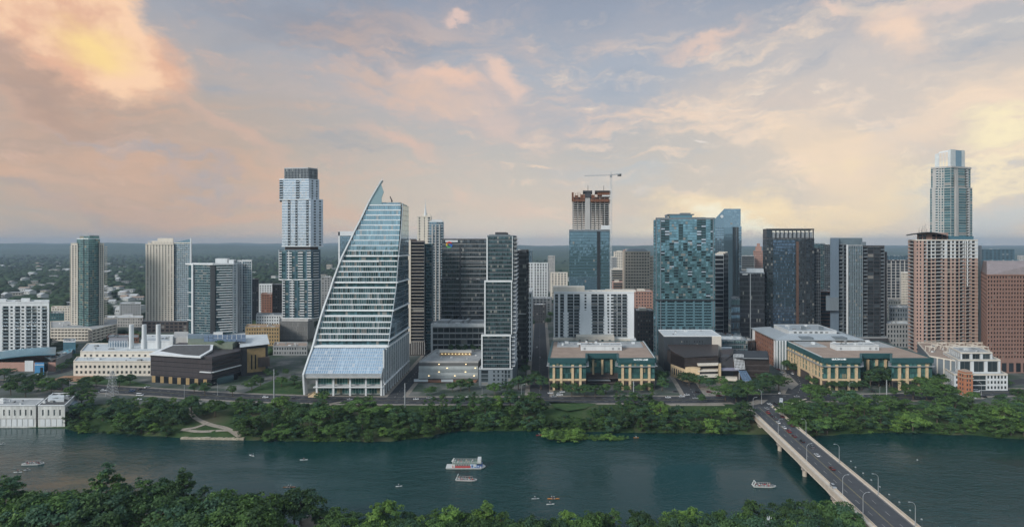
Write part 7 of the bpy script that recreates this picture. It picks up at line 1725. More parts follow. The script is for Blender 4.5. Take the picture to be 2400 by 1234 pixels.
# ---------------------------------------------------------------- people (seated or standing, one continuous skin each)
skin = mat('skin', (.45, .28, .20), .6); CL = [mat('cloth_'+n, c, .8) for n, c in (('navy', (.03, .04, .09)), ('white', (.7, .7, .7)), ('red', (.35, .04, .04)), ('dark', (.03, .03, .035)), ('tan', (.4, .3, .2)))]
def person_mesh(pose):
    me = bpy.data.meshes.new('person'); bm_v = []; bm_e = []; rad = []
    def v(p, r_): bm_v.append(p); rad.append(r_); return len(bm_v)-1
    if pose == 'sit': hip, kn, ft = (0, 0, .5), .48, .05
    else: hip = (0, 0, .92)
    h = v(hip, .15); ch = v((0, -.02, hip[2]+.42), .17); nk = v((0, -.01, hip[2]+.60), .06); hd = v((0, .02, hip[2]+.76), .115); tp = v((0, .01, hip[2]+.86), .08)
    bm_e += [(h, ch), (ch, nk), (nk, hd), (hd, tp)]
    for s in (-1, 1):
        sh = v((s*.2, -.02, hip[2]+.50), .06); elb = v((s*.25, .04, hip[2]+.24), .045); ha = v((s*.18, .26, hip[2]+.18) if pose == 'sit' else (s*.24, .14, hip[2]+.02), .035)
        bm_e += [(ch, sh), (sh, elb), (elb, ha)]
        if pose == 'sit': k1 = v((s*.12, .42, .5), .075); f1 = v((s*.12, .44, .06), .05); f2 = v((s*.12, .58, .04), .04)
        else: k1 = v((s*.1, .03, .48), .075); f1 = v((s*.1, 0, .06), .05); f2 = v((s*.1, .16, .04), .04)
        bm_e += [(h, k1), (k1, f1), (f1, f2)]
    me.from_pydata(bm_v, bm_e, []); o = bpy.data.objects.new('person', me); COL.objects.link(o)
    md = o.modifiers.new('skin', 'SKIN')
    for i, r_ in enumerate(rad): me.skin_vertices[0].data[i].radius = (r_, r_)
    me.skin_vertices[0].data[0].use_root = True
    ss = o.modifiers.new('sub', 'SUBSURF'); ss.levels = 1; ss.render_levels = 1
    dgp = bpy.context.evaluated_depsgraph_get(); out = bpy.data.meshes.new_from_object(o.evaluated_get(dgp)); bpy.data.objects.remove(o)
    out.materials.clear()
    for m in (CL[0], skin, CL[3]): out.materials.append(m)
    zh = (1.1 if pose == 'sit' else 1.5)
    for p_ in out.polygons: p_.material_index = 1 if p_.center.z > zh else (2 if p_.center.z < (.62 if pose == 'sit' else .95) else 0)
    return out
PM = {k: person_mesh(k) for k in ('sit', 'stand')}
def person(x, y, z, rz, pose, ci, label, group):
    o = bpy.data.objects.new('person', PM[pose]); COL.objects.link(o); o.location = (x, y, z); o.rotation_euler = (0, 0, rz)
    o.material_slots[0].link = 'OBJECT'; o.material_slots[0].material = CL[ci % 5]
    tag(o, label, 'person', group); return o
rp = random.Random(31); WZ = -8.0
def hull(q, L_, B_, z0, z1, bow=.25, m=0, n=6):
    """boat hull outline with pointed or rounded bow at +x"""
    pts = [(-L_/2, -B_/2), (L_/2-L_*bow, -B_/2), (L_/2-L_*bow*.4, -B_*.33), (L_/2, -B_*.06), (L_/2, B_*.06), (L_/2-L_*bow*.4, B_*.33), (L_/2-L_*bow, B_/2), (-L_/2, B_/2)]
    k = len(q.v); nn = len(pts)
    q.v += [(x*.95, y*.82, z0) for x, y in pts]+[(x, y, z1) for x, y in pts]
    for i in range(nn):
        j = (i+1) % nn; q.f.append((k+i, k+j, k+nn+j, k+nn+i)); q.mi.append(m)
    q.f.append(tuple(range(k+nn, k+2*nn))); q.mi.append(m)
white_p = mat('boat_white', (.56, .57, .55), .5, var=.1, scale=1.0); red_p = mat('boat_red', (.36, .035, .035), .5, var=.12, scale=1.0); blue_p = mat('boat_blue', (.05, .10, .26), .5, var=.15, scale=1.0); lblue_p = mat('boat_light_blue', (.35, .45, .58), .5, var=.2, scale=1.0); wood = mat('boat_wood', (.20, .10, .05), .7, var=.2)
# double-decked excursion boat: white over red with a blue stern part
p = gp(1092, 1094, WZ); LB = 92/1300*p[1]
r = thing('excursion_boat', 'double-decked white and red excursion boat with a blue patterned stern and open upper deck', 'boat', (*p, WZ))
def lb(name, q, m): return inst(name, q.mesh(name, m), (0, 0, 0), r)
q = MB(); hull(q, LB, 6.6, -.5, .75, .1); lb('hull', q, white_p)
q = MB(); q.box(-LB*.33, LB*.13, -2.6, 2.6, .75, 1.9); lb('lower_wall', q, red_p)
q = MB(); q.box(-LB*.33, LB*.13, -2.55, 2.55, 1.9, 3.1); lb('upper_wall', q, white_p)
for k in range(9):
    q = MB(); x = -LB*.26+k*LB*.042; q.box(x, x+LB*.03, -2.62, -2.56, 2.1, 2.8); lb('window', q, carglass)
q = MB(); q.box(-LB*.31, -LB*.27, -2.64, -2.56, .9, 2.7); lb('door', q, white_p)
q = MB(); q.box(LB*.13, LB*.28, -2.6, 2.6, .75, 3.1); lb('stern_wall', q, lblue_p)
q = MB(); q.box(LB*.28, LB*.42, -2.5, 2.5, .75, 2.4); lb('stern_cabin', q, blue_p)
for k, (x0, x1, z0_, z1_, mm) in enumerate(((.15, .19, 1.0, 2.2, blue_p), (.2, .26, 1.4, 2.9, white_p), (.22, .27, .9, 1.3, blue_p), (.30, .34, 1.2, 2.1, lblue_p), (.36, .40, 1.0, 1.6, white_p))):
    q = MB(); q.box(LB*x0, LB*x1, -2.68, -2.6, z0_, z1_); lb('painted_panel', q, mm)
q = MB(); q.box(-LB*.34, LB*.40, -2.8, 2.8, 3.1, 3.3); lb('upper_deck', q, mat('deck_green', (.16, .22, .18), .8))
q = MB()
for k in range(18):
    x = -LB*.33+k*LB*.043
    for y in (-2.75, 2.75): q.box(x, x+.06, y-.03, y+.03, 3.3, 4.3)
for y in (-2.75, 2.75):
    for z in (3.75, 4.25): q.box(-LB*.33, LB*.40, y-.03, y+.03, z, z+.07)
lb('railing', q, white_p)
q = MB(); q.box(LB*.30, LB*.39, -2.4, 2.4, 3.3, 5.6); lb('wheelhouse', q, white_p)
q = MB(); q.box(LB*.295, LB*.30, -1.8, 1.8, 4.3, 5.2); lb('wheelhouse_window', q, carglass)
q = MB(); q.tube((-LB*.35, -1.5, .7), (-LB*.31, -1.5, 5.2), .3, .3, 8); lb('slide', q, white_p)
q = MB(); q.tube((-LB*.36, .5, 3.3), (-LB*.30, .5, 5.4), .35, .3, 8); lb('funnel', q, white_p)
for k in range(12):
    x = -LB*.28+(k % 6)*LB*.09+rp.uniform(-.5, .5); y = -1.3 if k < 6 else 1.0
    q = MB(); q.box(x-.5, x+.5, y-.25, y+.25, 3.3, 3.75); lb('bench', q, white_p)
    person(p[0]+x, p[1]+y-.05, WZ+3.28, rp.uniform(-.5, .5)+math.pi, 'sit', k, 'passenger sitting on the upper deck of the double-decked boat', 'passengers on the double-decked boat')
def tour_boat(px, py, Lpx, label, group_p, np_, rz=0.0, stripe=white_p, bow_arch=True, deckm=None, canopy=False):
    p = gp(px, py, WZ); L_ = Lpx/1300*p[1]; B_ = L_*.28
    r = thing('tour_boat', label, 'boat', (*p, WZ), 'low open tour boats on the river', rz)
    def lb(name, q, m): return inst(name, q.mesh(name, m), (0, 0, 0), r)
    q = MB(); hull(q, L_, B_, -.4, .7, .22); lb('hull', q, white_p)
    q = MB(); hull(q, L_*.99, B_*1.01, .15, .35, .22); lb('rubbing_strake', q, stripe)
    q = MB(); hull(q, L_*.9, B_*.86, .69, .74, .22); lb('deck', q, deckm or M['dark_concrete'])
    q = MB()
    for k in range(10):
        for y in (-B_*.46, B_*.46): q.box(-L_*.46+k*L_*.08-.03, -L_*.46+k*L_*.08+.03, y-.03, y+.03, .7, 1.6)
    for y in (-B_*.46, B_*.46): q.box(-L_*.46, L_*.27, y-.03, y+.03, 1.55, 1.63)
    lb('railing', q, white_p)
    if bow_arch:
        q = MB(); q.tube((-L_*.47, -B_*.3, .7), (-L_*.40, -B_*.3, 2.9), .22, .18, 6); q.tube((-L_*.47, B_*.3, .7), (-L_*.40, B_*.3, 2.9), .22, .18, 6); q.tube((-L_*.40, -B_*.35, 2.9), (-L_*.40, B_*.35, 2.9), .22, .22, 6); lb('stern_arch', q, white_p)
    c, s_ = math.cos(rz), math.sin(rz)
    for k in range(np_):
        x = -L_*.34+(k//2)*L_*.62/max(1, (np_//2-1) if np_ > 2 else 1)+rp.uniform(-.2, .2); y = (-1 if k % 2 else 1)*B_*.22
        q = MB(); q.box(x-.4, x+.4, y-.25, y+.25, .74, 1.16); lb('seat', q, (red_p, white_p, M['metal_grey'])[k % 3])
        person(p[0]+x*c-y*s_, p[1]+x*s_+y*c, WZ+.70, rp.uniform(0, 6.2), 'sit', k+rp.randint(0, 4), 'passenger sitting in the '+group_p, 'passengers of the '+group_p)
    return r
tour_boat(1093, 1124, 50, 'low open tour boat with a pink red stripe just below the double-decked boat', 'tour boat below the double-decked boat', 10, -.1, red_p)
tour_boat(1791, 1139, 54, 'low open tour boat with white sides near the bridge piers', 'tour boat near the bridge', 12, -.06)
tour_boat(79, 1087, 46, 'flat party raft with dark seats at the left end of the river', 'party raft on the left', 10, .1, M['metal_grey'], False)
def kayak(px, py, L_, m, rz, label, pose='sit', n=1, wide=.8):
    p = gp(px, py, WZ); name = 'kayak' if pose == 'sit' else 'paddle_board'
    r = thing(name, label, 'kayak' if pose == 'sit' else 'paddle board', (*p, WZ), 'kayaks and boards on the river', rz)
    q = MB(); pts = 10
    for i in range(pts):
        a, b = -L_/2+L_*i/pts, -L_/2+L_*(i+1)/pts; wa, wb = wide/2*math.sqrt(max(.02, 1-(2*a/L_)**2)), wide/2*math.sqrt(max(.02, 1-(2*b/L_)**2)); za, zb = .22+.18*(2*a/L_)**2, .22+.18*(2*b/L_)**2
        q.hexa([(a, -wa*.6, -.1), (b, -wb*.6, -.1), (b, wb*.6, -.1), (a, wa*.6, -.1)], [(a, -wa, za), (b, -wb, zb), (b, wb, zb), (a, wa, za)])
    inst('hull', q.mesh('hull', m), (0, 0, 0), r)
    q = MB(); q.box(-.5*n, .5*n, -wide*.28, wide*.28, .2, .27); inst('cockpit', q.mesh('cockpit', M['metal_dark']), (0, 0, 0), r)
    for k in range(n):
        x = (k-(n-1)/2)*1.3; c, s_ = math.cos(rz), math.sin(rz)
        person(p[0]+x*c, p[1]+x*s_, WZ+(.0 if pose == 'sit' else .22), rz-math.pi/2, pose, k+px, 'paddler on the '+label.split(' at ')[0].split(' near ')[0].split(' below ')[0].split(' left ')[0].split(' under ')[0].split(' by ')[0].split(' above ')[0].split(' between ')[0], 'paddlers')
        q = MB(); q.tube((x-.3, -1.1, .75), (x-.2, 1.1, .85), .03, n=5); q.box(x-.4, x-.15, -1.45, -1.05, .66, .80); q.box(x-.35, x-.1, 1.05, 1.45, .8, .92); inst('paddle', q.mesh('paddle', M['metal_white']), (0, 0, 0), r)
yel = mat('kayak_orange', (.50, .20, .05), .5); gry = mat('kayak_grey', (.40, .42, .42), .5)
kayak(590, 1067, 4.6, white_p, -.5, 'short white kayak pointing to the lower right below the big bank trees', wide=1.2); kayak(712, 1077, 4.8, white_p, .1, 'white kayak lying across below the sail tower', wide=1.1)
kayak(678, 1141, 7.0, wood, .05, 'long brown canoe near the left shore trees', n=2, wide=1.2); kayak(1297, 1168, 6.4, yel, 0, 'orange canoe in mid river, left of the bridge', n=2, wide=1.1)
kayak(1255, 1168, 4.2, gry, .1, 'dark grey kayak left of the orange canoe'); kayak(1290, 1181, 4.2, white_p, .1, 'thin pale kayak below the orange canoe')
kayak(935, 1139, 3.6, white_p, .2, 'small white board with one figure in open water', wide=.9); kayak(42, 1106, 4.6, white_p, .1, 'white board with a standing paddler below the party raft', 'stand'); kayak(63, 1101, 3.8, gry, .2, 'little dark kayak between the raft and the standing paddler')
kayak(6, 1040, 4.0, gry, .1, 'dark kayak at the far left edge of the water'); kayak(1264, 1019, 4.6, red_p, .1, 'reddish kayak near the bright green island'); kayak(1491, 1025, 3.6, yel, 0, 'small orange kayak under the dark bank trees')
kayak(188, 1008, 3.4, white_p, .1, 'left white kayak of the pair by the bank left of the stones'); kayak(198, 1008, 3.4, white_p, .1, 'right white kayak of the pair by the bank left of the stones')
# white splash marks on the water beside the bridge, stood in for by made-up floats
fl = MB(); fl.tube((0, 0, -.2), (0, 0, .35), .5, .35, 10); fme = fl.mesh('float', gry)
for k, (px, py) in enumerate(((1994, 1080), (2005, 1094), (2023, 1108), (2042, 1124), (2062, 1140), (2084, 1158), (2108, 1176), (2133, 1195), (2160, 1216), (2150, 1077))):
    p = gp(px, py, WZ); o = inst('float', fme, (*p, WZ), None, k*.7); tag(o, 'small pale splash mark in the line beside the bridge' if k < 9 else 'lone pale splash mark farther out right of the bridge', 'float', 'splash marks beside the bridge')
# ---------------------------------------------------------------- trees
def leaf_mat(name, c1, c2):
    m, n, l, b = nodemat(name); b.inputs['Roughness'].default_value = .65; b.inputs['Specular IOR Level'].default_value = .25
    gi = n.new('ShaderNodeNewGeometry'); oi = n.new('ShaderNodeObjectInfo')
    x = n.new('ShaderNodeMix'); x.data_type = 'RGBA'; l.new(gi.outputs['Random Per Island'], x.inputs[0]); x.inputs[6].default_value = (*c1, 1); x.inputs[7].default_value = (*c2, 1)
    mr = n.new('ShaderNodeMapRange'); l.new(oi.outputs['Random'], mr.inputs[0]); mr.inputs[3].default_value = .72; mr.inputs[4].default_value = 1.3
    v = n.new('ShaderNodeVectorMath'); v.operation = 'SCALE'; l.new(x.outputs[2], v.inputs[0]); l.new(mr.outputs[0], v.inputs['Scale']); l.new(v.outputs[0], b.inputs['Base Color'])
    tr = n.new('ShaderNodeBsdfTranslucent'); l.new(v.outputs[0], tr.inputs['Color']); ms = n.new('ShaderNodeMixShader'); ms.inputs[0].default_value = .3
    l.new(b.outputs[0], ms.inputs[1]); l.new(tr.outputs[0], ms.inputs[2]); l.new(ms.outputs[0], n['Material Output'].inputs[0])
    return m
LEAF = {'dark': leaf_mat('leaf_dark', (.036, .080, .030), (.088, .158, .052)), 'mid': leaf_mat('leaf_mid', (.060, .128, .034), (.130, .225, .062)), 'lime': leaf_mat('leaf_lime', (.11, .21, .04), (.21, .33, .08)), 'blue': leaf_mat('leaf_bluish', (.036, .088, .048), (.076, .145, .082))}
bark = mat('bark', (.10, .08, .06), .95, var=.3, scale=2)
def crown_mesh(seed, shape):
    rg = np.random.RandomState(seed); cl = []
    if shape == 'round': H0, Wd, zc, zr, n, r0 = 10, 4.6, 6.2, 3.4, 46, 1.45
    elif shape == 'wide': H0, Wd, zc, zr, n, r0 = 9, 6.0, 5.6, 2.8, 58, 1.45
    elif shape == 'tall': H0, Wd, zc, zr, n, r0 = 14, 3.4, 7.8, 6.0, 40, 1.15
    elif shape == 'full': H0, Wd, zc, zr, n, r0 = 10, 4.5, 4.9, 4.6, 62, 1.3
    elif shape == 'cone': H0, Wd, zc, zr, n, r0 = 16, 3.6, 8.6, 7.2, 60, 1.1
    else: H0, Wd, zc, zr, n, r0 = 4, 2.6, 1.7, 1.5, 22, .85
    lob = rg.uniform(0, 6.28, 3); k = 0
    while len(cl) < n:
        d = rg.normal(size=3); d /= np.linalg.norm(d); rr = rg.uniform(.45, 1.0)**.6
        a = math.atan2(d[1], d[0]); wob = 1+.26*math.sin(2*a+lob[0]+d[2])+.20*math.sin(3*a+lob[1]+d[2]*2)+.16*math.sin(5*a+lob[2])
        p = np.array([d[0]*Wd*rr*wob, d[1]*Wd*rr*wob, zc+d[2]*zr*rr])
        if shape == 'cone':
            t = (p[2]-1.5)/(H0-1.0); 
            if t < 0 or t > 1: continue
            s_ = (1-t)**.7*1.25+.05; p[0] = d[0]*Wd*s_*rr*wob; p[1] = d[1]*Wd*s_*rr*wob
        if shape in ('round', 'wide') and p[2] < zc-zr*.62: continue
        cl.append((p, r0*rg.uniform(.65, 1.25)))
    V = []; per = 66 if shape != 'shrub' else 36
    ctr = np.array([0, 0, zc-.4*zr])
    for p, r_ in cl:
        d = rg.normal(size=(per, 3)); d /= np.linalg.norm(d, axis=1)[:, None]
        d[:, 2] = np.abs(d[:, 2])*.9+d[:, 2]*.1-.15
        q = p+d*r_*rg.uniform(.55, 1.05, size=(per, 1))*np.array([1, 1, .8])
        out = q-ctr; out /= np.linalg.norm(out, axis=1)[:, None]
        nrm = out*.55+rg.normal(size=(per, 3))*.42+np.array([0, 0, .35]); nrm /= np.linalg.norm(nrm, axis=1)[:, None]
        u = np.cross(nrm, rg.normal(size=(per, 3))); u /= np.linalg.norm(u, axis=1)[:, None]; v = np.cross(nrm, u)
        s_ = rg.uniform(.20, .39, size=(per, 1))*(1 if shape != 'shrub' else .7)
        V.append(np.stack([q-u*s_, q-v*s_*.7, q+u*s_, q+v*s_*.7], axis=1).reshape(-1, 3))
    V = np.concatenate(V); nf = len(V)//4; me = bpy.data.meshes.new('crown')
    me.vertices.add(len(V)); me.vertices.foreach_set('co', V.ravel()); me.loops.add(len(V)); me.loops.foreach_set('vertex_index', np.arange(len(V), dtype=np.int32))
    me.polygons.add(nf); me.polygons.foreach_set('loop_start', np.arange(0, nf*4, 4, dtype=np.int32)); me.polygons.foreach_set('loop_total', np.full(nf, 4, dtype=np.int32)); me.update(calc_edges=True)
    me.materials.append(LEAF['mid']); me.materials.append(LEAF['dark'])
    me.polygons.foreach_set('material_index', np.repeat((rg.rand(len(cl)) < .38).astype(np.int32), per)); return me, cl, zc, zr
def tree_parts(seed, shape):
    me, cl, zc, zr = crown_mesh(seed, shape); q = MB(); zt = zc+.2*zr if shape != 'cone' else 14
    if shape != 'shrub':
        q.tube((0, 0, -1.2), (0, 0, zc-.4*zr if shape != 'cone' else 6), .36, .24, 7); q.tube((0, 0, zc-.4*zr if shape != 'cone' else 6), (.1, 0, zt), .24, .08, 6)
        for p, r_ in cl[::4]: q.tube((0, 0, max(.8, min(zt, p[2]-1.4))), tuple(p), .11, .03, 4, cap=False)
    else:
        for p, r_ in cl[::4]: q.tube((0, 0, -.5), tuple(p), .06, .02, 4, cap=False)
    return me, q.mesh('trunk', bark)
SHAPES = {s: [tree_parts(100+17*i+hash_, s) for i in range(k)] for s, k, hash_ in (('round', 4, 1), ('wide', 3, 2), ('tall', 3, 3), ('cone', 2, 4), ('shrub', 2, 5), ('full', 4, 6))}
HT = {'full': 9.9, 'round': 9.9, 'wide': 8.7, 'tall': 14.2, 'cone': 15.8, 'shrub': 3.4}
rt = random.Random(77); NT = [0]
def tree(x, y, z, h, shape, col, label, group, name='tree', wide=1.0):
    me, tr = SHAPES[shape][rt.randrange(len(SHAPES[shape]))]; s = h/HT[shape]; ws = s*wide*rt.uniform(.92, 1.1)
    r = thing(name, label, 'tree' if shape != 'shrub' else 'shrub', (x, y, z), group, rt.uniform(0, 6.28)); r.scale = (ws, ws*rt.uniform(.9, 1.1), s)
    c = inst('crown', me, (0, 0, 0), r); c.material_slots[0].link = 'OBJECT'; c.material_slots[0].material = LEAF[col]
    c.material_slots[1].link = 'OBJECT'; c.material_slots[1].material = LEAF[{'dark': 'blue', 'mid': 'dark', 'lime': 'lime' if name == 'bush' else 'mid', 'blue': 'mid'}[col]]
    inst('trunk' if shape != 'shrub' else 'stem', tr, (0, 0, 0), r); NT[0] += 1
    return r
CN = {'dark': 'dark green', 'mid': 'mid green', 'lime': 'bright yellow-green', 'blue': 'blue-green'}
SN = {'full': 'bushy', 'round': 'rounded', 'wide': 'broad', 'tall': 'tall', 'cone': 'pointed', 'shrub': 'low'}
def zone(px):
    for e, t in ((250, 'beside the white water works'), (430, 'left of the forked trail'), (600, 'around the forked trail'), (730, 'below the tall power pole'), (900, 'below the sail shaped tower'), (1080, 'below the ribbed garage'), (1280, 'left of the island'), (1560, 'below the left teal-roofed block'), (1790, 'just left of the bridge'), (2050, 'just right of the bridge'), (2240, 'below the right teal-roofed block'), (9999, 'below the brick tower')):
        if px < e: return t
rows = ((1.5, 9.8, 9.9, .0, "at the waterline"), (13, 10.6, 12.4, .5, 'halfway up the bank'), (31, 10.8, 12.6, .2, 'atop the bank'))
for ri, (off_, step, hh, ph, rn) in enumerate(rows):
    x = -395+ph*step
    while x < 400:
        x += step*rt.uniform(.75, 1.25); y = shore(x)+off_+rt.uniform(-2.5, 3); px = 1200+x/y*1300
        if px < 158 or px > 2440: continue
        if ri == 2 and (1270 < px < 1420 or 1540 < px < 1720 or rt.random() < .04): continue
        if ri == 1 and (435 < px < 560 or 1285 < px < 1370): continue
        if ri == 0 and (418 < px < 566 or 205 < px < 262): continue
        if 1742 < px < 1872 and y < 445 and bx(y)-3 < x < bx(y)+28: continue
        if y > 444: y = 444-rt.random()*3
        col = rt.choices(('dark', 'mid', 'lime', 'blue'), (.46, .34, .08, .12))[0]
        if 1750 < px and rt.random() < .35: col = 'mid'
        shape = rt.choices(('full', 'round', 'wide', 'tall'), (.5, .2, .12, .18))[0] if ri else rt.choices(('full', 'wide'), (.85, .15))[0]
        h = hh*rt.uniform(.72, 1.3)*(1.15 if shape == 'tall' else 1)*(.94 if ri == 2 else 1)
        lab = '%s %s tree %s %s' % (CN[col], SN[shape], rn, zone(px)); tree(x, y, zbank(x, y)-.3, h, shape, col, lab, lab.replace(' tree ', ' trees '), wide=1.1)
# the near bank: crowns that rise into the picture from below
near = [(22,1108,'tall','dark'),(-15,1130,'round','dark'),(55,1150,'round','mid'),(85,1160,'wide','lime'),(122,1162,'round','lime'),(175,1158,'round','mid'),(205,1140,'tall','dark'),(250,1080,'cone','blue'),(292,1128,'cone','blue'),(333,1116,'tall','blue'),(372,1126,'round','dark'),(402,1128,'round','dark'),(430,1098,'cone','dark'),(478,1134,'tall','blue'),(515,1148,'round','mid'),(545,1160,'round','mid'),(575,1160,'wide','dark'),(612,1150,'tall','lime'),(655,1165,'round','mid'),(704,1145,'round','dark'),(690,1160,'round','dark'),(752,1192,'round','dark'),(785,1190,'round','mid'),(830,1198,'round','dark'),
 (878,1170,'tall','lime'),(905,1176,'round','lime'),(955,1196,'round','dark'),(985,1206,'shrub','lime'),(1020,1190,'tall','mid'),(1055,1186,'round','lime'),(1088,1200,'round','mid'),(1140,1172,'tall','lime'),(1120,1195,'round','lime'),(1172,1198,'round','mid'),(1235,1212,'round','dark'),(1330,1196,'round','lime'),(1385,1200,'round','mid'),(1412,1198,'round','mid'),(1440,1190,'tall','mid'),(1505,1204,'wide','dark'),(1568,1206,'round','lime'),(1620,1190,'round','lime'),(1600,1200,'wide','lime'),(1690,1194,'round','mid'),(1762,1174,'round','mid'),(1800,1196,'round','dark'),(1845,1182,'wide','dark'),(1890,1180,'wide','dark'),(1945,1184,'wide','mid'),(1978,1186,'wide','dark')]
oz = lambda px: ('at the far left edge' if px < 150 else 'left of the overlook' if px < 640 else 'around the overlook' if px < 860 else 'below the double-decked boat' if px < 1220 else 'below the canoes' if px < 1560 else 'by the bridge foot')
for px, yt, shape, col in near:
    D = (264 if px < 160 else 268 if px < 500 else 260 if px < 760 else 256)+rt.uniform(-4, 3); x = pt(px, D)[0]; z0 = -4.5
    h = zz(yt, D)-z0; lab = '%s %s tree on the near bank %s' % (CN[col], SN[shape], oz(px))
    tree(x, D, z0, h, shape, col, lab, lab.replace(' tree ', ' trees '), wide=.95 if shape != 'cone' else 1.1)
for k in range(36):
    px = -40+k*2060/35+rt.uniform(-14, 14); D = rt.uniform(236, 250); yt = 1216+rt.uniform(-8, 18)-(48 if px < 640 else 0); col = rt.choices(('dark', 'mid', 'lime', 'blue'), (.5, .3, .1, .1))[0]
    if 690 < px < 775 or px < 70: continue
    if px > 1960: continue
    lab = '%s broad tree low on the near shore %s' % (CN[col], oz(px)); tree(pt(px, D)[0], D, -4, zz(yt, D)+4, 'wide', col, lab, lab.replace(' tree ', ' trees '))
# trees in the city: (px, base y, height, shape, colour)
city = [(1700,938,11,'wide','mid'),(1725,941,10,'wide','dark'),(1752,937,10,'wide','mid'),(1780,930,11,'wide','dark'),(1735,925,10,'wide','dark'),(1805,918,11,'wide','dark'),(1825,915,11,'wide','mid'),(1770,915,9,'round','dark'),(1796,902,9,'wide','dark'),(1738,912,7,'round','lime'),(1690,908,9,'round','mid'),(1640,908,9,'wide','dark'),(1615,902,9,'wide','dark'),(1660,910,8,'wide','dark'),(1600,896,8,'round','dark'),(1560,892,8,'round','dark'),(1645,945,6.5,'round','dark'),
 (2060,905,15,'round','dark'),(2040,908,13,'round','dark'),(2085,906,13,'round','dark'),(1998,915,7,'wide','dark'),(1970,914,7,'wide','dark'),(1948,913,7,'wide','dark'),(2020,914,7,'wide','dark'),(1862,876,9,'round','dark'),(1845,868,9,'round','dark'),(1895,896,6,'round','dark'),(1912,904,6,'wide','dark'),(2110,912,8,'round','dark'),(2160,915,10,'wide','mid'),(2190,912,10,'wide','mid'),(2140,935,10,'wide','mid'),(2172,940,11,'wide','mid'),(2205,938,11,'wide','mid'),(2228,932,9,'round','mid'),(1900,935,10,'wide','mid'),(1922,940,11,'wide','mid'),(1912,952,9,'round','mid'),(1998,935,7,'tall','lime'),(2122,928,8,'tall','lime'),(2095,930,7,'round','mid'),(2210,900,8,'round','dark'),(2195,895,8,'round','dark'),(2330,905,5,'wide','dark'),(2360,906,5,'wide','dark'),(2300,904,5,'wide','dark'),(2280,945,8,'round','mid'),(2385,940,9,'round','mid'),(2350,950,8,'round','dark'),
 (1545,905,12,'round','dark'),(1552,915,10,'round','dark'),(1528,929,7,'cone','lime'),(1300,916,6,'round','mid'),(1318,914,6,'round','dark'),(1340,928,8,'wide','dark'),(1370,928,8,'wide','dark'),(1395,930,8,'wide','dark'),(1345,914,6,'round','dark'),(1420,922,7,'round','mid'),(1445,922,7,'round','dark'),(1470,922,6,'round','mid'),(1500,920,6,'wide','dark'),(1455,912,6,'wide','dark'),(1480,911,6,'wide','dark'),(1520,912,6,'wide','dark'),(1408,933,6,'round','lime'),
 (1268,912,10,'round','dark'),(1240,910,10,'round','dark'),(1215,912,10,'round','dark'),(1255,895,9,'round','dark'),(1232,880,9,'round','dark'),(1228,860,9,'round','dark'),(1226,840,9,'round','dark'),(1225,822,9,'round','dark'),(1228,806,9,'round','dark'),(1190,922,9,'round','dark'),(1160,925,8,'wide','mid'),(1080,916,9,'round','mid'),(1100,916,9,'round','dark'),(1060,918,7,'round','mid'),(1010,925,6,'wide','mid'),(1284,760,9,'round','dark'),(1290,745,9,'round','mid'),(1248,765,9,'round','dark'),(1252,750,9,'round','mid'),(1294,715,10,'round','dark'),(1300,690,12,'round','mid'),
 (480,925,9,'round','dark'),(455,920,7,'round','dark'),(545,926,7,'round','mid'),(590,915,8,'wide','mid'),(610,905,7,'round','dark'),(660,905,7,'wide','mid'),(690,900,7,'round','dark'),(640,888,7,'round','dark'),(600,895,6,'round','mid'),(700,918,6,'round','mid'),(760,944,8,'round','mid'),(745,940,6,'round','dark'),(670,880,6,'round','dark'),(625,880,6,'round','mid'),
 (10,890,9,'wide','dark'),(40,905,9,'wide','dark'),(75,910,9,'wide','dark'),(110,915,9,'wide','mid'),(145,915,9,'wide','dark'),(25,925,9,'wide','mid'),(60,930,9,'wide','dark'),(200,905,7,'wide','dark'),(225,905,8,'wide','mid'),(195,918,7,'wide','dark'),(145,872,8,'round','dark'),(165,860,8,'round','dark'),(190,845,8,'round','dark'),(210,838,8,'round','mid'),(130,848,8,'round','dark'),(170,825,8,'round','mid'),(280,905,8,'wide','dark'),(305,900,8,'round','dark'),(255,830,8,'round','dark'),(235,815,8,'round','dark'),(15,860,6,'wide','dark'),(120,925,8,'wide','dark'),(165,930,8,'round','mid'),(90,895,7,'wide','mid')]
def czone(px, py):
    if px < 240: return 'near the low arts building at far left'
    if px < 400: return 'around the cream power station'
    if px < 720: return 'between library and sail tower'
    if px < 800: return 'at the foot of the sail tower'
    if px < 1130: return 'in front of the ribbed garage'
    if px < 1275 and py > 770: return 'left of the straight street'
    if px < 1310 and py < 770: return 'far up the straight street'
    if px < 1540: return 'in front of the left teal-roofed block'
    if px < 1575: return 'right of the left teal-roofed block'
    if px < 1670: return 'below the stone terraces of the civic hall'
    if px < 1835: return 'on the civic plaza by the bridge'
    if px < 1935: return 'at the bridge street corner'
    if px < 2100: return 'in front of the right teal-roofed block'
    if px < 2250: return 'left of the brick tower'
    return 'around the cream stepped building'
small_ = [c for c in city if c[2] <= 6.5]; V_ = []
for px, py, h, shape, col in small_:      # the smallest street trees, joined
    me, tr = SHAPES[shape][rt.randrange(len(SHAPES[shape]))]; v = np.empty(len(me.vertices)*3); me.vertices.foreach_get('co', v); v = v.reshape(-1, 3)*(h*1.2/HT[shape]); p = gp(px, py); V_.append(v+np.array([p[0], p[1], 0]))
V_ = np.concatenate(V_); me = bpy.data.meshes.new('street_trees'); nf = len(V_)//4
me.vertices.add(len(V_)); me.vertices.foreach_set('co', V_.ravel()); me.loops.add(len(V_)); me.loops.foreach_set('vertex_index', np.arange(len(V_), dtype=np.int32))
me.polygons.add(nf); me.polygons.foreach_set('loop_start', np.arange(0, nf*4, 4, dtype=np.int32)); me.polygons.foreach_set('loop_total', np.full(nf, 4, dtype=np.int32)); me.update(calc_edges=True); me.materials.append(LEAF['dark'])
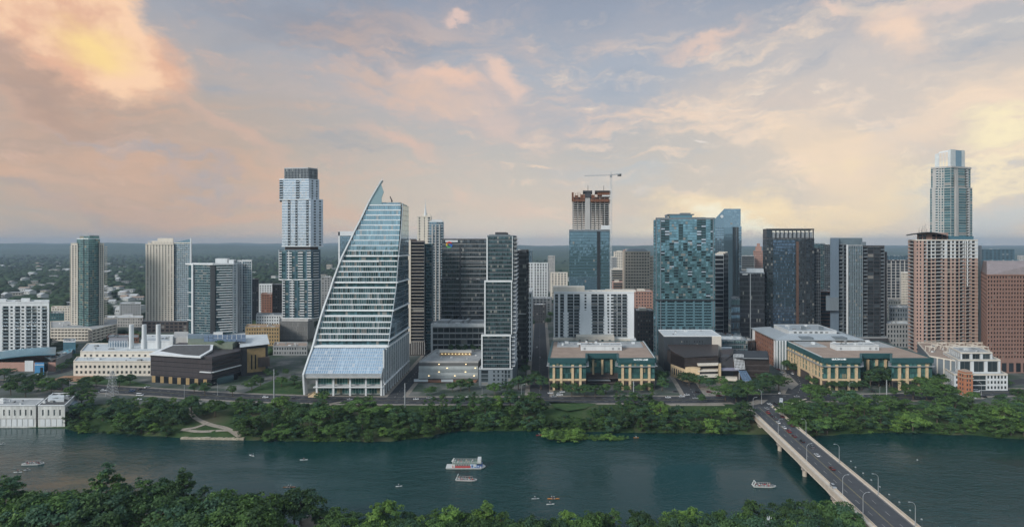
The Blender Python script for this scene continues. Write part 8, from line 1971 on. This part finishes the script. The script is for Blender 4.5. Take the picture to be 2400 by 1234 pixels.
o = bpy.data.objects.new('street_trees', me); COL.objects.link(o); o['kind'] = 'stuff'
for px, py, h, shape, col in city:
    if h <= 6.5: continue
    h *= 1.22; p = gp(px, py); lab = '%s %s tree %s' % (CN[col], SN[shape], czone(px, py)); tree(p[0], p[1], 0, h, shape, col, lab, lab.replace(' tree ', ' trees '))
for k in range(9):          # planted trees on the hotel terrace
    p = pt(1058+(k % 5)*17+rt.uniform(-3, 3), 572+(k//5)*12); lab = 'small dark tree planted on the rooftop pool deck'; tree(p[0], p[1], 17.4, 5.5, 'round', 'dark', lab, 'trees on the rooftop pool deck')
p = pt(515, 542); tree(p[0], p[1], zz(832, 508)+2, 6, 'wide', 'mid', 'leafy green tree in the roof garden of the library', 'trees in the library roof garden')
# the bright green island and its low tail
for k in range(26):
    px = 1282+k*3.6+rt.uniform(-2, 2); D = 388+rt.uniform(-4, 4)+2*math.sin(k); lab = 'bright yellow-green willow bush on the little island'; tree(pt(px, D)[0], D, -8.2, 5.6*rt.uniform(.7, 1.25)*(1 if k < 21 else .6), 'shrub' if k % 3 else 'tall', 'lime' if k % 4 else 'mid', lab, 'willow bushes on the island', 'bush', 1.3 if k % 3 else 1.6)
for k in range(22):
    px = 1375+k*4.3+rt.uniform(-2, 2); D = 388+rt.uniform(-1.5, 1.5); lab = 'low water plant clump trailing right of the island'; tree(pt(px, D)[0], D, -8.3, rt.uniform(.9, 2.4)*(1.4 if k in (4, 5, 12) else 1), 'shrub', 'mid' if k % 2 else 'lime', lab, 'water plants right of the island', 'bush', 1.9)
for k in range(60):           # fringe plants on the far waterline
    px = rt.uniform(160, 2400); x = pt(px, 398)[0]; y = shore(x)+.3
    if 420 < px < 566 or 1735 < px < 1890: continue
    lab = 'low green waterline bush '+zone(px); tree(x, y, -8.1, rt.uniform(1.2, 3.0), 'shrub', rt.choice(('mid', 'dark', 'lime')), lab, lab.replace('bush', 'bushes'), 'bush', 1.5)
# ---------------------------------------------------------------- houses among the woods
hw_ = [mat('house_'+n, c, .85, var=.15) for n, c in (('white', (.58, .59, .57)), ('cream', (.46, .42, .35)), ('grey', (.28, .29, .29)))]
hr_ = [mat('house_roof_pale', (.42, .43, .43), .9), mat('house_roof_grey', (.20, .20, .20), .9), M['roof_tan']]
q = MB(); q.box(-.5, .5, -.5, .5, 0, .62); hme = q.mesh('wall', hw_[0])
q = MB(); k = len(q.v); q.v += [(-.54, -.56, .62), (.54, -.56, .62), (.54, .56, .62), (-.54, .56, .62), (-.54, 0, 1.0), (.54, 0, 1.0)]; q.f += [(0, 1, 5, 4), (2, 3, 4, 5), (1, 2, 5), (3, 0, 4), (3, 2, 1, 0)]; q.mi += [0]*5; rme = q.mesh('roof', hr_[0])
q = MB(); q.box(-.56, .56, -.56, .56, .62, .70); frme = q.mesh('roof', hr_[0])
q = MB()
for i in range(4): q.box(-.42+i*.24, -.30+i*.24, -.515, -.5, .2, .45)
wme = q.mesh('window_row', G_WIN)
rh = random.Random(44); HP = []
for k in range(200):
    left = k < 140
    px = (rh.uniform(0, 670) if k % 3 else (rh.gauss(95, 45) if k % 2 else rh.gauss(290, 30))) if left else rh.choice((rh.uniform(1215, 1338), rh.uniform(1430, 1475), rh.uniform(2075, 2132), rh.uniform(2294, 2400), rh.uniform(1738, 1790), rh.uniform(752, 800)))
    D = 1/(1/900+rh.random()**.9*(1/3600-1/900)); x = pt(px, D)[0]; wd = rh.uniform(7, 16)*(1+D/2500)*(1.3 if not left else 1); fl_ = rh.random() < (.55 if left else .85); c = rh.choices((0, 1, 2), (.6, .2, .2))[0]; rc = rh.choices((0, 1, 2), (.5, .3, .2))[0]
    HP.append((px, D, wd))
    hh = (rh.uniform(6, 10) if left else rh.uniform(9, 26))*(1+D/6000)
    zn = ('left of the green tower' if px < 166 else 'between the cream towers' if px < 340 else 'behind the white-framed tower') if left else ('up the straight street' if px < 1340 and px > 1200 else 'right of the crane mast' if px < 1480 and px > 1200 else 'beside the slanted glass tower' if px < 1800 and px > 1200 else 'left of the pink tower' if px < 2200 and px > 1200 else 'at the right edge' if px > 1200 else 'left of the sail tower')
    nm = 'house' if left else 'distant_building'; lab = 'far %s %s-roofed %s %s' % (('white', 'cream', 'grey')[c], ('white', 'grey', 'tan')[rc], 'house' if left else 'building', zn)
    r = thing(nm, lab, 'house' if left else 'building', (x, D, 0), lab.replace('house', 'houses').replace('building', 'buildings'), rh.uniform(-.5, .5)); r.scale = (wd, wd*.7, hh)
    a = inst('wall', hme, (0, 0, 0), r); a.material_slots[0].link = 'OBJECT'; a.material_slots[0].material = hw_[c]
    b = inst('roof', frme if fl_ else rme, (0, 0, 0), r); b.material_slots[0].link = 'OBJECT'; b.material_slots[0].material = hr_[rc]
    inst('window_row', wme, (0, 0, 0), r)
# ---------------------------------------------------------------- far-off woods: one mass
def ico(sub):
    import bmesh
    bm = bmesh.new(); bmesh.ops.create_icosphere(bm, subdivisions=sub, radius=1.0); v = np.array([p.co[:] for p in bm.verts]); f = np.array([[x.index for x in q.verts] for q in bm.faces]); bm.free(); return v, f
bv, bf = ico(2)
rg = np.random.RandomState(9)
def wood(name, n, pxr, Dr, sz, pw, m, avoid=None):
    """crowns scattered over the ground as one mesh"""
    u = rg.rand(n); D = 1/(1/Dr[0]+u**pw*(1/Dr[1]-1/Dr[0])); px = rg.uniform(*pxr, n)
    if avoid is not None: k = avoid(px, D); px, D = px[k], D[k]; n = len(px)
    keep = np.ones(n, bool)
    for hp, hD, hw in HP: keep &= ~((np.abs((px-hp)/1300*hD) < hw*.75+5) & (D > hD-70-hD*.02) & (D < hD+25))
    px, D = px[keep], D[keep]; n = len(px)
    X = (px-1200)/1300*D; s = sz*(.6+.8*rg.rand(n))*(D/Dr[0])**.55
    V = []; F = []
    vv = bv[None]*(1+.35*(rg.rand(n, len(bv), 1)-.5))*s[:, None, None]*np.array([1.15, 1.15, .8]); vv[:, :, 2] = np.maximum(vv[:, :, 2], -.5*s[:, None])
    vv += np.stack([X, D, s*.55], 1)[:, None]
    V = vv.reshape(-1, 3); F = (bf[None]+(np.arange(n)*len(bv))[:, None, None]).reshape(-1, 3)
    me = bpy.data.meshes.new(name); me.vertices.add(len(V)); me.vertices.foreach_set('co', V.ravel()); me.loops.add(F.size); me.loops.foreach_set('vertex_index', F.ravel().astype(np.int32))
    me.polygons.add(len(F)); me.polygons.foreach_set('loop_start', np.arange(0, F.size, 3, dtype=np.int32)); me.polygons.foreach_set('loop_total', np.full(len(F), 3, dtype=np.int32)); me.update(calc_edges=True)
    me.materials.append(m); o = bpy.data.objects.new(name, me); COL.objects.link(o); o['kind'] = 'stuff'; return o
fm = leaf_mat('leaf_far', (.014, .038, .016), (.052, .095, .036))
n, l = fm.node_tree.nodes, fm.node_tree.links         # stands of darker and lighter species
tcn = n.new('ShaderNodeTexCoord'); t = n.new('ShaderNodeTexNoise'); t.inputs['Scale'].default_value = .006; t.inputs['Detail'].default_value = 4; l.new(tcn.outputs['Object'], t.inputs['Vector'])
mr = n.new('ShaderNodeMapRange'); l.new(t.outputs[0], mr.inputs[0]); mr.inputs[1].default_value = .35; mr.inputs[2].default_value = .65; mr.inputs[3].default_value = .5; mr.inputs[4].default_value = 1.35
sc_n = [x for x in n if x.type == 'VECT_MATH'][0]; l.new(mr.outputs[0], sc_n.inputs['Scale'])
wood('woodland', 8500, (-80, 820), (860, 6000), 4.6, .85, fm)
wood('city_greenery', 1500, (700, 2480), (1000, 4500), 5.0, .8, fm)
wood('street_greenery', 260, (-60, 660), (640, 860), 4.0, 1, fm, lambda px, D: ((px < 165) | ((px > 245) & (px < 335)) | (px > 596)))
# ---------------------------------------------------------------- near shore: overlook, path, white roof
r = thing('overlook_terrace', 'paved overlook with a low pale wall at the near shore, bottom left of centre', 'terrace', (pt(735, 258)[0], 258, -4))
fp = [pt(700, 250), pt(705, 262), pt(722, 266), pt(762, 266), pt(766, 250)]
q = MB(); q.prism(fp, -7, -2.6); q.build('paving', M['trail'], r)
for i in (1, 2, 3):
    q = MB(); A, B = fp[i], fp[i+1] if i < 4 else fp[0]; q.strip(B, A, -2.6, -1.5, .0, .6); q.build('wall', M['concrete'], r)
q = MB(); q.strip(fp[0], fp[1], -2.6, -1.5, .3, .3); q.build('wall', M['concrete'], r)
pz = -2.6; pq = pt(738, 262); person(pq[0], pq[1], pz, 0, 'stand', 1, 'person in a pale top standing on the overlook', 'people on the overlook'); person(pq[0]+.7, pq[1]+.3, pz, .4, 'stand', 3, 'person in dark clothes standing on the overlook', 'people on the overlook')
patch('path', [pt(-60, 262), pt(0, 266), pt(45, 262), pt(48, 258), pt(0, 259), pt(-60, 254)], -2.6, M['trail'])
patch('lawn', [pt(-60, 250), pt(60, 250), pt(70, 256), pt(-60, 253.5)], -2.7, M['lawn'])
r = thing('white_pavilion', 'white roof with a small spiked turret poking out of the trees at the bottom right', 'pavilion', (pt(1803, 250)[0], 250, -3))
x, D = pt(1803, 250); zt = zz(1216, D); q = MB(); q.tube((x, D, -3), (x, D, zt), 1.3, 1.1, 8); q.build('turret', M['white_wall'], r)
q = MB()
for i in range(6): a = i*math.pi/3; q.tube((x+1.0*math.cos(a), D+1.0*math.sin(a), zt), (x+.9*math.cos(a), D+.9*math.sin(a), zt+1.1), .2, .05, 5)
q.tube((x, D, zt), (x, D, zt+1.7), .3, .05, 6); q.build('spike', M['white_wall'], r)
q = MB(); q.hexa([(x-5, D-3, -3), (x+3, D-3, -3), (x+3, D+3, -3), (x-5, D+3, -3)], [(x-4.8, D-2.8, zt-3.5), (x+2.8, D-2.8, zt-3.5), (x+2.8, D+2.8, zt-3.5), (x-4.8, D+2.8, zt-3.5)]); q.build('wall', M['white_wall'], r)
q = MB(); q.hexa([(x-5.2, D-3.2, zt-3.5), (x+3, D-3.2, zt-3.5), (x+3, D+3.2, zt-3.5), (x-5.2, D+3.2, zt-3.5)], [(x-3.4, D-.2, zt-.8), (x-.5, D-.2, zt-.8), (x-.5, D+.2, zt-.8), (x-3.4, D+.2, zt-.8)]); q.build('roof', M['white_wall'], r)
# ---------------------------------------------------------------- haze
q = MB(); q.box(-16500, 16500, -900, 16400, -12.5, 275)
hz_o = q.build('haze', bpy.data.materials.new('haze_air'), None, 'stuff')
hm_ = hz_o.data.materials[0]; hm_.use_nodes = True; n = hm_.node_tree.nodes; l = hm_.node_tree.links; n.clear()
o_ = n.new('ShaderNodeOutputMaterial'); pv = n.new('ShaderNodeVolumePrincipled'); l.new(pv.outputs[0], o_.inputs['Volume'])
pv.inputs['Color'].default_value = (.48, .63, .79, 1); pv.inputs['Density'].default_value = 7.6e-5; pv.inputs['Anisotropy'].default_value = 0.0
# ---------------------------------------------------------------- like things side by side: say which one, counted from the left
bpy.context.view_layer.update()
by = {}
for o in sc.objects:
    if o.parent is None and 'label' in o: by.setdefault(o['label'], []).append(o)
def nth(k): return {1: 'first', 2: 'second', 3: 'third', 4: 'fourth', 5: 'fifth', 6: 'sixth', 7: 'seventh', 8: 'eighth', 9: 'ninth'}.get(k, '%dth' % k if k % 10 not in (1, 2, 3) or k in (11, 12, 13) else '%d%s' % (k, ('st', 'nd', 'rd')[k % 10-1]))
for lab, os_ in by.items():
    if len(os_) < 2: continue
    os_.sort(key=lambda o: o.location.x/max(1, o.location.y))
    for k, o in enumerate(os_):
        s = lab+', '+nth(k+1)+' from left'
        if 'group' not in o: o['group'] = lab
        if len(s.split()) <= 16: o['label'] = s
